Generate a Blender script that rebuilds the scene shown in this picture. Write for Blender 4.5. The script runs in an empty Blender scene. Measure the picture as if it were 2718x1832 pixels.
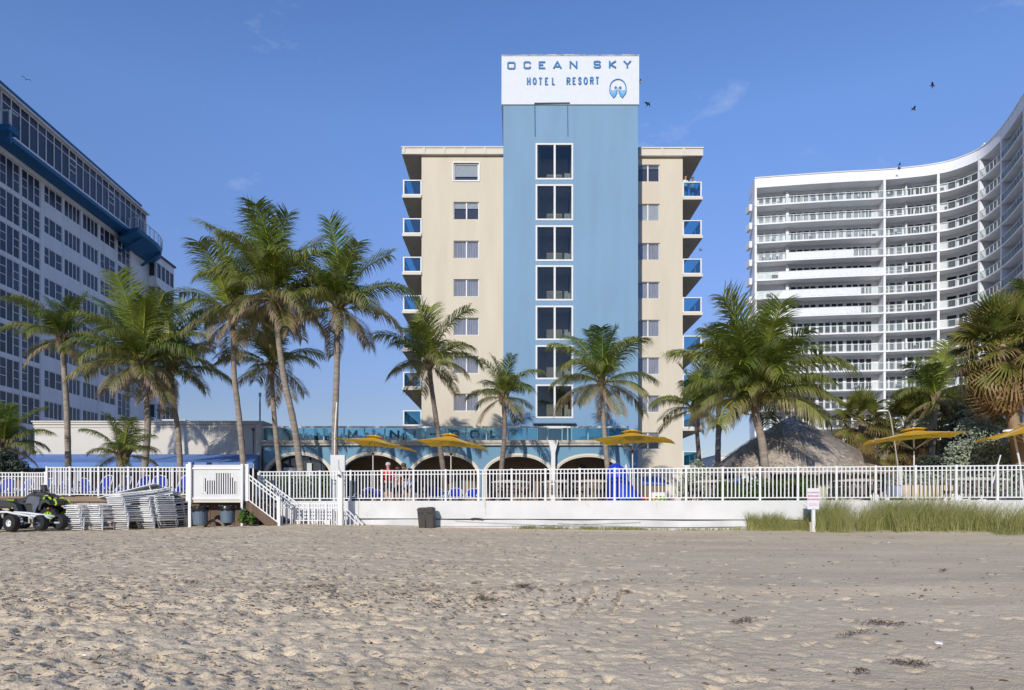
import bpy, bmesh, math, random
import numpy as np
from mathutils import Vector, Matrix, Euler

C = bpy.context.scene.collection
S = bpy.context.scene
R = math.radians
F = 1812.0; CX = 1359.0; HY = 1342.0; EYE = 1.6

# ---------------------------------------------------------------- camera
cd = bpy.data.cameras.new('camera'); cam = bpy.data.objects.new('camera', cd); C.objects.link(cam)
cam.location = (0, 0, EYE); cam.rotation_euler = (R(90), 0, 0)
cd.sensor_width = 36; cd.lens = 24.0; cd.shift_y = 426 / 2718
cd.clip_start = 0.1; cd.clip_end = 5000
S.camera = cam

# ---------------------------------------------------------------- sky and sun
SUN_EL, SUN_AZ = 22.0, 19.0          # azimuth: left of the line from the hotel to the camera
w = bpy.data.worlds.new('World'); S.world = w; w.use_nodes = True
nt = w.node_tree; nt.nodes.clear()
def N(t, typ, **kw):
    n = t.nodes.new(typ)
    for k, v in kw.items(): setattr(n, k, v)
    return n
sky = N(nt, 'ShaderNodeTexSky', sky_type='NISHITA'); sky.sun_disc = False
sdir = Vector((-math.sin(R(SUN_AZ)) * math.cos(R(SUN_EL)), -math.cos(R(SUN_AZ)) * math.cos(R(SUN_EL)), math.sin(R(SUN_EL))))
sky.sun_elevation = R(SUN_EL); sky.sun_rotation = math.atan2(sdir.x, sdir.y)
sky.air_density = 1.0; sky.dust_density = 0.0; sky.ozone_density = 3.0; sky.altitude = 0
bg = N(nt, 'ShaderNodeBackground'); bg.inputs['Strength'].default_value = 0.15
out = N(nt, 'ShaderNodeOutputWorld')
tc = N(nt, 'ShaderNodeTexCoord')
mp = N(nt, 'ShaderNodeMapping'); mp.inputs['Scale'].default_value = (1.0, 1.0, 2.6)
nz = N(nt, 'ShaderNodeTexNoise'); nz.inputs['Scale'].default_value = 5.0; nz.inputs['Detail'].default_value = 7; nz.inputs['Roughness'].default_value = .62
rp = N(nt, 'ShaderNodeValToRGB'); rp.color_ramp.elements[0].position = .60; rp.color_ramp.elements[1].position = .80
rp.color_ramp.elements[1].color = (.42, .42, .42, 1)
mx = N(nt, 'ShaderNodeMixRGB'); mx.inputs[2].default_value = (3.6, 3.9, 4.7, 1)
L = nt.links.new
L(tc.outputs['Generated'], mp.inputs[0]); L(mp.outputs[0], nz.inputs['Vector']); L(nz.outputs[0], rp.inputs[0])
sx = N(nt, 'ShaderNodeSeparateXYZ'); L(tc.outputs['Generated'], sx.inputs[0])
tr = N(nt, 'ShaderNodeValToRGB'); tr.color_ramp.elements[0].position = 0.0; tr.color_ramp.elements[0].color = (.36,.31,.33,1)
tr.color_ramp.elements[1].position = .60; tr.color_ramp.elements[1].color = (.66,.76,1.0,1)
for p_, c_ in ((.14,(.46,.41,.47,1)),(.30,(.62,.60,.76,1)),(.48,(.74,.80,1.0,1))):
    e_ = tr.color_ramp.elements.new(p_); e_.color = c_
ml = N(nt, 'ShaderNodeMixRGB', blend_type='MULTIPLY'); ml.inputs[0].default_value = 1.0
L(sx.outputs[2], tr.inputs[0]); L(sky.outputs[0], ml.inputs[1]); L(tr.outputs[0], ml.inputs[2])
L(ml.outputs[0], mx.inputs[1]); L(rp.outputs[0], mx.inputs[0]); L(mx.outputs[0], bg.inputs[0]); L(bg.outputs[0], out.inputs[0])
sl = bpy.data.lights.new('sun', 'SUN'); sl.energy = 2.85; sl.angle = R(0.55); sl.color = (1.0, .945, .87)
so = bpy.data.objects.new('sun', sl); C.objects.link(so)
so.rotation_euler = (-sdir).to_track_quat('-Z', 'Y').to_euler(); so.location = (0, -10, 40)
S.view_settings.view_transform = 'Standard'; S.view_settings.look = 'None'
S.view_settings.exposure = 0.4; S.view_settings.gamma = 1; S.view_settings.use_curve_mapping = False
S.cycles.caustics_reflective = False; S.cycles.caustics_refractive = False; S.cycles.max_bounces = 6; S.cycles.transparent_max_bounces = 24; S.cycles.diffuse_bounces = 3; S.cycles.glossy_bounces = 3

# ---------------------------------------------------------------- materials
def mat(name, col, rough=.7, metal=0, var=.08, scale=3.0, bump=0, bscale=40, spec=.4, col2=None, obvar=0, detail=4, stretch=None):
    m = bpy.data.materials.new(name); m.use_nodes = True; t = m.node_tree; b = t.nodes['Principled BSDF']
    b.inputs['Roughness'].default_value = rough; b.inputs['Metallic'].default_value = metal
    b.inputs['Specular IOR Level'].default_value = spec
    tc = N(t, 'ShaderNodeTexCoord'); n = N(t, 'ShaderNodeTexNoise'); n.inputs['Scale'].default_value = scale; n.inputs['Detail'].default_value = detail
    src = tc.outputs['Object']
    if stretch:
        mp = N(t, 'ShaderNodeMapping'); mp.inputs['Scale'].default_value = stretch; t.links.new(src, mp.inputs[0]); src = mp.outputs[0]
    t.links.new(src, n.inputs['Vector'])
    r = N(t, 'ShaderNodeValToRGB'); r.color_ramp.elements[0].position = .3; r.color_ramp.elements[1].position = .7
    c2 = col2 if col2 else tuple(min(1, c * (1 + var)) for c in col)
    c1 = col if col2 else tuple(c * (1 - var) for c in col)
    r.color_ramp.elements[0].color = (*c1, 1); r.color_ramp.elements[1].color = (*c2, 1)
    t.links.new(n.outputs[0], r.inputs[0]); o = r.outputs[0]
    if obvar:
        oi = N(t, 'ShaderNodeObjectInfo'); h = N(t, 'ShaderNodeHueSaturation'); mr = N(t, 'ShaderNodeMapRange')
        mr.inputs['To Min'].default_value = 1 - obvar; mr.inputs['To Max'].default_value = 1 + obvar
        t.links.new(oi.outputs['Random'], mr.inputs[0]); t.links.new(mr.outputs[0], h.inputs['Value']); t.links.new(o, h.inputs['Color']); o = h.outputs[0]
    t.links.new(o, b.inputs['Base Color'])
    if bump:
        n2 = N(t, 'ShaderNodeTexNoise'); n2.inputs['Scale'].default_value = bscale; n2.inputs['Detail'].default_value = 5
        t.links.new(src, n2.inputs['Vector'])
        bp = N(t, 'ShaderNodeBump'); bp.inputs['Strength'].default_value = bump; bp.inputs['Distance'].default_value = .03
        t.links.new(n2.outputs[0], bp.inputs['Height']); t.links.new(bp.outputs[0], b.inputs['Normal'])
    return m
def glassmat(name, tint, refl=.12, rough=.02):
    m = bpy.data.materials.new(name); m.use_nodes = True; t = m.node_tree; t.nodes.clear()
    o = N(t, 'ShaderNodeOutputMaterial'); a = N(t, 'ShaderNodeBsdfTransparent'); g = N(t, 'ShaderNodeBsdfGlossy'); x = N(t, 'ShaderNodeMixShader')
    lw = N(t, 'ShaderNodeLayerWeight'); lw.inputs[0].default_value = .25
    mr = N(t, 'ShaderNodeMapRange'); mr.inputs['To Min'].default_value = refl; mr.inputs['To Max'].default_value = .5
    a.inputs[0].default_value = (*tint, 1); g.inputs['Roughness'].default_value = rough; g.inputs[0].default_value = (.9, .95, 1, 1)
    t.links.new(lw.outputs['Fresnel'], mr.inputs[0]); t.links.new(mr.outputs[0], x.inputs[0]); t.links.new(a.outputs[0], x.inputs[1]); t.links.new(g.outputs[0], x.inputs[2]); t.links.new(x.outputs[0], o.inputs[0])
    return m
M = {}
M['white'] = mat('white_paint', (.70, .70, .68), .5, var=.05, scale=2)
M['whitewall'] = mat('white_wall_paint', (.60, .59, .56), .8, var=.0, scale=1.3, bump=.25, bscale=18, col2=(.68, .675, .65), detail=8)
M['bldwhite'] = mat('white_render', (.80, .80, .80), .8, var=.03, scale=.6, bump=.05)
M['bldwhite_left'] = mat('grey_white_render', (.74, .75, .77), .85, var=.07, scale=.5, stretch=(1, 1, .3))
M['cream'] = mat('cream_stucco', (.61, .54, .415), .9, var=.05, scale=.9, stretch=(1.3,1,.22), bump=.12, bscale=14, detail=8)
M['cream2'] = mat('pale_cream_stucco', (.60, .56, .48), .9, var=.05, scale=.5, bump=.1, bscale=10)
M['trim'] = mat('cream_trim', (.64, .59, .49), .8, var=.03)
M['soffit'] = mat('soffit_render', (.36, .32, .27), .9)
M['towerblue'] = mat('blue_stucco', (.195, .32, .445), .85, var=.06, scale=.7, stretch=(1.3,1,.22), bump=.12, bscale=14, detail=8)
M['arcadeblue'] = mat('arcade_blue_stucco', (.155, .295, .42), .85, var=.06, scale=.6, bump=.1, bscale=10)
M['signwhite'] = mat('sign_white', (.66, .69, .70), .7, var=.02)
M['letterblue'] = mat('letter_blue', (.035, .17, .40), .5)
M['logoblue'] = mat('logo_light_blue', (.10, .36, .72), .5)
M['stone'] = mat('weathered_stone', (.40, .36, .31), .9, scale=2, col2=(.56, .53, .47), bump=.2, bscale=20)
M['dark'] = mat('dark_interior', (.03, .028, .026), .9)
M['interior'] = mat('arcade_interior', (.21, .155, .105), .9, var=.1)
M['winglass'] = mat('window_glass', (.035, .042, .05), .04, var=.3, scale=.8, spec=.8)
M['winglass_blue'] = mat('blue_window_glass', (.035, .045, .075), .25, var=.25, scale=.5, spec=.25, obvar=.4)
M['curtain'] = mat('grey_curtain', (.42, .42, .46), .8, var=.28, scale=9, stretch=(3.2, 3.2, .12))
M['blind'] = mat('window_blind', (.55, .58, .57), .8)
M['panelblue'] = mat('dark_blue_panel', (.04, .05, .08), .3, var=.1, spec=.3)
M['lampblue'] = mat('cobalt_paint', (.012, .12, .27), .6)
M['railglass'] = glassmat('railing_glass', (.36, .64, .74), .10)
M['railglass_clear'] = glassmat('clear_railing_glass', (.88,.91,.91), .0)
_t = M['railglass_clear'].node_tree
for _n in [n for n in _t.nodes if n.type in ('BSDF_GLOSSY','LAYER_WEIGHT','MAP_RANGE')]: _t.nodes.remove(_n)
_d = N(_t, 'ShaderNodeBsdfDiffuse'); _d.inputs[0].default_value = (.50,.58,.60,1)
_x = [n for n in _t.nodes if n.type == 'MIX_SHADER'][0]; _x.inputs[0].default_value = .07; _t.links.new(_d.outputs[0], _x.inputs[2])
M['terraceglass'] = glassmat('terrace_glass', (.44,.72,.79), .10)
M['frosted'] = mat('frosted_panel', (.72, .74, .75), .4)
M['joint'] = mat('dark_joint', (.05, .09, .13), .9)
M['greyshade'] = mat('window_shade_grey', (.30, .32, .34), .3, obvar=.35)
M['winmid'] = mat('window_mid_glass', (.14, .155, .18), .45, spec=.2, obvar=.6)
M['winfar'] = mat('far_window_glass', (.03,.036,.045), .45, spec=.2, obvar=.5)

def stains(m, col, sc, lo, hi, stretch=(6,6,.9), amt=.6):
    t = m.node_tree; b = t.nodes['Principled BSDF']; src = b.inputs['Base Color'].links[0].from_socket
    tc = N(t,'ShaderNodeTexCoord'); mp = N(t,'ShaderNodeMapping'); mp.inputs['Scale'].default_value = stretch; n = N(t,'ShaderNodeTexNoise'); n.inputs['Scale'].default_value = sc; n.inputs['Detail'].default_value = 6
    t.links.new(tc.outputs['Object'], mp.inputs[0]); t.links.new(mp.outputs[0], n.inputs['Vector']); r = N(t,'ShaderNodeValToRGB'); r.color_ramp.elements[0].position = lo; r.color_ramp.elements[1].position = hi; r.color_ramp.elements[1].color = (amt,amt,amt,1)
    t.links.new(n.outputs[0], r.inputs[0]); x = N(t,'ShaderNodeMixRGB'); x.inputs[2].default_value = (*col,1); t.links.new(r.outputs[0], x.inputs[0]); t.links.new(src, x.inputs[1]); t.links.new(x.outputs[0], b.inputs['Base Color'])
stains(M['whitewall'], (.38,.25,.13), 1.0, .70, .76); stains(M['whitewall'], (.30,.30,.29), 2.2, .66, .78, (1,1,1), .5)
stains(M['stone'], (.12,.10,.08), 1.2, .56, .72, (2,2,.6), .7); stains(M['bldwhite'], (.55,.55,.53), .35, .55, .8, (1,1,.15), .5)
stains(M['cream'], (.42,.37,.30), .9, .66, .85, (2.2,2.2,.10), .35); stains(M['bldwhite_left'], (.30,.28,.27), .8, .62, .8, (1.5,1.5,.12), .5)
# ---------------------------------------------------------------- mesh helpers
class MB:
    def __init__(s): s.v = []; s.f = []; s.uvd = None
    def add(s, vs, fs):
        k = len(s.v); s.v.extend([tuple(p) for p in vs]); s.f.extend([tuple(i + k for i in f) for f in fs]); return s
    def box(s, x0, x1, y0, y1, z0, z1):
        return s.add([(x0,y0,z0),(x1,y0,z0),(x1,y1,z0),(x0,y1,z0),(x0,y0,z1),(x1,y0,z1),(x1,y1,z1),(x0,y1,z1)],
              [(0,3,2,1),(4,5,6,7),(0,1,5,4),(1,2,6,5),(2,3,7,6),(3,0,4,7)])
    def quad(s, a, b, c, d): return s.add([a,b,c,d], [(0,1,2,3)])
    def bar(s, a, b, w, h=None, up=(0,0,1)):
        a = Vector(a); b = Vector(b); d = (b - a).normalized(); up = Vector(up)
        if abs(d.dot(up)) > .98: up = Vector((0,1,0))
        sx = d.cross(up).normalized(); sz = sx.cross(d).normalized(); h = h or w
        o = [(-w/2,-h/2),(w/2,-h/2),(w/2,h/2),(-w/2,h/2)]
        vs = [a + sx*i + sz*j for i,j in o] + [b + sx*i + sz*j for i,j in o]
        return s.add(vs, [(0,1,2,3),(7,6,5,4),(0,4,5,1),(1,5,6,2),(2,6,7,3),(3,7,4,0)])
    def tube(s, pts, rad, n=8, cap=True):
        pts = [Vector(p) for p in pts]
        if not hasattr(rad, '__len__'): rad = [rad]*len(pts)
        vs = []; prev = None
        for i, p in enumerate(pts):
            d = (pts[min(i+1,len(pts)-1)] - pts[max(i-1,0)]).normalized()
            if prev is None:
                ref = Vector((0,0,1)) if abs(d.z) < .9 else Vector((0,1,0)); sx = d.cross(ref).normalized()
            else: sx = (prev - d*prev.dot(d)).normalized()
            prev = sx; sy = d.cross(sx)
            for k in range(n):
                a = 2*math.pi*k/n; vs.append(p + (sx*math.cos(a) + sy*math.sin(a))*rad[i])
        fs = [(i*n+k, i*n+(k+1)%n, (i+1)*n+(k+1)%n, (i+1)*n+k) for i in range(len(pts)-1) for k in range(n)]
        if cap: fs += [tuple(range(n))[::-1], tuple(range((len(pts)-1)*n, len(pts)*n))]
        return s.add(vs, fs)
    def cyl(s, p, r, h, n=16, r2=None):
        p = Vector(p); return s.tube([p, p + Vector((0,0,h))], [r, r if r2 is None else r2], n)
    def lathe(s, prof, c=(0,0,0), n=16, axis='z', sx=1, sy=1, cap=True):
        vs = []
        for r, z in prof:
            for k in range(n):
                a = 2*math.pi*k/n; x, y = r*math.cos(a)*sx, r*math.sin(a)*sy
                q = (x,y,z) if axis == 'z' else ((z,x,y) if axis == 'x' else (x,z,y))
                vs.append((q[0]+c[0], q[1]+c[1], q[2]+c[2]))
        m = len(prof)
        fs = [(i*n+k, i*n+(k+1)%n, (i+1)*n+(k+1)%n, (i+1)*n+k) for i in range(m-1) for k in range(n)]
        if cap: fs += [tuple(range(n))[::-1], tuple(range((m-1)*n, m*n))]
        return s.add(vs, fs)
    def poly(s, pts2, y0, y1):
        """extrude a polygon given as (x,z) between two y values"""
        n = len(pts2); vs = [(x,y0,z) for x,z in pts2] + [(x,y1,z) for x,z in pts2]
        return s.add(vs, [tuple(range(n)), tuple(range(n,2*n))[::-1]] + [(i, i+n, (i+1)%n+n, (i+1)%n) for i in range(n)])
    def mesh(s, name, m, smooth=False):
        me = bpy.data.meshes.new(name); me.from_pydata(s.v, [], s.f); me.materials.append(m)
        if smooth: me.polygons.foreach_set('use_smooth', [True]*len(me.polygons))
        me.update(); return me
    def build(s, name, m, parent=None, smooth=False, local=False):
        if parent is not None and not local:
            o = wloc(parent); s.v = [(a-o[0], b-o[1], c-o[2]) for a,b,c in s.v]
        return put(name, s.mesh(name, m, smooth), parent)
def wloc(o):
    r = Vector(o.location)
    while o.parent: o = o.parent; r += Vector(o.location)
    return r
def put(name, me, parent=None, loc=(0,0,0), rot=(0,0,0), sc=None):
    o = bpy.data.objects.new(name, me); C.objects.link(o); o.location = loc; o.rotation_euler = rot
    if sc is not None: o.scale = (sc,)*3 if not hasattr(sc,'__len__') else sc
    if parent is not None: o.parent = parent; _CH.setdefault(parent.name, []).append(o)
    return o
_CH = {}
def tag(o, label, cat, group=None):
    o['label'] = label; o['category'] = cat
    if group: o['group'] = group
    return o
def thing(name, label, cat, loc=(0,0,0), rz=0, group=None):
    o = bpy.data.objects.new(name, None); C.objects.link(o); o.empty_display_size = .2
    o.location = loc; o.rotation_euler = (0,0,rz); return tag(o, label, cat, group)
def struct(o): o['kind'] = 'structure'; return o
def stuff(o): o['kind'] = 'stuff'; return o
def copy_tree(o, parent=None):
    c = o.copy(); C.objects.link(c); c.parent = parent
    for ch in _CH.get(o.name, []): copy_tree(ch, c)
    return c
def W(px, py, D): return Vector(((px-CX)/F*D, D, EYE + (HY-py)/F*D))
def X_(px, D): return (px-CX)/F*D
def Z_(py, D): return EYE + (HY-py)/F*D
FA = .163; FD = 23.65
def fl(px):
    u = (px-CX)/F; D = FD/(1+FA*u); return u*D, D
def gz(x, y): return .0346*y if y < 24.5 else .85
rnd = random.Random(7)
# ================================================================ ground
_VG = {}
def vnoise(x, y, cell, seed):
    if seed not in _VG: _VG[seed] = np.random.RandomState(seed).rand(256,256)*2-1
    g = _VG[seed]
    u = x/cell+1000; v = y/cell+1000; i = np.floor(u).astype(int); j = np.floor(v).astype(int); fu = u-i; fv = v-j
    fu = fu*fu*(3-2*fu); fv = fv*fv*(3-2*fv); a = g[i%256,j%256]; b = g[(i+1)%256,j%256]; c = g[i%256,(j+1)%256]; d = g[(i+1)%256,(j+1)%256]
    return (a*(1-fu)+b*fu)*(1-fv)+(c*(1-fu)+d*fu)*fv
def rough_at(X, Y):
    """how trampled the sand is: strong on the left and near, calm on the right and by the wall"""
    r = 1.0 - .84/(1+np.exp(-(X-1.0-.12*(Y-8))/2.0))
    r = r*(1-.45/(1+np.exp(-(Y-17)/2.0)))
    return r
prs = np.random.RandomState(11)
PR = []
for i in range(15000):
    y = 3 + 23*prs.rand()**1.15; x = (prs.rand()*2-1)*(.80*y+1.5)
    q = rough_at(x, y)
    if prs.rand() > q*1.05: continue
    band = math.exp(-((y-(9.6+.1*x))/.9)**2)
    PR.append((x, y, (.035+.05*prs.rand())*(1+.2*(y<8)), 1.3+1.2*prs.rand(), prs.rand()*math.pi, (.004+.024*prs.rand()**4.0)*(q+.55*band*q)))
for i in range(9000):
    y = 3.5 + 21*prs.rand()**1.05; x = (prs.rand()*2-1)*(.80*y+1.5); q = rough_at(x, y)
    if prs.rand() > q**1.6*1.1: continue
    PR.append((x, y, .020+.030*prs.rand()+.0010*y, 1.2+1.6*prs.rand(), prs.rand()*math.pi, (.012+.022*prs.rand()**2)*(1+.012*y)))
for (tx_, ty_, ln) in ((-.75,8.1,1.3),(.75,8.2,1.5),(1.2,8.3,1.4),(-2.8,9.2,.9),(.2,9.6,.8)):      # short drag marks in the scarp
    for k in range(int(ln/.07)): PR.append((tx_+.04*k*.6, ty_+k*.09, .05, 1.6, 1.2+.3*prs.rand(), .022+.02*prs.rand()))
def base_h(X, Y):
    z = .0346*np.minimum(Y, 24.5)
    z = z + .012*vnoise(X*.55, Y*2.2, 1.5, 1)*np.clip((26-Y)/10, .3, 1) + .05*np.exp(-((Y-(9.8+.1*X+.25*np.sin(X)))/.55)**2)
    z = z + .05*np.exp(-((X-(-7.2))/3.0)**2)*np.clip((Y-19)/4,0,1)*2.2      # rise under the platform
    z = z + .20*np.clip((X-6)/7, 0, 1)*np.clip((Y-17.5)/3.2, 0, 1)               # small dune at the grass
    return z
def grid(x0, x1, y0, y1, sx, sy, detail):
    xs = np.arange(x0, x1+sx*.5, sx); ys = np.arange(y0, y1+sy*.5, sy)
    X, Y = np.meshgrid(xs, ys); Z = base_h(X, Y)
    if detail:
        q = rough_at(X, Y); nearq = np.clip((11-Y)/5, 0, 1)
        Z = Z + (.003*vnoise(X*.6, Y*2.4, .45, 2) + .0025*vnoise(X, Y*1.5, .17, 3) + .0065*vnoise(X, Y*1.3, .08, 4))*q
        Z = Z + .006*np.maximum(0, vnoise(X, Y*2.2, .33, 5)-.1)*(.4+nearq)*(.5+.5*q)
        Z = Z + .0045*vnoise(X, Y, .055, 8)*(.4+q) + .016*np.maximum(0, vnoise(X*1.1, Y*1.3, .13, 12)-.45)*(.3+q)*(.4+nearq)
        for (px, py, r, el, a, d) in PR:
            R_ = r*el*1.9
            if px < x0-R_ or px > x1+R_ or py < y0-R_ or py > y1+R_: continue
            i0 = max(0, int((px-R_-x0)/sx)); i1 = min(len(xs), int((px+R_-x0)/sx)+2)
            j0 = max(0, int((py-R_-y0)/sy)); j1 = min(len(ys), int((py+R_-y0)/sy)+2)
            if i1 <= i0 or j1 <= j0: continue
            dx = X[j0:j1,i0:i1]-px; dy = Y[j0:j1,i0:i1]-py
            u = (dx*math.cos(a)+dy*math.sin(a))/(r*el); v = (-dx*math.sin(a)+dy*math.cos(a))/r
            rr = u*u+v*v
            Z[j0:j1,i0:i1] += -d*1.25*np.exp(-rr**3.2*1.1) + d*.12*np.exp(-((np.sqrt(rr)-1.2)/.22)**2)*(.5+.5*np.cos(np.arctan2(v,u)-a*3))
    nx, ny = len(xs), len(ys)
    V = np.stack([X.ravel(), Y.ravel(), Z.ravel()], 1)
    idx = np.arange(nx*ny).reshape(ny, nx)
    Fq = np.stack([idx[:-1,:-1].ravel(), idx[:-1,1:].ravel(), idx[1:,1:].ravel(), idx[1:,:-1].ravel()], 1)
    return V, Fq
def npmesh(name, parts, m):
    Vs = []; Fs = []; k = 0
    for V, Fq in parts: Vs.append(V); Fs.append(Fq+k); k += len(V)
    V = np.concatenate(Vs).astype(np.float32); Fq = np.concatenate(Fs).astype(np.int32)
    me = bpy.data.meshes.new(name); me.vertices.add(len(V)); me.vertices.foreach_set('co', V.ravel())
    me.loops.add(len(Fq)*4); me.loops.foreach_set('vertex_index', Fq.ravel()); me.polygons.add(len(Fq))
    me.polygons.foreach_set('loop_start', np.arange(0, len(Fq)*4, 4, dtype=np.int32))
    try: me.polygons.foreach_set('loop_total', np.full(len(Fq), 4, dtype=np.int32))
    except Exception: pass
    me.polygons.foreach_set('use_smooth', np.ones(len(Fq), dtype=bool)); me.update(calc_edges=True); me.materials.append(m)
    return me
def sand_mat():
    m = bpy.data.materials.new('beach_sand'); m.use_nodes = True; t = m.node_tree; b = t.nodes['Principled BSDF']
    b.inputs['Roughness'].default_value = .95; b.inputs['Specular IOR Level'].default_value = .15
    tc = N(t, 'ShaderNodeTexCoord'); LK = t.links.new
    def noise(sc, det, st=None):
        n = N(t, 'ShaderNodeTexNoise'); n.inputs['Scale'].default_value = sc; n.inputs['Detail'].default_value = det; s = tc.outputs['Object']
        if st: mp = N(t, 'ShaderNodeMapping'); mp.inputs['Scale'].default_value = st; LK(s, mp.inputs[0]); s = mp.outputs[0]
        LK(s, n.inputs['Vector']); return n.outputs[0]
    def ramp(s, a, b_, ca, cb):
        r = N(t, 'ShaderNodeValToRGB'); r.color_ramp.elements[0].position = a; r.color_ramp.elements[1].position = b_
        r.color_ramp.elements[0].color = (*ca,1); r.color_ramp.elements[1].color = (*cb,1); LK(s, r.inputs[0]); return r.outputs[0]
    def mix(f, a, c, mode='MIX', fv=None):
        x = N(t, 'ShaderNodeMixRGB'); x.blend_type = mode
        if fv is not None: x.inputs[0].default_value = fv
        else: LK(f, x.inputs[0])
        LK(a, x.inputs[1]); LK(c, x.inputs[2]) if not isinstance(c, tuple) else setattr(x.inputs[2], 'default_value', (*c,1)); return x.outputs[0]
    c = ramp(noise(.9, 6, (.5,1.6,1)), .35, .68, (.67,.535,.355), (.78,.635,.43))
    c2 = ramp(noise(60, 3), .25, .75, (.70,.70,.70), (1.10,1.08,1.06))
    c = mix(None, c, c2, 'MULTIPLY', 1.0)
    speck = ramp(noise(22, 2), .70, .76, (0,0,0), (1,1,1))
    c = mix(speck, c, (.30,.23,.17))
    wr = ramp(noise(4.2, 8, (.7,2.0,1)), .635, .70, (0,0,0), (1,1,1))       # thin crumbs of dry weed
    w2 = ramp(noise(.55, 3), .5, .64, (0,0,0), (.8,.8,.8))
    wr = mix(None, wr, w2, 'MULTIPLY', 1.0); wf = ramp(noise(30, 4), .45, .6, (0,0,0), (1,1,1)); wr = mix(None, wr, wf, 'MULTIPLY', 1.0)
    c = mix(wr, c, (.16,.11,.075)); LK(c, b.inputs['Base Color'])
    bp = N(t, 'ShaderNodeBump'); bp.inputs['Strength'].default_value = .8; bp.inputs['Distance'].default_value = .016
    n1 = noise(38, 6); LK(n1, bp.inputs['Height'])
    bp2 = N(t, 'ShaderNodeBump'); bp2.inputs['Strength'].default_value = .4; bp2.inputs['Distance'].default_value = .03
    LK(noise(9, 4, (1,1.5,1)), bp2.inputs['Height']); LK(bp.outputs[0], bp2.inputs['Normal']); LK(bp2.outputs[0], b.inputs['Normal'])
    return m
M['sand'] = sand_mat()
near = grid(-10.5, 10.5, 3.0, 12.0, .028, .028, True)
far = grid(-20.4, 20.4, 12.0, 26.4, .048, .048, True)
co = [grid(-20.4,-10.5,3,12,.5,.5,False), grid(10.5,20.4,3,12,.5,.5,False), grid(-20.4,20.4,-20,3,.8,.8,False),
      grid(-400.4,-20.4,-20,26.4,10,2,False), grid(20.4,400.4,-20,26.4,10,2,False)]
struct(put('beach_sand', npmesh('beach_sand', [near, far] + co, M['sand'])))
M['water'] = mat('sea_water', (.02,.07,.09), .08, spec=.6, bump=.4, bscale=1.5)
b = MB(); b.quad((-800,-900,-.5),(800,-900,-.5),(800,-15,-.5),(-800,-15,-.5)); struct(b.build('sea_water', M['water']))
M['deck'] = mat('pool_deck_concrete', (.42,.38,.33), .9, scale=.8, bump=.1)
b = MB(); zt = 1.70
pts = [(-400,25.2),(-9.6,25.2),(-9.3,25.32),(21,FD-FA*21+.1),(400,20.3)]
b.add([(x,y,zt) for x,y in pts]+[(x,y,-1) for x,y in pts]+[(400,900,zt),(-400,900,zt)], [(0,1,2,3,4,10,11)]+[(i+5,i+6,i+1,i) for i in range(4)])
struct(b.build('pool_deck', M['deck']))
# ================================================================ blue and cream hotel
TD, WD = 46.6, 48.4
hotel = thing('hotel_building', 'cream high-rise hotel with a tall blue stair tower and side balconies behind the palms', 'building', (X_(1500,TD), TD, 1.7))
zg = 1.70
# tower: front wall with real window openings
twx0, twx1 = X_(1336,TD), X_(1693.5,TD); ztop = Z_(147,TD); zband = Z_(279,TD)
wins = [(383,475),(492,583),(601,691),(707,796),(814,901),(919,1005),(1023,1108)]
wx0, wx1 = X_(1424,TD), X_(1519,TD)
b = MB(); b.box(twx0, wx0, TD, TD+.4, zg, zband); b.box(wx1, twx1, TD, TD+.4, zg, zband)
zs = [Z_(a,TD) for w_ in wins for a in w_]; edges = [zband] + zs + [Z_(1127,TD)]
for i in range(0, len(edges), 2): b.box(wx0, wx1, TD, TD+.4, edges[i+1], edges[i])
b.box(twx0, twx0+.4, TD+.4, TD+9, zg, zband); b.box(twx1-.4, twx1, TD+.4, TD+9, zg, zband); b.box(twx0+.4, twx1-.4, TD+8.6, TD+9, zg, zband)
b.build('tower_wall', M['towerblue'], hotel)
b = MB(); b.box(twx0-.12, twx1+.06, TD-.08, TD+9.1, zband, ztop-.10); b.build('sign_band', M['signwhite'], hotel)
b = MB(); x = twx0-.14
while x < twx1: 
    x2 = min(x+rnd.uniform(.3,1.1), twx1+.08); b.box(x, x2-.01, TD-.11, TD+9.12, ztop-.10, ztop-.02+rnd.uniform(-.03,.03)); x = x2
b.build('parapet_cap', M['stone'], hotel)
b = MB(); b.bar((X_(1419.5,TD),TD-.012,Z_(280,TD)), (X_(1420.5,TD),TD-.012,Z_(363,TD)), .05,.03); b.bar((X_(1506.5,TD),TD-.012,Z_(280,TD)), (X_(1507.5,TD),TD-.012,Z_(363,TD)), .035,.03)
b.bar((X_(1418,TD),TD-.10,Z_(277,TD)), (X_(1512,TD),TD-.10,Z_(276,TD)), .06,.07); b.build('panel_joint', M['joint'], hotel)
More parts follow.
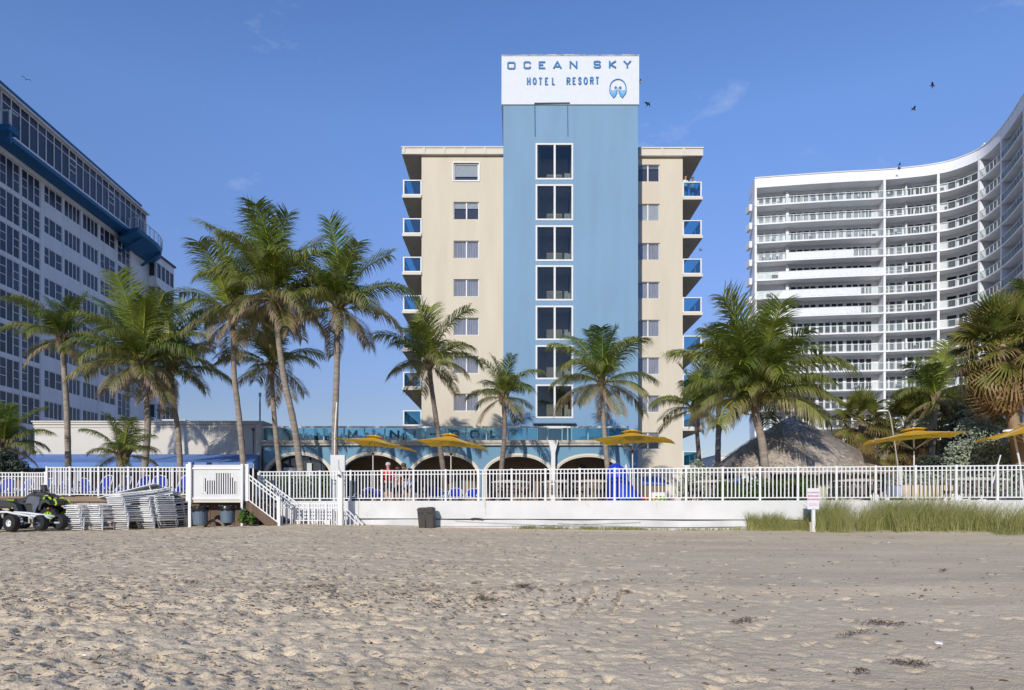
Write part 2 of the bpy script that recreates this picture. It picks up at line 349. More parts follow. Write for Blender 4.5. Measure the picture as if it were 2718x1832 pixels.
# stair landing interior seen through the tower windows
M['landing'] = mat('landing_wall', (.42,.42,.41), .9); M['paneldoor'] = mat('landing_door', (.26,.26,.25), .7); M['box'] = mat('grey_box', (.40,.46,.46), .6)
for i,(ya,yb) in enumerate(wins):
    za, zb = Z_(ya,TD), Z_(yb,TD); f = MB(); t = .10
    f.box(wx0-.06,wx0+.05,TD-.03,TD+.12,zb-.06,za+.06); f.box(wx1-.05,wx1+.06,TD-.03,TD+.12,zb-.06,za+.06)
    f.box(wx0+.05,wx1-.05,TD-.03,TD+.12,za-.05,za+.06); f.box(wx0+.05,wx1-.05,TD-.03,TD+.12,zb-.06,zb+.05)
    xm = (wx0+wx1)/2+.02; f.box(xm-.065,xm+.065,TD-.02,TD+.10,zb+.05,za-.05)
    win = f.build('window', M['white'], hotel)
    for (p,q) in ((wx0+.05,xm-.065),(xm+.065,wx1-.05)):
        g = MB(); g.box(p,q,TD+.05,TD+.065,zb+.05,za-.05); g.build('pane', M['towerglass'] if 'towerglass' in M else M.setdefault('towerglass', glassmat('tower_glass',(.80,.80,.76),.03)), win)
    d = MB(); d.box(wx0+.2,wx1-.1,TD+2.2,TD+2.25,zb-.3,za+.1); d.box(wx0-.2,wx0+.2,TD+.4,TD+2.2,zb-.3,za+.1); d.box(wx1,wx1+.2,TD+.4,TD+2.2,zb-.3,za+.1); d.box(wx0,wx1,TD+.4,TD+2.2,zb-.35,zb-.3)
    d.build('landing', M['landing'], hotel)
    d = MB(); d.box(wx0+.72,wx0+1.35,TD+2.12,TD+2.19,zb-.3,zb+1.2); d.box(wx0+1.42,wx0+1.8,TD+2.12,TD+2.19,zb-.3,zb+1.2); d.build('landing_door', M['paneldoor'], hotel)
    d = MB(); d.box(wx1-.5,wx1-.08,TD+.5,TD+.56,zb+.07,zb+.62); d.box(wx1-.40,wx1-.30,TD+.44,TD+.5,zb+.2,zb+.45); d.build('wall_box', M['box'], hotel)
# terrace door at tower foot
b = MB(); b.box(wx0-.25,wx1+.25,TD-.25,TD+.05,Z_(1127,TD),Z_(1127,TD)+.08); b.build('door_hood', M['joint'], hotel)
b = MB(); zd = Z_(1127,TD)
for xx in (wx0, wx0+.72, wx0+1.72, wx1-.08): b.box(xx,xx+.08,TD+.1,TD+.2,zg+3.4,zd)
b.box(wx0+.72,wx0+1.8,TD+.08,TD+.2,zd-.28,zd-.05); dr = b.build('terrace_door', M['white'], hotel)
b = MB(); b.box(wx0,wx1,TD+.22,TD+.26,zg+3.4,zd); b.build('pane', M['winglass'], dr)
# lettering
def letter(strokes, x, z, w_, h_, t, y, par, m, th=.05):
    """strokes: polylines in a unit box, drawn as joined bars of thickness t"""
    b = MB()
    for k, pl in enumerate(strokes):
        for j in range(len(pl)-1):
            p = Vector((x+pl[j][0]*(w_-t)+t/2, 0, z+pl[j][1]*(h_-t)+t/2)); q = Vector((x+pl[j+1][0]*(w_-t)+t/2, 0, z+pl[j+1][1]*(h_-t)+t/2))
            d = (q-p).normalized(); e = .0015*((j+k*3) % 5)
            p -= d*t*.3; q += d*t*.3; s_ = Vector((-d.z,0,d.x))*t/2
            c_ = [p+s_, p-s_, q-s_, q+s_]
            if (c_[1]-c_[0]).cross(c_[2]-c_[0]).y > 0: c_ = c_[::-1]
            b.poly([(v.x,v.z) for v in c_], y-th-e, y)
    return b.build('letter', m, par)
r_ = .14
GL = {'O': [[(r_,0),(1-r_,0),(1,r_),(1,1-r_),(1-r_,1),(r_,1),(0,1-r_),(0,r_),(r_,0)]],
 'C': [[(1,.22),(1,r_),(1-r_,0),(r_,0),(0,r_),(0,1-r_),(r_,1),(1-r_,1),(1,1-r_),(1,.80)]],
 'E': [[(1,0),(0,0),(0,1),(1,1)],[(0,.52),(.62,.52)]], 'A': [[(0,0),(.5,1),(1,0)],[(.22,.25),(.78,.25)]],
 'N': [[(0,0),(0,1),(1,0),(1,1)]], 'S': [[(0,.15),(0,r_),(r_,0),(1-r_,0),(1,r_),(1,.36),(1-r_,.5),(r_,.5),(0,.64),(0,1-r_),(r_,1),(1-r_,1),(1,1-r_),(1,.85)]],
 'K': [[(0,0),(0,1)],[(1,1),(.1,.48),(1,0)]], 'Y': [[(0,1),(.5,.48),(1,1)],[(.5,.48),(.5,0)]],
 'H': [[(0,0),(0,1)],[(1,0),(1,1)],[(0,.48),(1,.48)]], 'T': [[(0,1),(1,1)],[(.5,1),(.5,0)]], 'L': [[(0,1),(0,0),(1,0)]],
 'o': [[(.5+.5*math.sin(a*math.pi/6), .5-.5*math.cos(a*math.pi/6)) for a in range(13)]],
 'R': [[(0,0),(0,1),(.8,1),(1,.86),(1,.62),(.8,.5),(0,.5)],[(.5,.5),(1,0)]], 's': [[(0,.18),(.25,0),(.75,0),(1,.2),(.9,.42),(.12,.6),(0,.8),(.25,1),(.75,1),(1,.84)]],
 'M': [[(0,0),(0,1),(.5,.3),(1,1),(1,0)]], 'I': [[(.5,0),(.5,1)]], 'G': [[(1,.8),(.75,1),(.25,1),(0,.75),(0,.25),(.25,0),(.75,0),(1,.2),(1,.45),(.6,.45)]], 'F': [[(0,0),(0,1),(1,1)],[(0,.52),(.75,.52)]], '-': [[(0,.5),(1,.5)]]}
def LP(x): return X_(1320+x/6.124, TD)
def LZ(y): return Z_(130+y/6.124, TD)
for g, xa, xb, ya, yb in [('O',160,295,228,348),('C',425,545,220,342),('E',670,782,220,342),('A',903,1045,212,342),('N',1172,1298,212,340),('S',1562,1678,210,332),('K',1810,1930,207,332),('Y',2045,2172,207,333)]:
    letter(GL[g], LP(xa), LZ(yb), LP(xb)-LP(xa), LZ(ya)-LZ(yb), .10, TD-.08, hotel, M['letterblue'])
for g, xa, xb, ya, yb in [('H',480,540,480,602),('o',572,638,480,600),('T',672,728,482,603),('E',772,825,482,603),('L',885,935,482,603),('R',1122,1185,480,600),('E',1220,1272,478,598),('s',1312,1365,475,598),('o',1398,1468,473,598),('R',1503,1562,472,592),('T',1595,1648,470,592)]:
    letter(GL[g], LP(xa), LZ(yb), LP(xb)-LP(xa), LZ(ya)-LZ(yb), .085, TD-.08, hotel, M['letterblue'])
# emblem: arch over two mirrored wave petals
b = MB(); cx_, cy_ = 1957, 650
arc = [(cx_+138*math.cos(a), cy_-148*math.sin(a)) for a in [math.pi*(k/20)*1.1-.05*math.pi for k in range(21)]]
for k in range(20):
    for rr in ((1,),):
        (xa,ya),(xb,yb) = arc[k], arc[k+1]
        sa = .9; b.poly([(LP(xa),LZ(ya)),(LP(xb),LZ(yb)),(LP(cx_+(xb-cx_)*sa),LZ(cy_+(yb-cy_)*sa)),(LP(cx_+(xa-cx_)*sa),LZ(cy_+(ya-cy_)*sa))][::-1], TD-.125-(k%2)*.002, TD-.08)
for sg in (-1,1):
    def q(x,y): return (LP(cx_+sg*x), LZ(y))
    for pl,tt in (([(138,690),(125,740),(95,780),(72,812),(40,780),(18,730),(12,680),(18,640),(40,628),(55,645),(45,662),(32,655)],9),):
        for j in range(len(pl)-1):
            (xa,ya),(xb,yb) = pl[j],pl[j+1]; d = Vector((xb-xa,yb-ya)); d.normalize(); n_ = Vector((-d.y,d.x))*tt/2
            pp = [q(xa+n_.x-d.x*2,ya+n_.y-d.y*2),q(xb+n_.x+d.x*2,yb+n_.y+d.y*2),q(xb-n_.x+d.x*2,yb-n_.y+d.y*2),q(xa-n_.x-d.x*2,ya-n_.y-d.y*2)]
            b.poly(pp if sg > 0 else pp[::-1], TD-.125-.002*(j%3), TD-.08)
b.build('emblem_outline', M['letterblue'], hotel)
b = MB()
for sg in (-1,1):
    def q(x,y): return (LP(cx_+sg*x), LZ(y))
    pp = [q(130,680),(q(118,740)),q(92,778),q(72,805),q(44,775),q(22,728),q(16,690),q(40,672),q(80,684)]
    b.poly(pp, TD-.10, TD-.08)
b.build('emblem_petals', M['logoblue'], hotel)
b = MB()
for sg in (-1,1):
    for (xa,ya,xb,yb) in ((30,690,105,752),(34,678,118,715)):
        b.bar((LP(cx_+sg*xa),TD-.105,LZ(ya)),(LP(cx_+sg*xb),TD-.105,LZ(yb)),.03,.03)
b.build('emblem_rays', M['signwhite'], hotel)

# cream wings with openings
def wing(x0, x1, holes, zt):
    b = MB(); hx0 = holes[0][0]; hx1 = holes[0][1]
    b.box(x0, hx0, WD, WD+.35, zg, zt); b.box(hx1, x1, WD, WD+.35, zg, zt)
    ed = [zt]
    for h in holes: ed += [h[3], h[2]]
    ed += [zg]
    for i in range(0, len(ed), 2): b.box(hx0, hx1, WD, WD+.35, ed[i+1], ed[i])
    return b
lx0, rx1 = X_(1119,WD), X_(1812,WD); zt_l = Z_(415,WD); zt_r = Z_(418,WD)
hl = [(X_(1204,WD), X_(1271,WD), Z_(y+46.5,WD), Z_(y,WD)) for y in (433,536,639,741,843.5,945,1045,1148)]
hr = [(X_(1688,WD), X_(1751,WD), Z_(y+45,WD), Z_(y,WD)) for y in (437,541,645,748,849,949,1050,1148)]
b = wing(lx0, X_(1345,WD), hl, zt_l); b.box(lx0, lx0+.35, WD+.35, WD+22, zg, zt_l)
b.build('left_wing_wall', M['cream'], hotel)
b = wing(X_(1684,WD), rx1, hr, zt_r); b.box(rx1-.35, rx1, WD+.35, WD+22, zg, zt_r); b.build('right_wing_wall', M['cream'], hotel)
b = MB(); b.box(lx0, rx1, WD+22, WD+22.3, zg, zt_l); b.build('rear_wall', M['cream'], hotel)
def wing_win(h, kind):
    x0, x1, z0, z1 = h; f = MB(); t = .05
    if kind == 'thick': t = .09
    y = WD+.10
    f.box(x0,x0+t,y,y+.08,z0,z1); f.box(x1-t,x1,y,y+.08,z0,z1); f.box(x0+t,x1-t,y,y+.08,z0,z0+t); f.box(x0+t,x1-t,y,y+.08,z1-t,z1)
    if kind == 'thick': f.box(x0-.06,x1+.06,WD-.05,WD-.001,z0-.08,z0); f.box(x0-.06,x1+.06,WD-.05,WD-.001,z1,z1+.08); f.box(x0-.08,x0,WD-.05,WD-.001,z0,z1); f.box(x1,x1+.08,WD-.05,WD-.001,z0,z1)
    xm = (x0+x1)/2+.02
    if kind != 'thick': f.box(xm-.045,xm+.045,y-.01,y+.07,z0+t,z1-t)
    wo = f.build('window', M['white'], hotel)
    for p,q in (((x0+t,xm-.045),(xm+.045,x1-t)) if kind != 'thick' else ((x0+t,x1-t),)):
        g = MB(); g.box(p,q,y+.03,y+.04,z0+t,z1-t); g.build('pane', M['roomglass'], wo)
    c = MB(); n = 40; yb = y+.10; xs = [x0+(x1-x0)*i/n for i in range(n+1)]
    zc = z0+.02
    for i in range(n):
        a0, a1 = .025*math.sin(i*1.55), .025*math.sin((i+1)*1.55)
        c.quad((xs[i],yb+a0,zc),(xs[i+1],yb+a1,zc),(xs[i+1],yb+a1,z1),(xs[i],yb+a0,z1))
    if kind in ('curtain',): c.build('curtain', M['curtain'], wo)
    else:
        c = MB(); zc = {'thick': z0+.35, 'half': z1-.42, 'blind': z0+.02, 'top': z1-.25}[kind]
        c.box(x0+.03,x1-.03,yb-.03,yb-.01,zc,z1-.02); c.build('blind', M['blind'] if kind != 'top' else M['greyshade'], wo)
        c = MB(); c.box(x0,x1,yb+.05,yb+.08,z0,z1); c.build('curtain', M['darkcurtain'], wo)
M['roomglass'] = glassmat('room_glass', (.88,.89,.90), .03)
M['darkcurtain'] = mat('dark_room', (.06,.055,.06), .8)
for i,h in enumerate(hl): wing_win(h, ['thick','half','curtain','curtain','curtain','curtain','curtain','curtain'][i])
for i,h in enumerate(hr): wing_win(h, ['top','blind','curtain','curtain','curtain','curtain','curtain','top'][i])
# roof slab with raised panels
def parapet(x0, x1, ya, yb, name):
    b = MB(); z0, z1 = Z_(yb,WD), Z_(ya,WD); b.box(x0, x1, WD-.22, WD+22.5, z0, z1); b.box(x0-.04,x1+.04,WD-.28,WD+22.6,z1,z1+.09)
    n = max(2, round((x1-x0)/1.45)); w_ = (x1-x0)/n
    for i in range(n): b.box(x0+i*w_+.07, x0+i*w_+.22, WD-.27, WD-.22, z0+.10, z1)
    b.box(x0, x1, WD-.27, WD-.221, z0, z0+.09)
    return b.build(name, M['trim'], hotel)
blx, brx = X_(1068,WD), X_(1864,WD)
parapet(blx, twx0*WD/TD-.0, 397, 414, 'parapet'); parapet(X_(1694,WD), brx, 399, 418, 'parapet')
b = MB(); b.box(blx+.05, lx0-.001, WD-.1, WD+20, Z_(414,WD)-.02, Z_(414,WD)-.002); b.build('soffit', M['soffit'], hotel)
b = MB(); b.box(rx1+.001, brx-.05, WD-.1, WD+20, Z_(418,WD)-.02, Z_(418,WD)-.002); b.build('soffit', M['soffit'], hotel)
# balconies: slab running along the side, glass rail round the front and the side
def balcony(xw, xo, zslab, h=1.02, curtainy=False):
    s = 1 if xo > xw else -1; L_ = 16.0; gp = .004*s
    b = MB(); xa, xb = sorted((xw+gp, xo)); b.box(xa, xb, WD-.15, WD+L_, zslab, zslab+.20); sl_ = b.build('balcony', M['trim'], hotel)
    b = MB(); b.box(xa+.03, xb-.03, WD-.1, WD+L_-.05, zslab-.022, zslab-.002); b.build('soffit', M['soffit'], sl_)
    f = MB(); xo2 = xo-.10*s; z0 = zslab+.20; z1 = z0+h; xi = xw+.03*s
    for xx in (xi, xo2): f.box(xx-.045,xx+.045,WD-.06,WD+.03,z0,z1)
    xa, xb = sorted((xi, xo2)); f.box(xa+.045,xb-.045,WD-.05,WD+.02,z0,z0+.09); f.box(xa-.06,xb+.06,WD-.07,WD+.04,z1,z1+.07)
    for k in range(1,11): f.box(xo2-.03,xo2+.03,WD+k*1.5-.03,WD+k*1.5+.03,z0,z1)
    f.box(xo2-.035,xo2+.035,WD+.04,WD+15,z1,z1+.06); f.build('balcony_rail', M['white'], sl_)
    g = MB(); g.box(xa+.045,xb-.045,WD-.02,WD-.008,z0+.09,z1); g.build('glass_pane', M['railglass'], sl_)
    g = MB(); g.box(xo2-.006,xo2+.006,WD+.05,WD+15,z0+.05,z1); g.build('glass_pane', M['railglass'], sl_)
    if curtainy:
        g = MB()
        for k in range(3): g.box(xw+.2*s if s>0 else xw-.5, xw+.5 if s>0 else xw-.2*1, WD+1.0+k*2, WD+1.6+k*2, z0, z0+1.9)
        g.build('shutter', M['shutter'], sl_)
M['shutter'] = mat('aqua_shutter', (.30,.55,.60), .5)
for k in range(8): balcony(lx0, blx+ (0), Z_(520+102*k*1.0+ (1 if k<4 else 0),WD)-.16)
for k in range(8): balcony(rx1, brx, Z_(526+102*k,WD)-.16, curtainy=False)
# ================================================================ white building on the left, seen at a sharp angle
KX, KS = -40.3, .043
def lD(px, off=0): return (KX+off)/((px-CX)/F+KS)
ldir = Vector((-KS,1,0)).normalized(); lnor = Vector((1,KS,0)).normalized()   # along the facade (away), outwards
lorg = Vector((KX+KS*0, 0, 0))
def LPt(D, out=0, z=0):                 # point of the facade at depth D, 'out' metres in front of it
    return Vector((KX-KS*D, D, z)) + lnor*out
left = thing('apartment_building', 'long white block with dark window bands and a blue-trimmed glass penthouse at the left edge', 'building', (-43,70,1.7))
def lbox(b, D0, D1, o0, o1, z0, z1):
    P = [LPt(D0,o0),LPt(D1,o0),LPt(D1,o1),LPt(D0,o1)]
    vs = [(p.x,p.y,z0) for p in P]+[(p.x,p.y,z1) for p in P]
    b.add(vs, [(0,1,2,3),(7,6,5,4),(0,4,5,1),(1,5,6,2),(2,6,7,3),(3,7,4,0)])
fz = [31.15-2.84*k for k in range(11)]       # window head of each storey
Dend = lD(392); D0_ = 40.0
b = MB(); lbox(b, D0_, Dend, -14, -.25, 1.7, 31.45); b.build('wall', M['bldwhite_left'], left)
def cp(c): return lD(c/2.613)
zones = [(cp(308),cp(432),'a'),(cp(447),cp(557),'b'),(cp(575),cp(680),'b'),(cp(697),cp(799),'a')]
fullz = []
d = cp(283)
# full height bays repeat towards the camera
Dw = cp(280)-cp(148)
k = 0
while d - Dw > D0_:
    fullz.append((d-Dw, d-.06)); d -= Dw+.16; k += 1
fullz.append((cp(817),cp(903)))
# facade sheet pieces proud of the core: spandrels, pillars
b = MB()
for k in range(11):
    zh = fz[k]; zl = zh-1.57; znext = fz[k+1] if k+1 < 11 else 1.7
    lbox(b, cp(305), cp(812), -.25, 0, max(znext,1.7), zl)
b2 = b
pil = [(cp(283),cp(306)),(cp(433),cp(446)),(cp(558),cp(574)),(cp(681),cp(696)),(cp(800),cp(816)),(cp(904),cp(921))]
for (a,c) in pil: lbox(b, a, c, -.25, .02, 1.7, 31.15)
lbox(b, cp(921), Dend, -.25, .0, 1.7, 31.15)
b.build('spandrel', M['bldwhite_left'], left)
b = MB()
for (a,c) in fullz:
    for k in range(11):
        zl = fz[k]-2.84+.34
        lbox(b, a, c, -.20, -.005, max(1.7, zl-.34), zl)
    lbox(b, c, c+.16, -.2, .015, 1.7, 31.15)
b.build('floor_band', M['bldwhite_left'], left)
b = MB(); lbox(b, D0_, Dend, -.2, .22, 31.15, 31.5); b.build('cornice', M['bldwhite'], left)
def lwin(D0, D1, z0, z1, cols, horiz):
    """one window: mullions at 'cols' (fractions), cross bars in the columns of 'horiz'"""
    f = MB(); t = .07; oa, ob = -.06, -.03
    lbox(f, D0, D0+t, oa, ob, z0, z1); lbox(f, D1-t, D1, oa, ob, z0, z1)
    lbox(f, D0+t, D1-t, oa, ob, z0, z0+t*.8); lbox(f, D0+t, D1-t, oa, ob, z1-t*.8, z1)
    cs = [0]+list(cols)+[1]
    for c in cols: lbox(f, D0+(D1-D0)*c-.055, D0+(D1-D0)*c+.055, oa, ob+.005, z0+.056, z1-.056)
    for h in horiz:
        a, e = D0+(D1-D0)*cs[h]+.055, D0+(D1-D0)*cs[h+1]-.055; zm = (z0+z1)/2
        if z1-z0 > 2: zm = z0+.95; lbox(f, a, e, oa, ob, z0+1.65-.03, z0+1.65+.03)
        lbox(f, a, e, oa, ob, zm-.03, zm+.03)
    wo = f.build('window', M['white'], left)
    for i in range(len(cs)-1):
        g = MB(); lbox(g, D0+(D1-D0)*cs[i]+.04, D0+(D1-D0)*cs[i+1]-.04, -.10, -.05, z0+.05, z1-.05)
        g.build('pane', M['winglass_blue'], wo)
for k in range(10):
    zh = fz[k]; zl = zh-1.57
    for (a,c,ty) in zones:
        if ty == 'a' and k < 7: lwin(a, c, zl, zh, (.27,.63), (0,2))
        else: lwin(a, c, zl, zh, (.27,.52,.76), ())
    for (a,c) in fullz:
        if c < lD(-60): continue
        lwin(a, c-.03, zh-2.84+.35, zh-.01, (.33,.67), (0,2))
    lwin(cp(925), cp(946), zh-1.35, zh-.15, (), (0,))
# penthouse
PO = 1.6
def pbox(b, D0, D1, o0, o1, z0, z1): lbox(b, D0, D1, o0, o1, z0, z1)
pD = lambda px: lD(px, PO)
zf, zr = 31.85, 35.0
b = MB(); pbox(b, D0_, pD(388), -12, PO+.05, 31.52, zf); b.build('penthouse_soffit', M['lampblue'], left)
b = MB(); pbox(b, D0_, pD(388), -12, PO+.08, zf, zf+.16); pbox(b, D0_, pD(388)+.05, -12.2, PO+.35, zr, zr+.17); pbox(b, pD(388)-.2, pD(388), -12, PO+.02, zf+.16, zr); b.build('penthouse_frame', M['bldwhite'], left)
b = MB(); pbox(b, D0_, pD(366), -12.2, PO+.42, zr+.17, zr+.36); b.build('penthouse_roof', M['lampblue'], left)
b = MB(); pbox(b, D0_, pD(388)-.25, -11, PO-.35, zf+.16, zr-.01); b.build('penthouse_core', M['panelblue'], left)
pc = pD(2); k = 0
while pc < pD(388)-.3:
    p2 = min(pc+1.12, pD(388)-.2); f = MB()
    pbox(f, pc, pc+.07, PO-.12, PO+.02, zf+.16, zr); pbox(f, pc+.07, p2, PO-.1, PO, zr-.80, zr-.74); pbox(f, pc+.07, p2, PO-.1, PO, zr-.07, zr)
    if k in (8,14,21): pbox(f,pc+.1,p2-.03,PO-.1,PO+.03,zf+1.2,zf+1.27); pbox(f,pc+.1,p2-.03,PO-.1,PO+.03,zf+1.8,zf+1.86); pbox(f,pc+.1,p2-.03,PO-.1,PO+.03,zf+2.4,zf+2.46)
    wo = f.build('window', M['bldwhite'], left)
    g = MB(); pbox(g, pc+.07, p2, PO-.09, PO-.05, zf+.16, zr-.80); g.build('pane', M['winglass_blue'], wo)
    g = MB(); pbox(g, pc+.07, p2, PO-.09, PO-.05, zr-.74, zr-.07); g.build('pane', M['winglass_blue'], wo)
    pc = p2; k += 1
# rounded roof deck at the far end
zt_d = Z_(657, 80); 
A_ = [Vector((X_(p_,D_),D_,0)) for p_,D_ in ((322,74.6),(367,74.0),(398,76.6),(420,78.6),(431,80.4),(428,82.2),(405,84.5),(372,86))]
b = MB(); n = len(A_); b.add([(p.x,p.y,zf-.1) for p in A_]+[(p.x-.15,p.y+.1,zf-.5) for p in A_], [tuple(range(n))[::-1], tuple(range(n,2*n))]+[(i,(i+1)%n,(i+1)%n+n,i+n) for i in range(n)])
b.add([(p.x-.15,p.y+.1,zf-.5) for p in A_]+[((KX-KS*p.y)+(p.x-KX+KS*p.y)*.25,p.y+.3,31.5-.75) for p in A_], [tuple(range(n,2*n))]+[(i,(i+1)%n,(i+1)%n+n,i+n) for i in range(n)])
dk = b.build('roof_deck', M['lampblue'], left)
f = MB(); g = MB()
for i in range(n-2):
    p, q = A_[i], A_[i+1]; m_ = max(1, round((q-p).length/1.1))
    for j in range(m_):
        r0 = p.lerp(q, j/m_); r1 = p.lerp(q, (j+1)/m_)
        f.bar((r0.x,r0.y,zf-.1),(r0.x,r0.y,zf+1.0),.06); f.bar((r0.x,r0.y,zf+1.0),(r1.x,r1.y,zf+1.0),.07,.05)
        g.quad((r0.x,r0.y,zf),(r1.x,r1.y,zf),(r1.x,r1.y,zf+.96),(r0.x,r0.y,zf+.96))
f.build('deck_rail', M['white'], dk); g.build('glass_pane', M['railglass_clear'], dk)
for D_ in (75.5, 80.0):
    b = MB(); p = LPt(D_+.5, .1, 29.9); q = LPt(D_, PO+.9, 31.25); b.bar(p, q, .22, .22); b.build('bracket', M['lampblue'], left)
# satellite dish / flag bracket on the cornice and a small front balcony at the very edge of view
b = MB(); p = LPt(lD(90),.2,31.9); b.bar(p, p+lnor*1.2, .08); b.build('bracket', M['white'], left)
p = LPt(54.5,PO,0); f = MB(); xq = X_(26, 54.5)
for j in range(3):
    f.bar((xq-1.6*j/2,54.5,zf+.2), (xq-1.6*j/2,54.5,zf+1.35), .10)
f.bar((xq-1.6,54.5,zf+1.3), (xq,54.5,zf+1.3), .10); f.bar((xq,54.5,zf+1.3), (xq,55.4,zf+1.3), .08)
f.build('balcony_rail', M['white'], left)
f = MB(); f.box(xq-2, xq+.1, 54.3, 55.4, zf-.35, zf+.12); f.bar((xq-.05,54.6,zf-.35),(xq-.05,54.6,zf-1.3),.14); f.bar((xq-.05,54.6,zf-1.2),(xq-1.4,54.6,zf-.4),.12); f.build('balcony', M['lampblue'], left)
# end bay projecting past the facade
E0 = Dend; E1 = 86.8; eo = 1.05
b = MB(); zb0 = 13.2
lbox(b, E0+.02, E1, -8, 0, zb0-.0, 31.8); lbox(b, E0+.02, E1, 0, eo-.15, zb0, 31.5)
b.build('bay_wall', M['bldwhite_left'], left)
b = MB(); lbox(b, E0-.15, E1+.15, -8, eo+.2, 31.8, 32.0); lbox(b, E0, E1, .0, eo+.05, zb0-.12, zb0-.01); b.build('bay_cornice', M['joint'], left)
b = MB(); lbox(b, E0+.5, E1-1, -8, -.9, 1.7, zb0); b.build('bay_base', M['bldwhite_left'], left)
for k in range(7):
    zh = 30.9-2.84*k; zl = zh-1.75
    b = MB(); lbox(b, E0, E1, eo-.15, eo, zl-1.09, zl); 
    if k == 0: lbox(b, E0, E1, eo-.15, eo, zh, 31.8)
    b.build('spandrel', M['bldwhite_left'], left)
    f = MB(); 
    for c in (0,.25,.5,.75,1): Dc = E0+.08+(E1-E0-.16)*c; lbox(f, Dc-.08, Dc+.08, eo-.14, eo-.01, zl, zh)
    wo = f.build('window', M['white'], left); g = MB(); lbox(g, E0, E1, eo-.15, eo-.10, zl, zh); g.build('pane', M['winglass_blue'], wo)
    P = LPt(E0, .08); Q = LPt(E0, eo-.12); f = MB(); y_ = min(P.y,Q.y)-.02
    f.box(P.x,P.x+.1,y_,y_+.05,zl,zh); f.box(Q.x-.1,Q.x,y_,y_+.05,zl,zh); f.box(P.x+.1,Q.x-.1,y_,y_+.05,zh-.1,zh); f.box(P.x+.1,Q.x-.1,y_,y_+.05,zl,zl+.1)
    wo = f.build('window', M['white'], left); g = MB(); g.box(P.x+.1,Q.x-.1,y_+.02,y_+.03,zl+.1,zh-.1); g.build('pane', M['winglass_blue'], wo)

# ================================================================ curved white tower block on the right
cv = [(2003,99.6),(2120,98.6),(2244,97.7),(2345,97.1),(2424,96.3),(2474,95.6),(2531,94.3),(2600,91.4),(2646,87.7),(2684,83.6),(2718,79.5)]
P = [Vector((X_(p,D),D,0)) for p,D in cv]
t_end = (P[-1]-P[-3]).normalized(); P += [P[-1]+t_end*4, P[-1]+t_end*9, P[-1]+t_end*16]
def cr(P, n=16):
    o = []
    for i in range(len(P)-1):
        a, b_, c, d = P[max(i-1,0)], P[i], P[i+1], P[min(i+2,len(P)-1)]
        for k in range(n):
            t = k/n; o.append(.5*((2*b_)+(c-a)*t+(2*a-5*b_+4*c-d)*t*t+(3*b_-a-3*c+d)*t**3))
    o.append(P[-1]); return o
fine = cr(P); SL = [0]
for i in range(1,len(fine)): SL.append(SL[-1]+(fine[i]-fine[i-1]).length)
STOT = SL[-1]
def at(s):
    s = max(0, min(STOT-1e-4, s)); i = int(np.searchsorted(SL, s, side='right'))-1; i = min(i, len(fine)-2)
    t = (s-SL[i])/(SL[i+1]-SL[i]); p = fine[i].lerp(fine[i+1], t)
    a = fine[max(i-6,0)]; c = fine[min(i+7,len(fine)-1)]; d = (c-a).normalized(); return p, Vector((d.y,-d.x,0))   # outward (to camera) normal
def s_px(px):
    best = min(range(len(fine)), key=lambda i: abs(CX+F*fine[i].x/fine[i].y-px)); return SL[best]
right = thing('apartment_building', 'curved white high-rise with stacked glass-railed balconies at the right edge', 'building', (40,98,1.7))
def rbox(b, s0, s1, o0, o1, z0, z1, step=.6):
    """box following the curve; o = metres in front (+) of the slab edge or behind (-)"""
    n = max(1, int(math.ceil((s1-s0)/step))); k0 = len(b.v)
    for i in range(n+1):
        p, nn = at(s0+(s1-s0)*i/n); a = p+nn*o0; c = p+nn*o1
        b.v += [(a.x,a.y,z0),(c.x,c.y,z0),(c.x,c.y,z1),(a.x,a.y,z1)]
    for i in range(n):
        q = k0+i*4
        for j in range(4): b.f.append((q+4+j, q+4+(j+1)%4, q+(j+1)%4, q+j))
    b.f += [(k0,k0+1,k0+2,k0+3), tuple(k0+n*4+3-j for j in range(4))]
RZ0, RH = 45.35, 2.72; NFL = 16
rb = 2.1                                              # balcony depth
b = MB(); rbox(b, 0, STOT-.1, -4.2, -rb, 1.7, 48.2); rbox(b, 4.6, STOT-.1, -14, -4.2, 1.7, 48.1); b.build('wall', M['bldwhite'], right)
b = MB(); rbox(b, 0, STOT-.1, -4.2, .05, 47.9, 49.3); b.build('parapet', M['bldwhite'], right)
b = MB(); rbox(b, -.0, STOT-.1, -4.3, .16, 49.3, 49.42); b.build('roof_cap', M['white'], right)
fins = [0, s_px(2347), s_px(2487), s_px(2598), s_px(2655), s_px(2715), STOT-8, STOT-.3]
for s in fins: 
    b = MB(); rbox(b, s if s else 0, s+.30, -rb, .03, 1.7, 47.9); b.build('fin_wall', M['bldwhite'], right)
npane = 0; nwin = 0; restp = MB(); restw = MB(); restf = MB(); restd = MB()
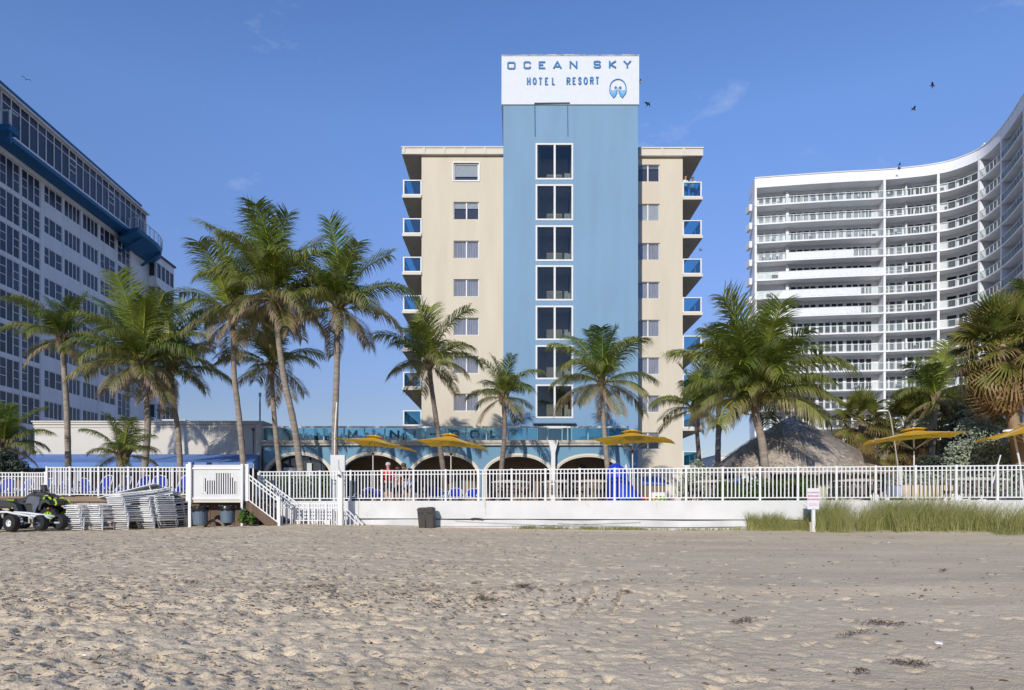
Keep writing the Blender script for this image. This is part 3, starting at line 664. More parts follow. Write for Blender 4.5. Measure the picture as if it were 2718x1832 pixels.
for k in range(NFL):
    zs_ = RZ0-RH*k
    b = MB(); rbox(b, 0, STOT-.1, -rb, .12, zs_-.18, zs_); slab = b.build('balcony_slab', M['bldwhite'], right)
    for bi in range(len(fins)-1):
        s0, s1 = fins[bi]+.30, fins[bi+1]
        if bi >= 6 or s1-s0 < .8: continue
        n = max(2, round((s1-s0)/1.02)); f = MB()
        rbox(f, s0, s1, -.02, .05, zs_+.98, zs_+1.05)
        rbox(f, s0, s1, 0, .03, zs_+.06, zs_+.10)
        for i in range(n+1):
            s = s0+(s1-s0)*i/n; rbox(f, s-.035, s+.035, -.015, .045, zs_, zs_+.98)
        rail = f.build('balcony_rail', M['white'], right)
        for i in range(n):
            sa, sb = s0+(s1-s0)*i/n+.035, s0+(s1-s0)*(i+1)/n-.035
            white = bi == 0 and ((k == 3 and 3 < i < 13) or (k == 4 and i > 2) or (k in (5,6) and 2 < i < n-3))
            m_ = M['frosted'] if white else M['railglass_clear']
            if npane < 290 and k < 9:
                g = MB(); rbox(g, sa, sb, .008, .02, zs_+.10, zs_+.98); g.build('glass_pane', m_, rail); npane += 1
            else: rbox(restf if white else restp, sa, sb, .008, .02, zs_+.10, zs_+.98)
        # windows on the wall behind
        W_ = s1-s0; ws = []
        if bi == 0:
            ws = [(.75+i*.98, .62, 'l') for i in range(4)] + [(5.6+i*1.0, .72, 'd') for i in range(4)] + [(9.8+i*.98, .68, 'd') for i in range(4)] + [(14.0+i*.98,.7,'d') for i in range(4)]
            sc_ = W_/18.6; ws = [(a*sc_, w_*sc_, t) for a,w_,t in ws]
        elif bi == 1: sc_ = W_/8.4; ws = [((.4+i*1.15)*sc_, .8*sc_, 'm') for i in range(3)]+[((4.5+i*1.22)*sc_, .85*sc_, 'k') for i in range(3)]
        else:
            m_ = max(3, int(W_/1.15)); ws = [((.9+i*1.12)*W_/(m_*1.12+.9), .82*W_/(m_*1.12+.9), 'k') for i in range(m_)]
        if bi in (0,1):
            sa, sb = (s0+(4.7*sc_), s0+5.1*sc_) if bi == 0 else (s0+3.85*sc_, s0+4.1*sc_)
            b = MB(); rbox(b, sa, sb, -rb, -rb+.7, zs_, zs_+RH-.19); b.build('pier', M['bldwhite'], right)
        for (a,w_,ty) in ws:
            if s0+a+w_ > s1: continue
            shut = bi == 0 and ty == 'l' and k in (4,5)
            tall = ty in ('l','m')
            mm = {'l': M['greyshade'] if k else M['winmid'], 'd': M['winfar'], 'm': M['winmid'], 'k': M['winfar']}[ty]
            if shut: mm = M['frosted']
            z0w, z1w = zs_+.08, zs_+2.05
            if nwin < 295:
                g = MB(); rbox(g, s0+a, s0+a+w_, -rb-.02, -rb+.05, z0w, z1w); wo = g.build('window', mm, right); nwin += 1
                if ty == 'd' or ty == 'l' or ty == 'm':
                    c = MB()
                    if ty == 'd': rbox(c, s0+a+.06, s0+a+w_-.06, -rb+.051, -rb+.065, z0w+.05, z1w-.42)
                    else: rbox(c, s0+a, s0+a+w_, -rb+.051, -rb+.075, zs_+1.05, zs_+1.13)
                    c.build('blind' if ty == 'd' else 'frame', M['greyshade'] if ty == 'd' else M['white'], wo)
            else: rbox(restd if ty in 'dk' else restw, s0+a, s0+a+w_, -rb-.02, -rb+.05, z0w, z1w)
stuff(restp.build('glass_panes', M['railglass_clear'], right)); stuff(restw.build('windows', M['winmid'], right)); stuff(restd.build('balcony_doors', M['winfar'], right))
if restf.v: stuff(restf.build('frosted_panels', M['frosted'], right))
# furniture glimpsed on the balconies
b = MB(); rr = random.Random(4)
for k in range(NFL):
    for j in range(11):
        s = rr.uniform(.6, STOT-12); p, nn = at(s); T_ = Vector((-nn.y,nn.x,0)); z = RZ0-RH*k; q = p-nn*rr.uniform(.6,1.3)+Vector((0,0,z))
        for (a,c,w_,h0,h1) in ((-.25,.25,.25,.38,.45),(-.25,.25,.03,.45,.85)):
            b.bar(q+T_*a+Vector((0,0,(h0+h1)/2)), q+T_*c+Vector((0,0,(h0+h1)/2)), w_*2, h1-h0)
stuff(b.build('balcony_furniture', mat('balcony_chair_grey', (.22,.23,.24), .8, obvar=.3), right))
# nubs of the side balconies, ceiling light, rooftop vent
p0, n0 = at(0); 
for k in range(12):
    z = RZ0-RH*k-.3
    b = MB(); b.box(p0.x-.45, p0.x-.001, p0.y+1, p0.y+2.5, z, z+.95); b.build('side_balcony', M['white'], right)
sV = s_px(2595); pV, nV = at(sV)
b = MB(); b.cyl(pV-nV*1+Vector((0,0,49.42)), .22, .5, 8); b.cyl(pV-nV*1+Vector((0,0,49.92)), .4, .1, 8); b.cyl(pV-nV*1+Vector((0,0,50.02)), .15, .3, 8); b.build('roof_vent', M['white'], right)
sF = s_px(2560); b = MB()
zl_ = RZ0-RH*11
for j in (0,1):
    p, nn = at(s_px(2548)+j*1.3); b.box(p.x-.28,p.x+.28,p.y+.5,p.y+1.1,zl_,zl_+.85)
b.build('red_cushion', mat('red_fabric', (.55,.02,.03), .8), right)
# ================================================================ blue arcade wing with glass-railed terrace
AD = 41.0
arc_b = thing('arcade_building', 'low blue arcade wing with cream arches and a glass-railed roof terrace', 'building', (X_(1180,AD),AD,1.7))
ax0, ax1 = X_(699,AD), X_(1672,AD); ztop_a = Z_(1183,AD); zsp = Z_(1262,AD)
arches = [(792,84,1208,1196),(991,84,1208,0),(1180,86,1209,0),(1375,86,1212,0),(1562,86,1213,0)]
def arch_pts(c, hw, apex, n=20, g=0):
    xc, a, h = X_(c,AD), hw/F*AD+g, Z_(apex,AD)-zsp+g
    return [(xc-a*math.cos(math.pi*k/n), zsp+h*math.sin(math.pi*k/n)) for k in range(n+1)]
b = MB(); prev = ax0
for (c,hw,ap,_) in arches:
    P_ = arch_pts(c,hw,ap); xl, xr = P_[0][0], P_[-1][0]
    b.box(prev, xl, AD, AD+.4, 1.7, ztop_a)
    for k in range(len(P_)-1):
        (xa,za),(xb,zb) = P_[k],P_[k+1]
        vs = [(xa,AD,za),(xb,AD,zb),(xb,AD,ztop_a),(xa,AD,ztop_a)]; vs += [(x,y+.4,z) for x,y,z in vs]
        b.add(vs, [(0,1,2,3),(7,6,5,4),(0,4,5,1)])
    prev = xr
b.box(prev, ax1, AD, AD+.4, 1.7, ztop_a); b.box(ax1-.4, ax1, AD+.4, TD-.1, 1.7, ztop_a)
b.build('arcade_wall', M['arcadeblue'], arc_b)
for (c,hw,ap,_) in arches:
    b = MB(); Pi, Po = arch_pts(c,hw,ap,24), arch_pts(c,hw,ap,24,.20)
    for (g0,g1,yy) in ((0,.20,AD-.06),(.07,.13,AD-.09)):
        A1, A2 = arch_pts(c,hw,ap,24,g0), arch_pts(c,hw,ap,24,g1)
        for k in range(24):
            vs = [(A1[k][0],yy,A1[k][1]),(A1[k+1][0],yy,A1[k+1][1]),(A2[k+1][0],yy,A2[k+1][1]),(A2[k][0],yy,A2[k][1])]; vs += [(x,AD-.001,z) for x,y,z in vs]
            b.add(vs, [(0,1,2,3),(0,4,5,1),(3,2,6,7)])
    for s_,xx in ((1,Pi[0][0]),(-1,Pi[-1][0])): b.box(min(xx,xx-.2*s_), max(xx,xx-.2*s_), AD-.06, AD-.001, 1.7, zsp)
    b.build('arch_moulding', M['trim'], arc_b)
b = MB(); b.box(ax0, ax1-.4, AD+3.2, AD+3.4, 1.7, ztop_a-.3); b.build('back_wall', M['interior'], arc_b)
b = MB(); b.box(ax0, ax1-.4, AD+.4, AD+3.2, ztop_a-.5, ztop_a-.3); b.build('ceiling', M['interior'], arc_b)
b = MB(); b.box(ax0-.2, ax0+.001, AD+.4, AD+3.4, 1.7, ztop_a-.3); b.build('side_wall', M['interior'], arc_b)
# glazed first arch with dark frames and curtains
f = MB()
for px in (735,760,790,815,843): f.box(X_(px,AD)-.04,X_(px,AD)+.04,AD+.55,AD+.62,1.7,ztop_a-.5)
f.box(X_(705,AD),X_(878,AD),AD+.55,AD+.62,2.9,3.0); gl = f.build('glazing', M['joint'], arc_b)
g = MB(); g.box(X_(705,AD),X_(878,AD),AD+.64,AD+.65,1.7,ztop_a-.5); g.build('pane', M['winglass'], gl)
g = MB(); g.box(X_(808,AD),X_(821,AD),AD+.50,AD+.54,1.9,Z_(1228,AD)); g.box(X_(745,AD),X_(783,AD),AD+.50,AD+.54,1.9,Z_(1240,AD)); g.build('curtain', M['blind'], gl)
# things under the arcade: doors, picture panels, service openings
for (px,w_,ya,yb,mm) in ((1010,26,1262,1330,'dark'),(1095,30,1265,1330,'winmid'),(1150,40,1270,1320,'dark'),(1215,28,1268,1330,'winmid'),(1330,50,1255,1330,'dark'),(1440,40,1265,1330,'interior'),(1500,45,1258,1300,'dark'),(1547,16,1235,1250,'joint'),(1598,24,1262,1330,'dark')):
    b = MB(); b.box(X_(px-w_/2,AD+3), X_(px+w_/2,AD+3), AD+3.12, AD+3.19, max(1.71,Z_(yb,AD+3)), Z_(ya,AD+3)); b.build('door' if yb == 1330 else 'wall_panel', M[mm], arc_b)
# cornice, downspout, terrace rail
b = MB(); b.box(ax0-.1, ax1+.12, AD-.22, AD+.4, ztop_a, ztop_a+.14); b.box(ax0-.15, ax1+.18, AD-.30, AD+.4, ztop_a+.14, ztop_a+.30); b.build('cornice', M['stone'], arc_b)
b = MB(); b.box(ax0-.1, ax1, AD+.4, WD-.01 if False else TD-.1, ztop_a-.05, ztop_a+.05); b.build('terrace_floor', M['deck'], arc_b)
b = MB(); xd = X_(1467,AD); b.add([(xd-.30,AD-.52,ztop_a+.28),(xd+.30,AD-.52,ztop_a+.28),(xd+.30,AD-.31,ztop_a+.28),(xd-.30,AD-.31,ztop_a+.28),(xd-.12,AD-.5,ztop_a-.45),(xd+.12,AD-.5,ztop_a-.45),(xd+.12,AD-.31,ztop_a-.45),(xd-.12,AD-.31,ztop_a-.45)], [(0,1,5,4),(1,2,6,5),(2,3,7,6),(3,0,4,7),(3,2,1,0)])
b.box(xd-.12, xd+.12, AD-.5, AD-.31, 1.7, ztop_a-.45); b.build('downspout', M['white'], arc_b)
zr0, zr1 = ztop_a+.30, Z_(1134,AD)
f = MB(); f.box(ax0, X_(1668,AD), AD-.12, AD-.02, zr1-.06, zr1+.05)
np_ = 18; stp = (X_(1668,AD)-ax0)/np_
f.box(X_(1668,AD)-.05,X_(1668,AD)+.05,AD-.12,AD-.02,zr0,zr1-.06)
rl = f.build('terrace_rail', M['white'], arc_b)
for i in range(1,np_):
    f = MB(); f.box(ax0+i*stp-.035, ax0+i*stp+.035, AD-.10, AD-.04, zr0, zr1-.06); f.build('post', M['postblue'] if 'postblue' in M else M.setdefault('postblue', mat('pale_blue_metal', (.20,.42,.52), .5)), rl)
for i in range(np_):
    g = MB(); g.box(ax0+i*stp+.04, ax0+(i+1)*stp-.04, AD-.075, AD-.065, zr0+.02, zr1-.08); g.build('glass_pane', M['terraceglass'], rl)
M['decal'] = mat('dark_teal_letter', (.03,.12,.19), .5)
for g, px in (('M',937),('I',993),('N',1048),('I',1101),('-',1154),('G',1207),('O',1261),('L',1314),('F',1364)):
    w_ = 26/F*AD; letter(GL[g], X_(px,AD)-w_/2, zr0+.12, w_, zr1-zr0-.3, .13, AD-.08, arc_b, M['decal'], th=.01)
# rear edge of the terrace with planter and low parapet
b = MB(); b.box(ax0, X_(1120,AD), TD-1.2, TD-1.0, ztop_a, ztop_a+.62); b.build('rear_parapet', M['cream2'], arc_b)
b = MB(); b.box(ax1+.02, X_(1697,AD+4), AD+4.2, AD+4.5, 1.7, Z_(1268,AD+4)); b.build('side_wall', M['cream2'], arc_b)

# ================================================================ low cream building and its blue awning
LD = 41.4
lowb = thing('low_building', 'low windowless cream building with a blue awning, left of the arcade', 'building', (X_(400,LD),LD,1.7))
b = MB(); b.box(X_(92,LD), X_(694,LD), LD, LD+9, 1.7, Z_(1127,LD)); b.build('wall', M['cream2'], lowb)
b = MB(); b.box(X_(90,LD), X_(698,LD), LD-.10, LD+9.1, Z_(1127,LD), Z_(1121,LD)); b.box(X_(90,LD)-.05, X_(698,LD)+.06, LD-.18, LD+9.1, Z_(1121,LD), Z_(1118,LD)); b.box(X_(90,LD), X_(698,LD), LD-.05, LD-.001, Z_(1135,LD), Z_(1130,LD)); b.build('parapet', M['cream2'], lowb)
b = MB(); b.box(X_(683,LD),X_(697,LD),LD-.22,LD-.001,1.7,Z_(1128,LD)); b.build('pilaster', M['cream2'], lowb)
b = MB(); b.tube([(X_(673,LD),LD-.06,Z_(1204,LD)),(X_(673,LD),LD-.06,Z_(1142,LD))], .025, 6); b.tube([(X_(673,LD),LD-.10,Z_(1143,LD)),(X_(673,LD),LD-.10,Z_(1138,LD))], .08, 8); b.build('wall_pipe', M['joint'], lowb)
b = MB(); b.box(X_(430,LD+2),X_(470,LD+2),LD+2,LD+3,Z_(1120,LD+2),Z_(1113,LD+2)); b.box(X_(475,LD+2),X_(492,LD+2),LD+2,LD+3,Z_(1120,LD+2),Z_(1114,LD+2)); b.build('roof_box', M['cream2'], lowb)
M['awning'] = mat('blue_canvas', (.12,.22,.48), .75, var=.12, scale=.9, bump=.15, bscale=3)
aw = thing('awning', 'long sloping blue canvas awning along the low cream building', 'awning', (X_(350,LD-3),LD-3,1.7))
yA, yB = LD-.05, LD-4.6; z1a, z0a = Z_(1206,LD), Z_(1228,LD-4.6)
xs_t = [X_(85,LD)+(X_(690,LD)-X_(85,LD))*i/6 for i in range(7)]; xs_b = [X_(22,yB)+(X_(612,yB)+1.2-X_(22,yB))*i/6 for i in range(7)]
for i in range(6):
    b = MB(); n_ = 5; vs = []; 
    for j in range(n_+1):
        t = j/n_; sag = -.10*math.sin(math.pi*t)
        for s_ in (0,1): 
            xt = xs_t[i+s_]; xb = xs_b[i+s_]; vs.append((xt+(xb-xt)*t+ (0 if s_ else .0), yA+(yB-yA)*t, z1a+(z0a-z1a)*t+sag*(1 if 0 < t < 1 else 0)))
    b.add(vs, [(2*j,2*j+1,2*j+3,2*j+2) for j in range(n_)]); b.build('canvas_panel', M['awning'], aw, smooth=True)
b = MB(); b.box(xs_b[0], xs_b[-1], yB-.02, yB, z0a-.30, z0a+.01); b.build('valance', M['awning'], aw)
b = MB(); b.add([(xs_t[-1],yA,z1a),(xs_b[-1],yB,z0a),(xs_b[-1],yB,z0a-.3),(xs_t[-1],yA,z0a-.3)], [(0,1,2,3)]); b.add([(xs_t[0],yA,z1a),(xs_b[0],yB,z0a),(xs_b[0],yB,z0a-.3),(xs_t[0],yA,z0a-.3)], [(0,3,2,1)]); b.build('end_panel', M['awning'], aw)
for i in (0,2,4,6):
    f = MB(); f.bar((xs_b[i],yB+.06,z0a-.05),(xs_b[i],yB+.06,1.95),.07); f.build('post', M['white'], aw)
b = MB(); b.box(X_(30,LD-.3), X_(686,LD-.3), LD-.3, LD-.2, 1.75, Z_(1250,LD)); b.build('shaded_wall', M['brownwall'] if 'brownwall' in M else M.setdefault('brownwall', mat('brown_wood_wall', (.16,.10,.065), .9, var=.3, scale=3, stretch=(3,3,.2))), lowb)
# thin black mast on the roof
t = thing('mast', 'thin black mast on the roof between the low building and the arcade', 'mast', (X_(690,LD+3),LD+3,Z_(1118,LD)))
f = MB(); f.tube([(X_(690,LD+3),LD+3,4.5),(X_(690,LD+3),LD+3,Z_(1052,LD+3))], .05, 6); f.build('pole', M['joint'], t); f = MB(); f.tube([(X_(690,LD+3),LD+3,Z_(1052,LD+3)),(X_(690,LD+3),LD+3,Z_(1043,LD+3))], .09, 8); f.build('cap', M['joint'], t)
# small flat-roofed white house glimpsed between the hotel and the hut
sh = thing('distant_building', 'small flat-roofed white building glimpsed between the hotel and the thatched hut', 'building', (X_(1920,80),80,1.7))
b = MB(); b.box(X_(1900,80),X_(1960,80),80,86,1.7,Z_(1210,80)); b.build('wall', M['bldwhite'], sh); b = MB(); b.box(X_(1898,80),X_(1962,80),79.8,86.2,Z_(1210,80),Z_(1208,80)); b.build('roof', M['white'], sh)
b = MB(); b.box(X_(1893,79),X_(1901,79),79,79.6,Z_(1232,79),Z_(1222,79)); b.build('air_unit', M['greyshade'], sh)
# ================================================================ sea wall, fences, platform, stairs
FR = math.atan(-FA); kx = math.cos(FR)
def flx(px): return fl(px)[0]/kx                        # distance along the fence line
def frame_thing(name, label, cat, dy=0, group=None):
    return thing(name, label, cat, (0, FD+dy, 0), FR, group)
wall = frame_thing('sea_wall', 'long low white-painted sea wall between the sand and the white railing', 'wall', 0)
M['wallfoot'] = mat('wall_footing', (.50,.49,.46), .85, scale=1.1, bump=.3, bscale=12, col2=(.68,.675,.65), detail=9)
x0, x1 = flx(740), 23.0
joints = [x0, flx(953)] ; z1w = 1.765
b = MB(); b.box(x0, flx(953)-.01, -.02, .30, .4, z1w); b.build('wall_panel', M['whitewall'], wall, local=True)
b = MB(); b.box(flx(953)+.01, x1, -.04, .30, 1.14, z1w); b.build('wall_panel', M['whitewall'], wall, local=True)
b = MB(); n = 40; vs = []
for i in range(n+1):
    t = x0+.35+(x1-x0-.35)*i/n; h = 1.10+.012*math.sin(i*1.3); h2 = .4
    vs += [(t,-.10,h),(t,-.15,h2),(t,.28,h),(t,.28,h2)]
b.add(vs, [(4*i,4*i+1,4*i+5,4*i+4) for i in range(n)]+[(4*i+2,4*i,4*i+4,4*i+6) for i in range(n)]); b.build('footing', M['wallfoot'], wall, local=True)
M['cable'] = mat('dark_cable', (.05,.05,.05), .6)
for k,(pa,pb,za,zb) in enumerate(((950,1700,.92,1.04),(1210,2000,1.06,.90),(1480,2060,1.0,.96))):
    b = MB(); pts = [(flx(pa)+(flx(pb)-flx(pa))*i/14, -.165-.01*k, za+(zb-za)*i/14-.10*math.sin(math.pi*i/14)) for i in range(15)]
    b.tube(pts, .005, 5); o = b.build('cable', M['cable'], None, local=True); o.location = (0,FD,0); o.rotation_euler[2] = FR
    tag(o, ['thin dark cable sagging over the footing from the stairs past the bin','thin dark cable sagging along the sea wall footing right of the bin','thin dark cable rising towards the beach grass on the wall footing'][k], 'cable')
b = MB(); b.tube([(flx(1252),-.17,1.13),(flx(1262),-.17,1.15),(flx(1275),-.17,1.14),(flx(1284),-.17,1.12)], .03, 6); b.build('pipe_stub', M['cable'], wall, local=True)

def make_picket(h):
    b = MB(); b.box(-.0175,.0175,-.0175,.0175,0,h); return b.mesh('picket', M['white'])
def fence(root, xs, z0, z1, npk, extra_mid=True, lowz=None):
    """xs: post positions along local x"""
    b = MB(); b.box(-.035,.035,-.035,.035,0,z1-z0+.14); pm = b.mesh('post', M['white']); pk = make_picket(z1-z0-.06)
    for x in xs: put('post', pm, root, (x,0,z0-.12))
    for i in range(len(xs)-1):
        a, c = xs[i]+.036, xs[i+1]-.036
        for j in range(1, npk+1):
            put('picket', pk, root, (a+(c-a)*j/(npk+1), 0, z0+.03))
    for nm, za, zb in (('top_rail',z1-.035,z1),('middle_rail',z1-.165,z1-.135),('bottom_rail',z0,z0+.035)):
        b = MB(); b.box(xs[0],xs[-1],-.022,.022,za,zb) if nm != 'middle_rail' else b.box(xs[0],xs[-1],-.0185,.0185,za,zb)
        b.build(nm, M['white'], root, local=True)
xs = [flx(687)+i*1.181 for i in range(26)]
f1 = frame_thing('metal_fence', 'long white metal picket railing standing on top of the white sea wall', 'fence', .12)
fence(f1, xs, 1.84, 2.86, 8)
LY = 24.6
f2 = thing('metal_fence', 'white picket railing on the wooden deck behind the stacked loungers', 'fence', (X_(125,LY),LY,0))
fence(f2, [X_(p,LY)-X_(125,LY) for p in (125,186,262,341,420,499)], 1.985, 2.985, 7)
f3 = thing('metal_fence', 'lower white picket railing at the far left behind the quad bike', 'fence', (X_(125,LY+.1),LY+.1,0))
fence(f3, [X_(p,LY)-X_(125,LY)-.02 for p in (-340,-260,-180,-100,-20,61,122)], 1.87, 2.80, 8)
# left deck
M['oldwood'] = mat('weathered_wood', (.22,.155,.10), .9, scale=2.5, col2=(.34,.25,.165), stretch=(.3,3,3), bump=.3, bscale=12, detail=8)
M['darkwood'] = mat('dark_wood', (.10,.065,.045), .9, scale=2.5, col2=(.17,.115,.08), stretch=(3,3,.3), bump=.3, bscale=12)
M['palewood'] = mat('pale_wood_plank', (.42,.35,.28), .9, scale=2.5, col2=(.52,.45,.36), stretch=(3,3,.3), bump=.2, bscale=12)
dkp = thing('wooden_deck', 'raised wooden deck edge with planked front behind the stacked loungers', 'deck', (X_(330,LY),LY,.85))
b = MB(); b.box(X_(-400,LY), X_(672,LY), LY-.10, LY+.9, 1.86, 1.925); b.build('deck_board', M['oldwood'], dkp)
b = MB(); b.box(X_(150,LY), X_(500,LY), LY-.16, LY-.101, 1.74, 1.93); b.build('fascia', M['oldwood'], dkp)
b = MB(); b.box(X_(503,LY), X_(660,LY), LY-.16, LY-.101, 1.70, 1.92); b.build('fascia', M['oldwood'], dkp)
x = X_(-400,LY); i = 0
while x < X_(672,LY):
    b = MB(); dz = rnd.uniform(-.01,.01); b.box(x, x+.28, LY-.06+dz, LY+.02, .6, 1.855); b.build('plank', M['palewood'] if x < X_(300,LY) else M['darkwood'], dkp); x += .29; i += 1
# board with a slatted opening on two posts (notice panel / gate seen from behind)
BY = 23.9
bd = thing('panel_screen', 'white wooden screen panel with a slatted opening, on posts beside the stairs', 'screen', (X_(575,BY),BY,.9))
for px, yt, w_ in ((507,1228,.10),(645,1232,.075)):
    b = MB(); x = X_(px,BY); b.box(x-w_/2,x+w_/2,BY-.12,BY-.02,.7,Z_(yt,BY)); b.build('post', M['white'], bd)
for px in (499,655):
    b = MB(); x = X_(px,BY); b.box(x-.08,x+.06,BY-.0,BY+.10,1.75,Z_(1232,BY)); b.build('post', M['white'], bd)
bx0, bx1 = X_(511,BY)-.0, X_(641,BY)+.02; zb0, zb1 = Z_(1325,BY), Z_(1234,BY)
ox0, ox1, oz0, oz1 = X_(533,BY), X_(629,BY), Z_(1312,BY), Z_(1256,BY)
b = MB(); b.box(bx0,ox0,BY,BY+.05,zb0,zb1); b.box(ox1,bx1,BY,BY+.05,zb0,zb1); b.box(ox0,ox1,BY,BY+.05,oz1,zb1); b.box(ox0,ox1,BY,BY+.05,zb0,oz0); b.build('panel', M['whitewall'], bd)
for za in (zb1-.16, zb0-.02):
    b = MB(); b.box(bx0,bx1,BY-.05,BY-.001,za,za+.07); b.build('rail', M['white'], bd)
b = MB(); b.box(bx0,bx1,BY-.01,BY+.06,Z_(1334,BY),zb0-.02); b.build('rail', M['trim'], bd)
# staggered slats inside the opening
bot = [(535,541,1270,1305)]
n = 16
for i in range(n):
    px = 533+96*(i+.5)/n; x = X_(px,BY); h = max(0, 1.0-abs(i-8.5)/8.5)
    b = MB(); b.box(x-.018,x+.018,BY+.01,BY+.04,oz0,oz1); b.build('slat', M['white'], bd)
for (pa,pb,ya,yb) in ((533,541,1256,1312),(541,549,1256,1270),(549,558,1256,1276),(558,571,1256,1276),(541,549,1305,1312),(612,620,1256,1268),(620,629,1256,1278)):
    b = MB(); b.box(X_(pa,BY)+.002,X_(pb,BY)-.002,BY-.004,BY+.045,Z_(yb,BY)+.002,Z_(ya,BY)-.002); b.build('block', M['whitewall'], bd)
# stairs
st = thing('staircase', 'brown wooden stairs with white railings leading from the deck down to the sand', 'stairs', (X_(700,23.8),23.8,.9))
sx0, sx1 = X_(658,23.6), X_(744,23.6)
for i in range(5):
    x = sx0+(sx1-sx0)*i/5; z = 1.9-.195*(i+1); w_ = (sx1-sx0)/5
    b = MB(); b.box(x-.02, x+w_+.02, 23.5, 24.6, z-.04, z); b.build('tread', M['oldwood'], st)
    b = MB(); b.box(x+.0, x+.03, 23.55, 24.55, z, z+.155); b.build('riser', M['darkwood'], st)
for yy in (23.42, 24.62):
    b = MB(); b.poly([(sx0,1.92),(sx0,1.50),(sx1-.3,.80),(sx1,.80),(sx1,.98)][::-1], yy, yy+.06); b.build('stringer', M['darkwood'], st)
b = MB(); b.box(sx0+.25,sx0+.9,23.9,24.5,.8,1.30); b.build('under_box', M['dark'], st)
def stair_rail(px0, y0t, y0b, px1, y1t, y1b, Y, n):
    xa, xb = X_(px0,Y), X_(px1,Y); za, zb, zc, zd = Z_(y0t,Y), Z_(y1t,Y), Z_(y0b,Y), Z_(y1b,Y)
    f = MB(); f.bar((xa,Y,za),(xb,Y,zb),.045); ro = f.build('handrail', M['white'], st)
    f = MB(); f.bar((xa,Y,za-.14),(xb,Y,zb-.14),.034); f.build('handrail', M['white'], st)
    f = MB(); f.bar((xa,Y,zc),(xb,Y,zd),.035); f.build('bottom_rail', M['white'], st)
    for i in range(n):
        t = (i+.5)/n; x = xa+(xb-xa)*t; f = MB(); f.box(x-.016,x+.016,Y-.016,Y+.016,zc+(zd-zc)*t,za+(zb-za)*t); f.build('baluster', M['white'], st)
    return xa, xb
stair_rail(657,1258,1325,741,1322,1389, 23.36, 9)
stair_rail(684,1259,1326,790,1336,1398, 24.75, 11)
for px, Y, ya, yb in ((741,23.36,1318,1397),(687,24.75,1254,1362),(657,23.36,1254,1330)):
    f = MB(); x = X_(px,Y); f.box(x-.04,x+.04,Y-.04,Y+.04,Z_(yb,Y),Z_(ya,Y)); f.build('post', M['white'], st)
# low ramp railing at the stair foot
rf = frame_thing('metal_fence', 'low white railing in front of the wall at the foot of the stairs', 'fence', -.75)
def rx(px): 
    u = (px-CX)/F; D = (FD-.75)/(1+FA*u); return u*D/kx
fence(rf, [rx(p) for p in (747,820,866,908)], .88, 1.68, 5)
f = MB(); z_ = 1.68; f.bar((rx(908),0,1.66),(rx(962),0,.92),.03); f.bar((rx(908),0,1.50),(rx(950),0,.92),.025)
for i in range(4): t = (i+1)/5; f.bar((rx(908+54*t),0,1.66-.74*t),(rx(908+54*t),0,.86),.02)
f.build('handrail', M['white'], rf, local=True)
bn = frame_thing('bench', 'white slatted bench against the wall behind the low ramp railing', 'bench', -.32)
for j,(za) in enumerate((1.18,1.30,1.42)):
    f = MB(); f.box(rx(790),rx(880),-.02,.02,za-.04,za+.04); f.build('back_slat', M['white'], bn, local=True)
for j in range(3):
    f = MB(); f.box(rx(788),rx(882),-.45+j*.12,-.36+j*.12,1.06,1.09); f.build('seat_slat', M['white'], bn, local=True)
for px in (795,835,876):
    f = MB(); f.box(rx(px)-.03,rx(px)+.03,-.44,-.38,.8,1.06); f.build('leg', M['white'], bn, local=True); f = MB(); f.box(rx(px)-.03,rx(px)+.03,-.02,.03,.8,1.46); f.build('leg', M['white'], bn, local=True)
# outdoor shower column
sh_ = thing('outdoor_shower', 'white outdoor shower post with a bent pipe at the right end of the stair railings', 'shower', (X_(903,23.9),23.9,.85))
x = X_(903,23.9); f = MB(); f.box(x-.085,x+.085,23.86,24.02,.7,Z_(1252,23.9)); f.build('post', M['white'], sh_)
f = MB(); f.tube([(x+.10,23.82,.9),(x+.10,23.82,2.55),(x+.06,23.8,2.75),(x-.02,23.78,2.9),(x-.03,23.78,3.2)], .022, 6); f.build('pipe', M['stone'], sh_)
f = MB(); f.cyl((x-.02,23.78,2.62), .05, .06, 8); f.build('valve', M['cable'], sh_)
bx = thing('utility_panel', 'upright white board behind the railing next to the leaning palm trunk', 'panel', (X_(897,25.6),25.6,1.7))
f = MB(); f.box(X_(877,25.6),X_(915,25.6),25.6,25.75,1.7,Z_(1208,25.6)); f.build('board', M['whitewall'], bx)

# bins
def bin_round(px, py_t, py_b, Y, lean, label):
    x = X_(px,Y); z0, z1 = Z_(py_b,Y), Z_(py_t,Y); t = thing('rubbish_bin', label, 'bin', (x,Y,z0))
    b = MB(); b.lathe([(.21,0),(.225,.05),(.26,(z1-z0)*.97),(.275,(z1-z0)*.98),(.275,z1-z0),(.25,z1-z0),(.24,(z1-z0)*.7)], n=20); b.build('drum', M['greybin'], t, smooth=False, local=True)
    b = MB(); pr = []
    n = 24; vs = []; fs = []
    rr = random.Random(px)
    for j,(r,z) in enumerate(((.265,z1-z0-.16),(.285,z1-z0-.10),(.29,z1-z0-.01),(.285,z1-z0+.02),(.24,z1-z0+.015),(.2,z1-z0-.08))):
        for k in range(n):
            q = r+rr.uniform(-.012,.018); a = 2*math.pi*k/n; vs.append((q*math.cos(a),q*math.sin(a),z+rr.uniform(-.035,.035)*(j in (0,1))+rr.uniform(-.01,.01)))
    for j in range(5):
        for k in range(n): fs.append((j*n+k,j*n+(k+1)%n,(j+1)*n+(k+1)%n,(j+1)*n+k))
    b.add(vs, fs); b.build('bin_bag', M['blackplastic'], t, local=True)
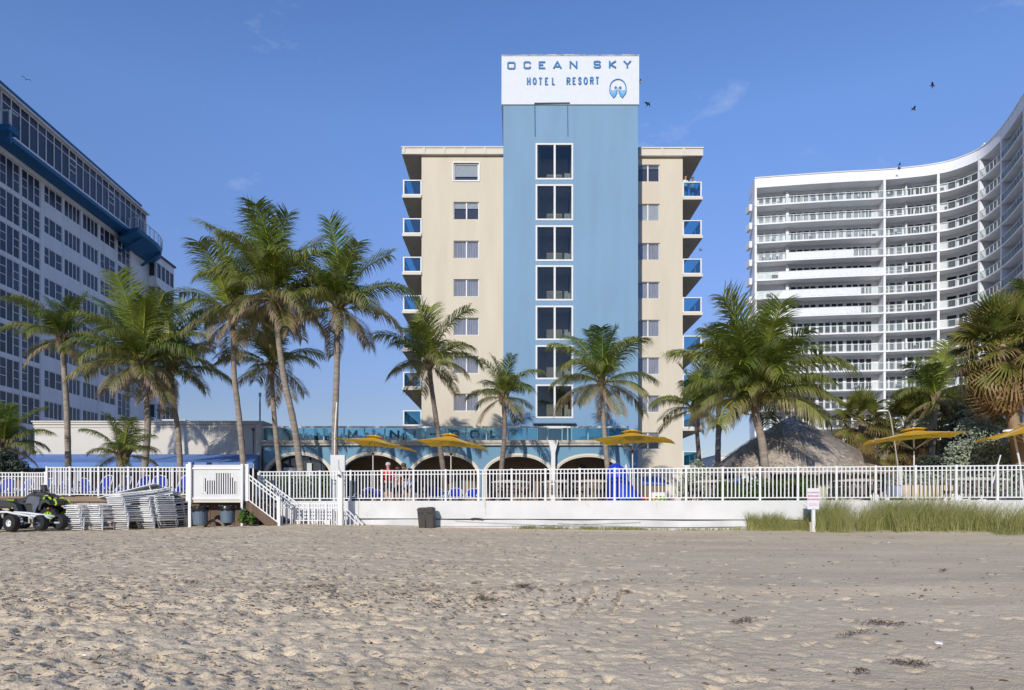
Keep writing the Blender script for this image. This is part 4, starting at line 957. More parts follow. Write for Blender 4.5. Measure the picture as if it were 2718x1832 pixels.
M['greybin'] = mat('grey_plastic', (.11,.15,.19), .5, bump=.1, bscale=5); M['blackplastic'] = mat('black_plastic_bag', (.012,.012,.013), .25, spec=.6, bump=.4, bscale=14)
bin_round(531,1345,1393,23.5,0,'grey round bin with a black bag, left one under the white screen panel')
bin_round(604,1343,1388,23.5,0,'grey round bin with a black bag, right one under the white screen panel')
M['burlap'] = mat('wood_spool', (.24,.19,.14), .9, bump=.3)
sp = thing('drain_pipe', 'sand-coloured rounded pipe end lying between the two grey bins', 'pipe', (X_(570,23.9),23.9,.9))
b = MB(); P_ = [(X_(570,23.9)+.36*math.cos(math.pi*k/10)*.95, 23.9, .78+.30*math.sin(math.pi*k/10)) for k in range(11)]; b.tube(P_, .05, 6); b.build('rim', M['burlap'], sp)
M['bincase'] = mat('dark_brown_bin', (.045,.038,.032), .6, bump=.1, bscale=5)
db = thing('double_bin', 'dark brown double waste bin leaning on the white sea wall', 'bin', (X_(1135,23.55),23.55,.80)); db.rotation_euler = (0,R(-3.5),R(-9))
for s_, dx in (('l',-.14),('r',.125)):
    b = MB(); w_ = .135; b.add([(dx-w_*.86,-.17,0),(dx+w_*.86,-.17,0),(dx+w_*.86,.17,0),(dx-w_*.86,.17,0),(dx-w_,-.2,.66),(dx+w_,-.2,.66),(dx+w_,.2,.66),(dx-w_,.2,.66)], [(3,2,1,0),(4,5,6,7),(0,1,5,4),(1,2,6,5),(2,3,7,6),(3,0,4,7)]); bo = b.build('bin_body', M['bincase'], db, local=True)
    b = MB(); arc_ = [(dx+(w_+.015)*math.cos(math.pi*k/8), .66+.085*math.sin(math.pi*k/8)) for k in range(9)]; b.poly(arc_[::-1], -.215, .215); b.build('lid', M['bincase'], bo, local=True)
    b = MB(); b.box(dx-w_+.02,dx+w_-.02,-.209,-.2005,.52,.58); b.build('band', M['blackplastic'], bo, local=True)
# warning sign on a post
sg = thing('warning_sign', 'white post sign with red lettering prohibiting alcoholic beverages, in the beach grass', 'sign', (X_(2159,20.6),20.6,.83)); Ys = 20.6
x = X_(2161,Ys); f = MB(); f.box(x-.045,x+.045,Ys+.02,Ys+.10,.5,Z_(1352,Ys)+.15); f.build('post', M['white'], sg)
f = MB(); f.box(X_(2153,Ys)-.03,X_(2153,Ys)+.02,Ys+.0,Ys+.06,.5,Z_(1386,Ys)); f.build('stake', M['palewood'], sg)
zA, zB = Z_(1352,Ys), Z_(1296,Ys); f = MB(); f.box(X_(2143,Ys),X_(2174,Ys),Ys,Ys+.012,zA,zB); pl = f.build('panel', mat('sign_sheet', (.68,.66,.70), .5, var=.02), sg)
def text_part(txt, size, x, z, y, m, par, name='lettering', bold=0, align='CENTER', wscale=1):
    cu = bpy.data.curves.new(name, 'FONT'); cu.body = txt; cu.size = size; cu.align_x = align; cu.extrude = .002; cu.offset = bold; cu.space_character = 1.05
    o = bpy.data.objects.new(name+'_tmp', cu); C.objects.link(o); bpy.context.view_layer.update()
    me = bpy.data.meshes.new_from_object(o.evaluated_get(bpy.context.evaluated_depsgraph_get())); bpy.data.objects.remove(o)
    me.name = name; me.materials.clear(); me.materials.append(m); r = put(name, me, par, (0,0,0), (R(90),0,0), (wscale,1,1)); r.location = Vector((x,y,z))-wloc(par); return r
M['signred'] = mat('sign_red', (.42,.08,.10), .6)
xc = X_(2158.5,Ys)
for tx, y_, sz, bo in (('ALCOHOLIC',1309.5,.062,.0015),('BEVERAGES',1318.5,.062,.0015),('PROHIBITED',1327.5,.058,.0015),('CITY ORDINANCE 5-36',1338.5,.026,.0003),('FT LAUDERDALE',1342.5,.026,.0003)):
    pass
for tx, y_, sz, bo in (('ALCOHOLIC',1309.5,.062,.0015),('BEVERAGES',1318.5,.062,.0015),('PROHIBITED',1327.5,.058,.0015)):
    text_part(tx, sz, xc, Z_(y_,Ys), Ys-.004, M['signred'], sg, bold=bo)
for y_ in (1338.5,1342.5):                                # two lines too small to read in the photograph: short dashes of print
    b = MB(); x = xc-.13; rr = random.Random(int(y_*10))
    while x < xc+.12: w_ = rr.uniform(.012,.045); b.box(x,x+w_,Ys-.003,Ys-.001,Z_(y_,Ys),Z_(y_,Ys)+.014); x += w_+.014
    b.build('small_print', M['signred'], sg)
for y_ in (1299,1349): b = MB(); b.lathe([(.012,0),(.012,.012)], c=(X_(2160,Ys),Ys-.012,Z_(y_,Ys)), n=8, axis='y'); b.build('bolt', M['stone'], sg)
# ================================================================ palms
def leafmat(name, c1, c2, dry=(.20,.13,.075), tr=.33):
    m = bpy.data.materials.new(name); m.use_nodes = True; t = m.node_tree; b = t.nodes['Principled BSDF']
    at = N(t, 'ShaderNodeAttribute'); at.attribute_name = 'dry'
    oi = N(t, 'ShaderNodeObjectInfo'); mx = N(t, 'ShaderNodeMixRGB'); mx.inputs[1].default_value = (*c1,1); mx.inputs[2].default_value = (*c2,1)
    tcn = N(t, 'ShaderNodeTexCoord'); n = N(t, 'ShaderNodeTexNoise'); n.inputs['Scale'].default_value = 9; n.inputs['Detail'].default_value = 2; t.links.new(tcn.outputs['Object'], n.inputs['Vector'])
    ad = N(t, 'ShaderNodeMath', operation='ADD'); ad.use_clamp = True; sb = N(t, 'ShaderNodeMath', operation='SUBTRACT'); sb.inputs[1].default_value = .45
    t.links.new(n.outputs[0], sb.inputs[0]); t.links.new(sb.outputs[0], ad.inputs[0]); t.links.new(oi.outputs['Random'], ad.inputs[1]); t.links.new(ad.outputs[0], mx.inputs[0])
    m2 = N(t, 'ShaderNodeMixRGB'); m2.inputs[2].default_value = (*dry,1); t.links.new(mx.outputs[0], m2.inputs[1]); t.links.new(at.outputs['Fac'], m2.inputs[0])
    t.links.new(m2.outputs[0], b.inputs['Base Color']); b.inputs['Roughness'].default_value = .45; b.inputs['Specular IOR Level'].default_value = .35
    tl = N(t, 'ShaderNodeBsdfTranslucent'); ms = N(t, 'ShaderNodeMixShader'); ms.inputs[0].default_value = tr; t.links.new(m2.outputs[0], tl.inputs[0])
    o = t.nodes['Material Output']; t.links.new(b.outputs[0], ms.inputs[1]); t.links.new(tl.outputs[0], ms.inputs[2]); t.links.new(ms.outputs[0], o.inputs[0]); return m
M['leaflet'] = leafmat('coconut_leaflet', (.085,.155,.018), (.25,.29,.04), dry=(.50,.36,.25))
M['rachis'] = mat('frond_midrib', (.30,.29,.035), .5, var=.2, scale=2)
M['rachis_dry'] = mat('dry_midrib', (.26,.17,.09), .7)
M['bark'] = mat('palm_bark', (.20,.165,.13), .95, scale=2.2, col2=(.34,.29,.235), stretch=(1,1,4.5), bump=.6, bscale=5, detail=8)
M['bark_dark'] = mat('dark_palm_bark', (.14,.11,.09), .95, scale=2.2, col2=(.25,.21,.17), stretch=(1,1,4.5), bump=.6, bscale=5)
M['fibre'] = mat('crown_fibre', (.23,.165,.105), .95, scale=4, var=.3, bump=.5, bscale=20)
M['coconut'] = mat('green_coconut', (.16,.20,.03), .4, var=.25)
def set_dry(me, vals):
    a = me.attributes.new('dry', 'FLOAT', 'POINT'); a.data.foreach_set('value', vals)
def frond_mesh(el, droop, dry, seed, nl=104, nat=.33, twist=0.0, hang=.8):
    rr = random.Random(seed); pts = []; p = Vector((0,0,0)); ang = el; n = 26; side = Vector((0,1,0)); swerve = rr.uniform(-.25,.25); az = 0
    for i in range(n+1):
        t = i/n; pts.append(p.copy()); a = el-droop*(t**1.5); az = swerve*t*t
        p = p+Vector((math.cos(a)*math.cos(az), math.cos(a)*math.sin(az), math.sin(a)))/n
    b = MB(); vals = []
    b.tube(pts, [.011*(1-.8*i/n)+.0015 for i in range(n+1)], 5); rm = b
    lf = MB()
    for i in range(nl):
        t = .13+.86*(i+.5)/nl; k = min(int(t*n), n-1); f = t*n-k; q = pts[k].lerp(pts[k+1], f); T = (pts[k+1]-pts[k]).normalized()
        Sd = T.cross(Vector((0,0,1))); Sd = Sd.normalized() if Sd.length > .1 else Vector((0,-1,0)); Up = Sd.cross(T)
        L_ = nat*(.35+.75*math.sin(math.pi*min(1,(t*.92+.02)))**.6)*rr.uniform(.82,1.12)
        for s in (-1,1):
            if rr.random() < .05+.10*dry: continue
            tw = twist; d0 = (Sd*s*rr.uniform(.75,.95)+T*rr.uniform(.45,.8)+Up*rr.uniform(.1,.35)).normalized()
            hg = hang*rr.uniform(.7,1.35)
            d1 = (d0*.9+Vector((0,0,-1))*hg*.7).normalized(); d2 = (d0*.55+Vector((0,0,-1))*hg*1.35+T*.1).normalized()
            a0 = q; a1 = q+d0*L_*.3; a2 = a1+d1*L_*.35; a3 = a2+d2*L_*.35
            wv = T.cross(d1); wv = (T - d1*T.dot(d1)); wv = wv.normalized() if wv.length > .05 else Up
            w0, w1, w2 = .003, .0056, .004
            k0 = len(lf.v); lf.v += [tuple(a0-wv*w0),tuple(a0+wv*w0),tuple(a1-wv*w1),tuple(a1+wv*w1),tuple(a2-wv*w2),tuple(a2+wv*w2),tuple(a3)]
            lf.f += [(k0,k0+1,k0+3,k0+2),(k0+2,k0+3,k0+5,k0+4),(k0+4,k0+5,k0+6)]
            dd = dry+rr.uniform(-.12,.12); e = rr.uniform(.0,.5)*(.5+dry)
            vals += [max(0,dd*.4)]*2+[max(0,dd*.5)]*2+[min(1,max(0,dd*1.0+e*.5))]*2+[min(1,max(0,dd*1.5+e))]
    return rm, lf, vals
FR_CL = []       # classes: (elevation, droop, dryness, hang)
for k,(el,dr,dy,hg) in enumerate([(86,35,.0,.25),(74,55,.0,.4),(60,75,.02,.6),(46,85,.05,.75),(34,80,.07,.75),(22,75,.16,.8),(8,68,.32,.9),(-10,55,.50,.9),(-32,40,.70,.9),(-58,24,1.0,.7)]):
    row = []
    for v in range(3):
        rm, lf, vals = frond_mesh(R(el+[-6,0,6][v]), R(dr*[.85,1,1.15][v]), dy, 100+k*7+v, hang=hg)
        n0 = len(rm.v); rme = rm.mesh('midrib', M['rachis'] if dy < .45 else M['rachis_dry']); lme = lf.mesh('frond', M['leaflet']); set_dry(lme, vals); row.append((lme, rme))
    FR_CL.append(row)
def smooth_path(pts, n=4): return cr([Vector(p) for p in pts], n)
def palm(label, trunk, D, rad_px, seed, nf=26, tr_r=.155, thin=1.0, coconuts=0, dark=False, group=None, mx=0, bias=(0,0), clsmax=8.6, name='palm_tree'):
    """trunk: [(px,py) from foot to crown]; rad_px: how far the fronds reach in the photograph"""
    rr = random.Random(seed); P_ = [Vector(W(a,b_,D)) for a,b_ in trunk]; foot = P_[0]
    if foot.z > 1.72:
        d = P_[0]-P_[1]; foot2 = P_[0]+d.normalized()*((foot.z-1.7)/max(.3,-d.normalized().z)); P_ = [Vector((foot2.x,D,1.66))]+P_
    base = P_[0]; t = thing(name, label, 'palm tree', tuple(base), 0, group)
    pp = smooth_path([p-base for p in P_], 6); n = len(pp)
    rads = [tr_r*(1.0+.55*max(0,1-i/(n*.10))-.28*i/n)*(1+.035*((i%2)*2-1)) for i in range(n)]
    b = MB(); b.tube(pp, rads, 10); b.build('trunk', M['bark_dark'] if dark else M['bark'], t, smooth=True, local=True)
    top = pp[-1]; L_ = rad_px/F*D*1.22
    b = MB()
    for k in range(9):
        a = k*2.4; q = top+Vector((math.cos(a)*.10,math.sin(a)*.10,-.25)); b.tube([q, q+Vector((math.cos(a)*.12,math.sin(a)*.12,.35)), q+Vector((math.cos(a)*.28,math.sin(a)*.28,.6))], [.07,.055,.025], 5)
    b.tube([top-Vector((0,0,.25)), top+Vector((0,0,.25)), top+Vector((0,0,.6))], [.17,.20,.06], 9); b.build('crown_shaft', M['fibre'], t, local=True)
    a0 = rr.uniform(0,6.28); nf = int(nf*.82)
    for i in range(nf):
        f = (i+.5)/nf; c = f**.97*(clsmax+.3); ci = min(9, int(c)); v = rr.randrange(3); az = a0+i*2.39996+rr.uniform(-.25,.25)
        lme, rme = FR_CL[ci][v]; s = L_*rr.uniform(.78,1.12)*(1.0,1.0,.98,.92,.87,.83,.80,.76,.70,.6)[ci]
        o = put('frond', lme, t, top+Vector((math.cos(az)*.08+bias[0]*.02,math.sin(az)*.08,.15-.02*ci)), (rr.uniform(-.12,.12), rr.uniform(-.1,.1)+bias[0]*.0, az), (s,s,s))
        put('midrib', rme, o)
    if coconuts:
        cm = MB(); cm.lathe([(.0,-.14),(.07,-.11),(.11,-.02),(.105,.05),(.06,.11),(.0,.13)], n=8); me = cm.mesh('coconut', M['coconut'], True)
        for k in range(coconuts):
            a = rr.uniform(0,6.28) if not mx else math.pi+rr.uniform(-1.3,.9); put('coconut', me, t, top+Vector((math.cos(a)*rr.uniform(.18,.42)-mx,math.sin(a)*rr.uniform(.12,.35)-.1,rr.uniform(-.35,.1))), (rr.uniform(-.4,.4),rr.uniform(-.4,.4),0), rr.uniform(.8,1.15))
    return t
G1 = None
palm('slender coconut palm with a ragged crown at the far left before the shadowed block', [(181,1235),(178,1100),(170,980),(165,905)], 34, 118, 1, nf=24)
palm('bushy coconut palm with a low wide crown, left of the twin trunks by the awning', [(385,1232),(392,1130),(385,1040),(374,968)], 33, 175, 2, nf=34, coconuts=4, tr_r=.17)
palm('coconut palm half hidden behind the bushy one, trunk before the cream wall', [(478,1234),(473,1150),(462,1070),(455,985)], 36, 150, 3, nf=22)
palm('coconut palm leaning left whose trunk meets the right end of the blue awning', [(646,1228),(636,1120),(622,1000),(620,930),(618,850)], 33, 160, 4, nf=26, coconuts=3)
palm('tallest coconut palm with a curved trunk rising over the terrace', [(797,1240),(779,1120),(755,1010),(739,900),(726,795)], 31, 190, 5, nf=34, tr_r=.17)
palm('shorter palm with a small crown behind the trunk of the tallest palm', [(741,1242),(730,1130),(724,1050),(721,975)], 37, 130, 6, nf=22)
p7 = palm('tall straight coconut palm just left of the cream hotel wing', [(889,1242),(889,1126),(894,980),(895,825)], 31, 190, 7, nf=28, tr_r=.17)
palm('curved coconut palm in front of the hotel left wing', [(1176,1243),(1163,1150),(1147,1040),(1139,970)], 36.5, 138, 8, nf=25, dark=True)
palm('small coconut palm before the blue tower, between two yellow umbrellas', [(1331,1243),(1340,1140),(1335,1058)], 37.5, 110, 9, nf=22, dark=True, tr_r=.15)
palm('coconut palm in front of the right edge of the blue tower', [(1612,1240),(1603,1130),(1597,1020)], 37, 145, 10, nf=26)
palm('largest foreground coconut palm with green coconuts beside the thatched hut', [(2031,1242),(2022,1170),(2008,1110),(2007,1070)], 24.5, 215, 11, nf=48, coconuts=11, tr_r=.165, mx=.25, clsmax=6.5)
palm('low coconut palm with drooping fronds at the right corner of the hotel', [(1858,1242),(1851,1160),(1846,1090)], 29, 112, 12, nf=20, tr_r=.11, dark=True)
palm('thin straight palm trunk rising behind the hut near the large coconut palm', [(1905,1232),(1907,1140),(1908,1060)], 33, 95, 13, nf=16, tr_r=.16)
palm('very short young palm with feathery fronds in front of the blue awning', [(326,1236),(325,1215)], 26.5, 92, 14, nf=20, tr_r=.10, coconuts=1, clsmax=7)
palm('low palm cut off by the left edge before the shadowed block', [(8,1240),(10,1190)], 30, 108, 15, nf=24, tr_r=.14, clsmax=8)
palm('dark coconut palm standing among the fan palms behind the yellow umbrella', [(2470,1238),(2478,1150),(2486,1065)], 33, 118, 16, nf=26, tr_r=.15, coconuts=4)
palm('coconut palm mostly beyond the right edge, one yellow-ribbed frond reaching in', [(2790,1240),(2780,1080),(2770,930)], 26, 175, 17, nf=24)
# white conduit strapped to the trunk of the tall straight palm
cdt = thing('conduit', 'thin white conduit pole running up beside the tall straight palm trunk', 'pole', tuple(W(887,1240,30.6)))
b = MB(); b.tube([W(888,1245,30.6), W(889,1150,30.6), W(894,1068,30.6)], .035, 6); b.build('pole', M['white'], cdt)

# ---------------------------------------------------------------- fan palms
M['fan'] = leafmat('fan_leaf', (.08,.125,.018), (.20,.21,.04), dry=(.42,.26,.13))
def fan_mesh(dry, seed, droop):
    rr = random.Random(seed); b = MB(); vals = []; nb = 26
    for k in range(nb):
        a = (k/(nb-1)-.5)*R(250); L_ = rr.uniform(.8,1.0)*(.75+.25*math.cos(a/1.4)); w = .035; d = Vector((math.cos(a),math.sin(a),0)); sd = Vector((-d.y,d.x,0))
        zf_ = lambda t: -droop*t*t*rr.uniform(.9,1.1)+.10*t
        p0 = d*.02; p1 = d*L_*.4+Vector((0,0,zf_(.4))); p2 = d*L_*.75+Vector((0,0,zf_(.75))); p3 = d*L_*(1-.25*droop)+Vector((0,0,zf_(1)-.08*dry))
        k0 = len(b.v); b.v += [tuple(p0-sd*.008),tuple(p0+sd*.008),tuple(p1-sd*w+Vector((0,0,.02))),tuple(p1+sd*w+Vector((0,0,-.02))),tuple(p2-sd*w*.6),tuple(p2+sd*w*.6),tuple(p3)]
        b.f += [(k0,k0+1,k0+3,k0+2),(k0+2,k0+3,k0+5,k0+4),(k0+4,k0+5,k0+6)]
        q = min(1,max(0,dry+rr.uniform(-.3,.3))); vals += [max(0,q-.3)]*4+[q]*2+[min(1,q+.35)]
    me = b.mesh('fan_leaf', M['fan']); set_dry(me, vals); return me
FAN = [[fan_mesh(d_, 30+k*3+v, dr_) for v in range(3)] for k,(d_,dr_) in enumerate(((.05,.12),(.2,.3),(.45,.5),(.8,.9)))]
pet = MB(); pet.bar((0,0,0),(1,0,0),.02); PET = pet.mesh('petiole', M['rachis']); pet = MB(); pet.bar((0,0,0),(1,0,0),.02); PETD = pet.mesh('petiole', M['rachis_dry'])
def fanpalm(label, trunk, D, rad_px, seed, nf=44, tr_r=.18, skirt=0.5, bark='bark'):
    rr = random.Random(seed); P_ = [Vector(W(a,b_,D)) for a,b_ in trunk]; base = P_[0]; t = thing('fan_palm', label, 'palm tree', tuple(base))
    pp = smooth_path([p-base for p in P_], 6); b = MB(); b.tube(pp, [tr_r*(1.15-.3*i/len(pp))*(1+.05*((i%2)*2-1)) for i in range(len(pp))], 10); b.build('trunk', M[bark], t, smooth=True, local=True)
    top = pp[-1]; Rm = rad_px/F*D
    for i in range(nf):
        f = (i+.5)/nf; el = R(85-f*(105+75*skirt)+rr.uniform(-9,9)); az = i*2.39996+rr.uniform(-.3,.3); c = min(3, int((f**.9)*4.2*(.7+.3*skirt))); pl_ = Rm*rr.uniform(.42,.62); ls = Rm*rr.uniform(.48,.60)
        d = Vector((math.cos(el)*math.cos(az),math.cos(el)*math.sin(az),math.sin(el))); st_ = top+Vector((0,0,-.5*f*skirt*Rm*.6)); en = st_+d*pl_
        q = d.to_track_quat('X','Z').to_euler(); o = put('fan_leaf', FAN[c][rr.randrange(3)], t, en, (q[0]+rr.uniform(-.5,.5), q[1]+rr.uniform(-.1,.25), q[2]+rr.uniform(-.2,.2)), ls)
        put('petiole', PET if c < 2 else PETD, o, (-pl_/ls,0,0), (0,0,0), (pl_/ls,1,1))
    return t
M['orangebark'] = mat('shredded_palm_bark', (.24,.14,.07), .95, scale=3, col2=(.36,.27,.18), stretch=(1,1,.5), bump=.7, bscale=9)
fanpalm('big shaggy fan palm with orange-brown dead leaves at the right edge', [(2706,1236),(2690,1120),(2668,1020),(2655,915)], 25, 150, 40, nf=84, tr_r=.19, skirt=1.0, bark='orangebark')
fanpalm('second fan palm crown behind the shaggy one, cut by the right edge', [(2745,1238),(2740,1080),(2730,860)], 30, 120, 41, nf=60, skirt=.8)
fanpalm('small fan palm with tan dead leaves just right of the thatched hut', [(2318,1215),(2300,1160),(2283,1112)], 31, 92, 42, nf=56, tr_r=.16, skirt=1.0)
fanpalm('dark fan palm with hanging brown leaves left of the dark coconut palm', [(2402,1240),(2405,1180),(2410,1120)], 34, 100, 43, nf=66, skirt=1.25, bark='bark_dark')
fanpalm('dark fan palm with hanging brown leaves right of the dark coconut palm', [(2530,1240),(2532,1180),(2535,1125)], 35, 100, 44, nf=66, skirt=1.25, bark='bark_dark')
fanpalm('fan palm with low brown hanging leaves under the shaggy palm at the right', [(2600,1240),(2612,1130),(2622,1060)], 28, 88, 45, nf=50, skirt=1.2, bark='bark_dark')
fanpalm('low dry fan palm tucked behind the right slope of the thatched roof', [(2345,1240),(2350,1190)], 34, 85, 46, nf=40, skirt=.8)

# ---------------------------------------------------------------- bushes and hedges
def leaf_mass(cx_list, n, size, seed, shape='ell', elong=1.0):
    """leaf quads through a set of ellipsoids (centre, radii)"""
    rs = np.random.RandomState(seed); V = []; Fc = []
    vol = np.array([r[0]*r[1]*r[2] for _,r in cx_list]); vol = vol/vol.sum()
    k0 = 0
    for (c,r),w_ in zip(cx_list, vol):
        m = max(10, int(n*w_)); d = rs.randn(m,3); d /= np.linalg.norm(d,axis=1)[:,None]; rad = rs.rand(m,1)**.28
        lump = 1+.16*np.sin(d[:,0:1]*7+seed)+.14*np.sin(d[:,2:3]*9+seed*2)
        p = d*rad*lump*np.array(r)+np.array(c); nrm = d+rs.randn(m,3)*.7; nrm /= np.linalg.norm(nrm,axis=1)[:,None]
        t1 = np.cross(nrm, rs.randn(m,3)); t1 /= np.linalg.norm(t1,axis=1)[:,None]; t2 = np.cross(nrm,t1); s = size*(.6+.8*rs.rand(m,1))
        a = p-t1*s*elong; b_ = p+t2*s*.5; c_ = p+t1*s*elong; d_ = p-t2*s*.5
        V.append(np.stack([a,b_,c_,d_],1).reshape(-1,3))
    V = np.concatenate(V); q = np.arange(len(V)).reshape(-1,4); return V, q
def bush(name, label, cat, blobs, n, size, m, seed, stems=True, kind=None, elong=1.0):
    base = (sum(c[0] for c,_ in blobs)/len(blobs), sum(c[1] for c,_ in blobs)/len(blobs), min(c[2]-r[2] for c,r in blobs))
    t = thing(name, label, cat, base); V, q = leaf_mass(blobs, n, size, seed, elong=elong); V = V-np.array(base)
    me = npmesh('foliage', [(V,q)], m); me.polygons.foreach_set('use_smooth', np.zeros(len(me.polygons), dtype=bool)); put('foliage', me, t)
    b = MB(); rr = random.Random(seed)
    for c,r in blobs:
        for k in range(3): b.tube([(c[0]+rr.uniform(-.3,.3)*r[0],c[1],base[2]),(c[0]+rr.uniform(-.5,.5)*r[0],c[1],c[2]),(c[0]+rr.uniform(-.7,.7)*r[0],c[1],c[2]+r[2]*.7)], [.04,.03,.01], 5)
    b.build('stems', M['bark_dark'], t)
    return t
def E(px, py, D, rx_, ry_, rd=None):
    w_ = W(px,py,D); s = D/F; return (tuple(w_), (rx_*s, (rd or rx_*s), ry_*s))
M['silver'] = mat('silver_leaf', (.30,.34,.24), .7, var=.35, scale=3, obvar=0); M['hedge'] = mat('hedge_leaf', (.035,.085,.012), .35, scale=8, col2=(.09,.15,.02)); M['darkleaf'] = mat('dark_shrub_leaf', (.055,.07,.045), .6, var=.3, scale=3)
bush('shrub', 'tall silvery green shrub behind the yellow umbrella at the right edge', 'shrub', [E(2600,1185,26.5,62,62),E(2560,1225,26.5,50,50),E(2665,1190,26.5,60,66),E(2640,1265,26.5,90,60),E(2590,1120,26.8,40,40)], 15000, .055, M['silver'], 51)
bush('shrub', 'dark green shrub mass left of the silvery one', 'shrub', [E(2545,1180,29,40,90),E(2510,1250,29,60,60),E(2575,1130,29.3,40,60)], 9000, .06, M['darkleaf'], 52)
bush('shrub', 'round silvery green shrub at the foot of the hotel right corner', 'shrub', [E(1852,1265,28,38,42),E(1880,1290,28,45,40),E(1820,1300,28,30,35)], 6500, .05, M['silver'], 53)
bush('hedge', 'clipped bright green hedge behind the railing in front of the hut', 'hedge', [E(1920+i*32,1306,23.9,24,34,.35) for i in range(8)], 9000, .045, M['hedge'], 54)
bush('hedge', 'clipped green hedge behind the railing by the first arch', 'hedge', [E(700+i*30,1300,26.4,22,44,.35) for i in range(9)], 9000, .045, M['hedge'], 55)
bush('bush', 'small bright green weed bush growing beside the stairs', 'bush', [E(648,1372,23.5,14,20,.3),E(668,1376,23.5,12,16,.25)], 700, .05, M['hedge'], 56)
bush('shrub', 'dark bush below the low palm at the left edge', 'shrub', [E(10,1235,28,45,40),E(50,1250,28,30,25)], 3500, .06, M['darkleaf'], 57)
bush('hedge', 'low pale green hedge behind the tan cover at the right', 'hedge', [E(2360+i*34,1280,25.5,26,28,.35) for i in range(6)], 6000, .045, M['silver'], 58)
bush('shrub', 'row of low shrubs on the terrace behind the glass railing', 'shrub', [E(720+i*32,1166,44.5,20,14,.4) for i in range(12)], 4500, .07, M['darkleaf'], 59)
# background mass behind fan palms
bush('shrub', 'deep shaded undergrowth between the hut and the silvery shrub', 'shrub', [E(2360+i*48,1235,37,42,60,.8) for i in range(5)], 7000, .10, M['darkleaf'], 60)

# ---------------------------------------------------------------- beach grass
def grass_np(name, pts, hmin, hmax, seed, m, w=.006, lean=.35, hf=None):
    rs = np.random.RandomState(seed); n = len(pts); P0 = np.array(pts); h = hmin+(hmax-hmin)*rs.rand(n)**1.2; h = h*(hf if hf is not None else 1); a = rs.rand(n)*2*math.pi; ln = lean*(.4+rs.rand(n))
    dx, dy = np.cos(a)*ln*h+.10*h, np.sin(a)*ln*h; wa = rs.rand(n)*math.pi; wx, wy = np.cos(wa)*w, np.sin(wa)*w*.5
    def lv(t, b_, ww): return np.stack([P0[:,0]+dx*b_+wx*ww, P0[:,1]+dy*b_+wy*ww, P0[:,2]+h*t],1)
    V = np.stack([lv(0,0,-1),lv(0,0,1),lv(.5,.22,-.9),lv(.5,.22,.9),lv(.82,.62,-.5),lv(.82,.62,.5),lv(.96,1.1,-.1),lv(.96,1.1,.1)],1).reshape(-1,3)
    k = np.arange(n)*8; q = np.concatenate([np.stack([k,k+1,k+3,k+2],1),np.stack([k+2,k+3,k+5,k+4],1),np.stack([k+4,k+5,k+7,k+6],1)])
    me = npmesh(name, [(V,q)], m); at_ = me.attributes.new('dry','FLOAT','POINT'); d = np.repeat(rs.rand(n)**2.2, 8)*np.tile([.9,.9,.6,.6,.5,.5,1,1],n); at_.data.foreach_set('value', np.clip(d,0,1).astype(np.float32)); return me
M['grass'] = leafmat('beach_grass_blade', (.19,.235,.05), (.36,.37,.11), dry=(.62,.50,.28), tr=.35)
rs = np.random.RandomState(5); pts = []
hfs = []
def nz1(x, y, c, sd): return float(vnoise(np.array([x]), np.array([y]), c, sd)[0])
while len(pts) < 17000:
    px = 1985+rs.rand()*955; u = (px-CX)/F; Dw = FD/(1+FA*u); e = min(1, max(.16,(px-1960)/260)); 
    dep = rs.rand()**1.2*(.25+1.35*e); D = Dw-.18-dep; x = u*D
    c1 = nz1(x,D*1.4,.9,21); c2 = nz1(x,D,.33,22); cl = c1*.7+c2*.6
    front = dep/(1.35*e+.25)
    if cl < (-.14 if px > 2190 else -1.2)+front*.6 and rs.rand() < .92: continue
    if px < 2140 and rs.rand() < .15: continue
    if abs(px-2157) < 9 and D < 21.2 and rs.rand() < .8: continue
    z = float(base_h(np.array(x),np.array(D)))-.02; pts.append((x,D,z)); hfs.append(max(.52,.70+.34*e+.42*c1+.34*c2)*(1-.45*max(0,front-.3)))

g = put('beach_grass', grass_np('beach_grass', np.array(pts), .22, .92, 6, M['grass'], w=.005, lean=.5, hf=np.array(hfs))); stuff(g); tag(g, 'tall yellow-green beach grass growing along the right part of the sea wall', 'grass')
pts = []
for i in range(2600):
    px = rs.choice([1400+rs.randn()*12,1470+rs.randn()*22,1560+rs.randn()*14,1640+rs.randn()*34,1680+rs.randn()*30,1800+rs.rand()*200,1350+rs.rand()*500,2010+rs.rand()*40]); u = (px-CX)/F; D = FD/(1+FA*u)-.2-rs.rand()*.16; x = u*D; pts.append((x,D,float(base_h(np.array(x),np.array(D)))-.01))
g = put('wall_weeds', grass_np('wall_weeds', np.array(pts), .03, .15, 8, M['grass'], w=.008, lean=.8)); stuff(g); tag(g, 'sparse low weeds along the foot of the white sea wall', 'weeds')
pts = [(X_(2680,19.3)+rs.randn()*.25,19.3+rs.randn()*.15) for _ in range(260)]; pts = [(a,c,float(base_h(np.array(a),np.array(c)))) for a,c in pts]
g = put('grass_tuft', grass_np('grass_tuft', np.array(pts), .05, .18, 9, M['grass'], lean=1.2)); stuff(g); tag(g, 'sparse creeping tuft on the pale dune at the right edge', 'grass')
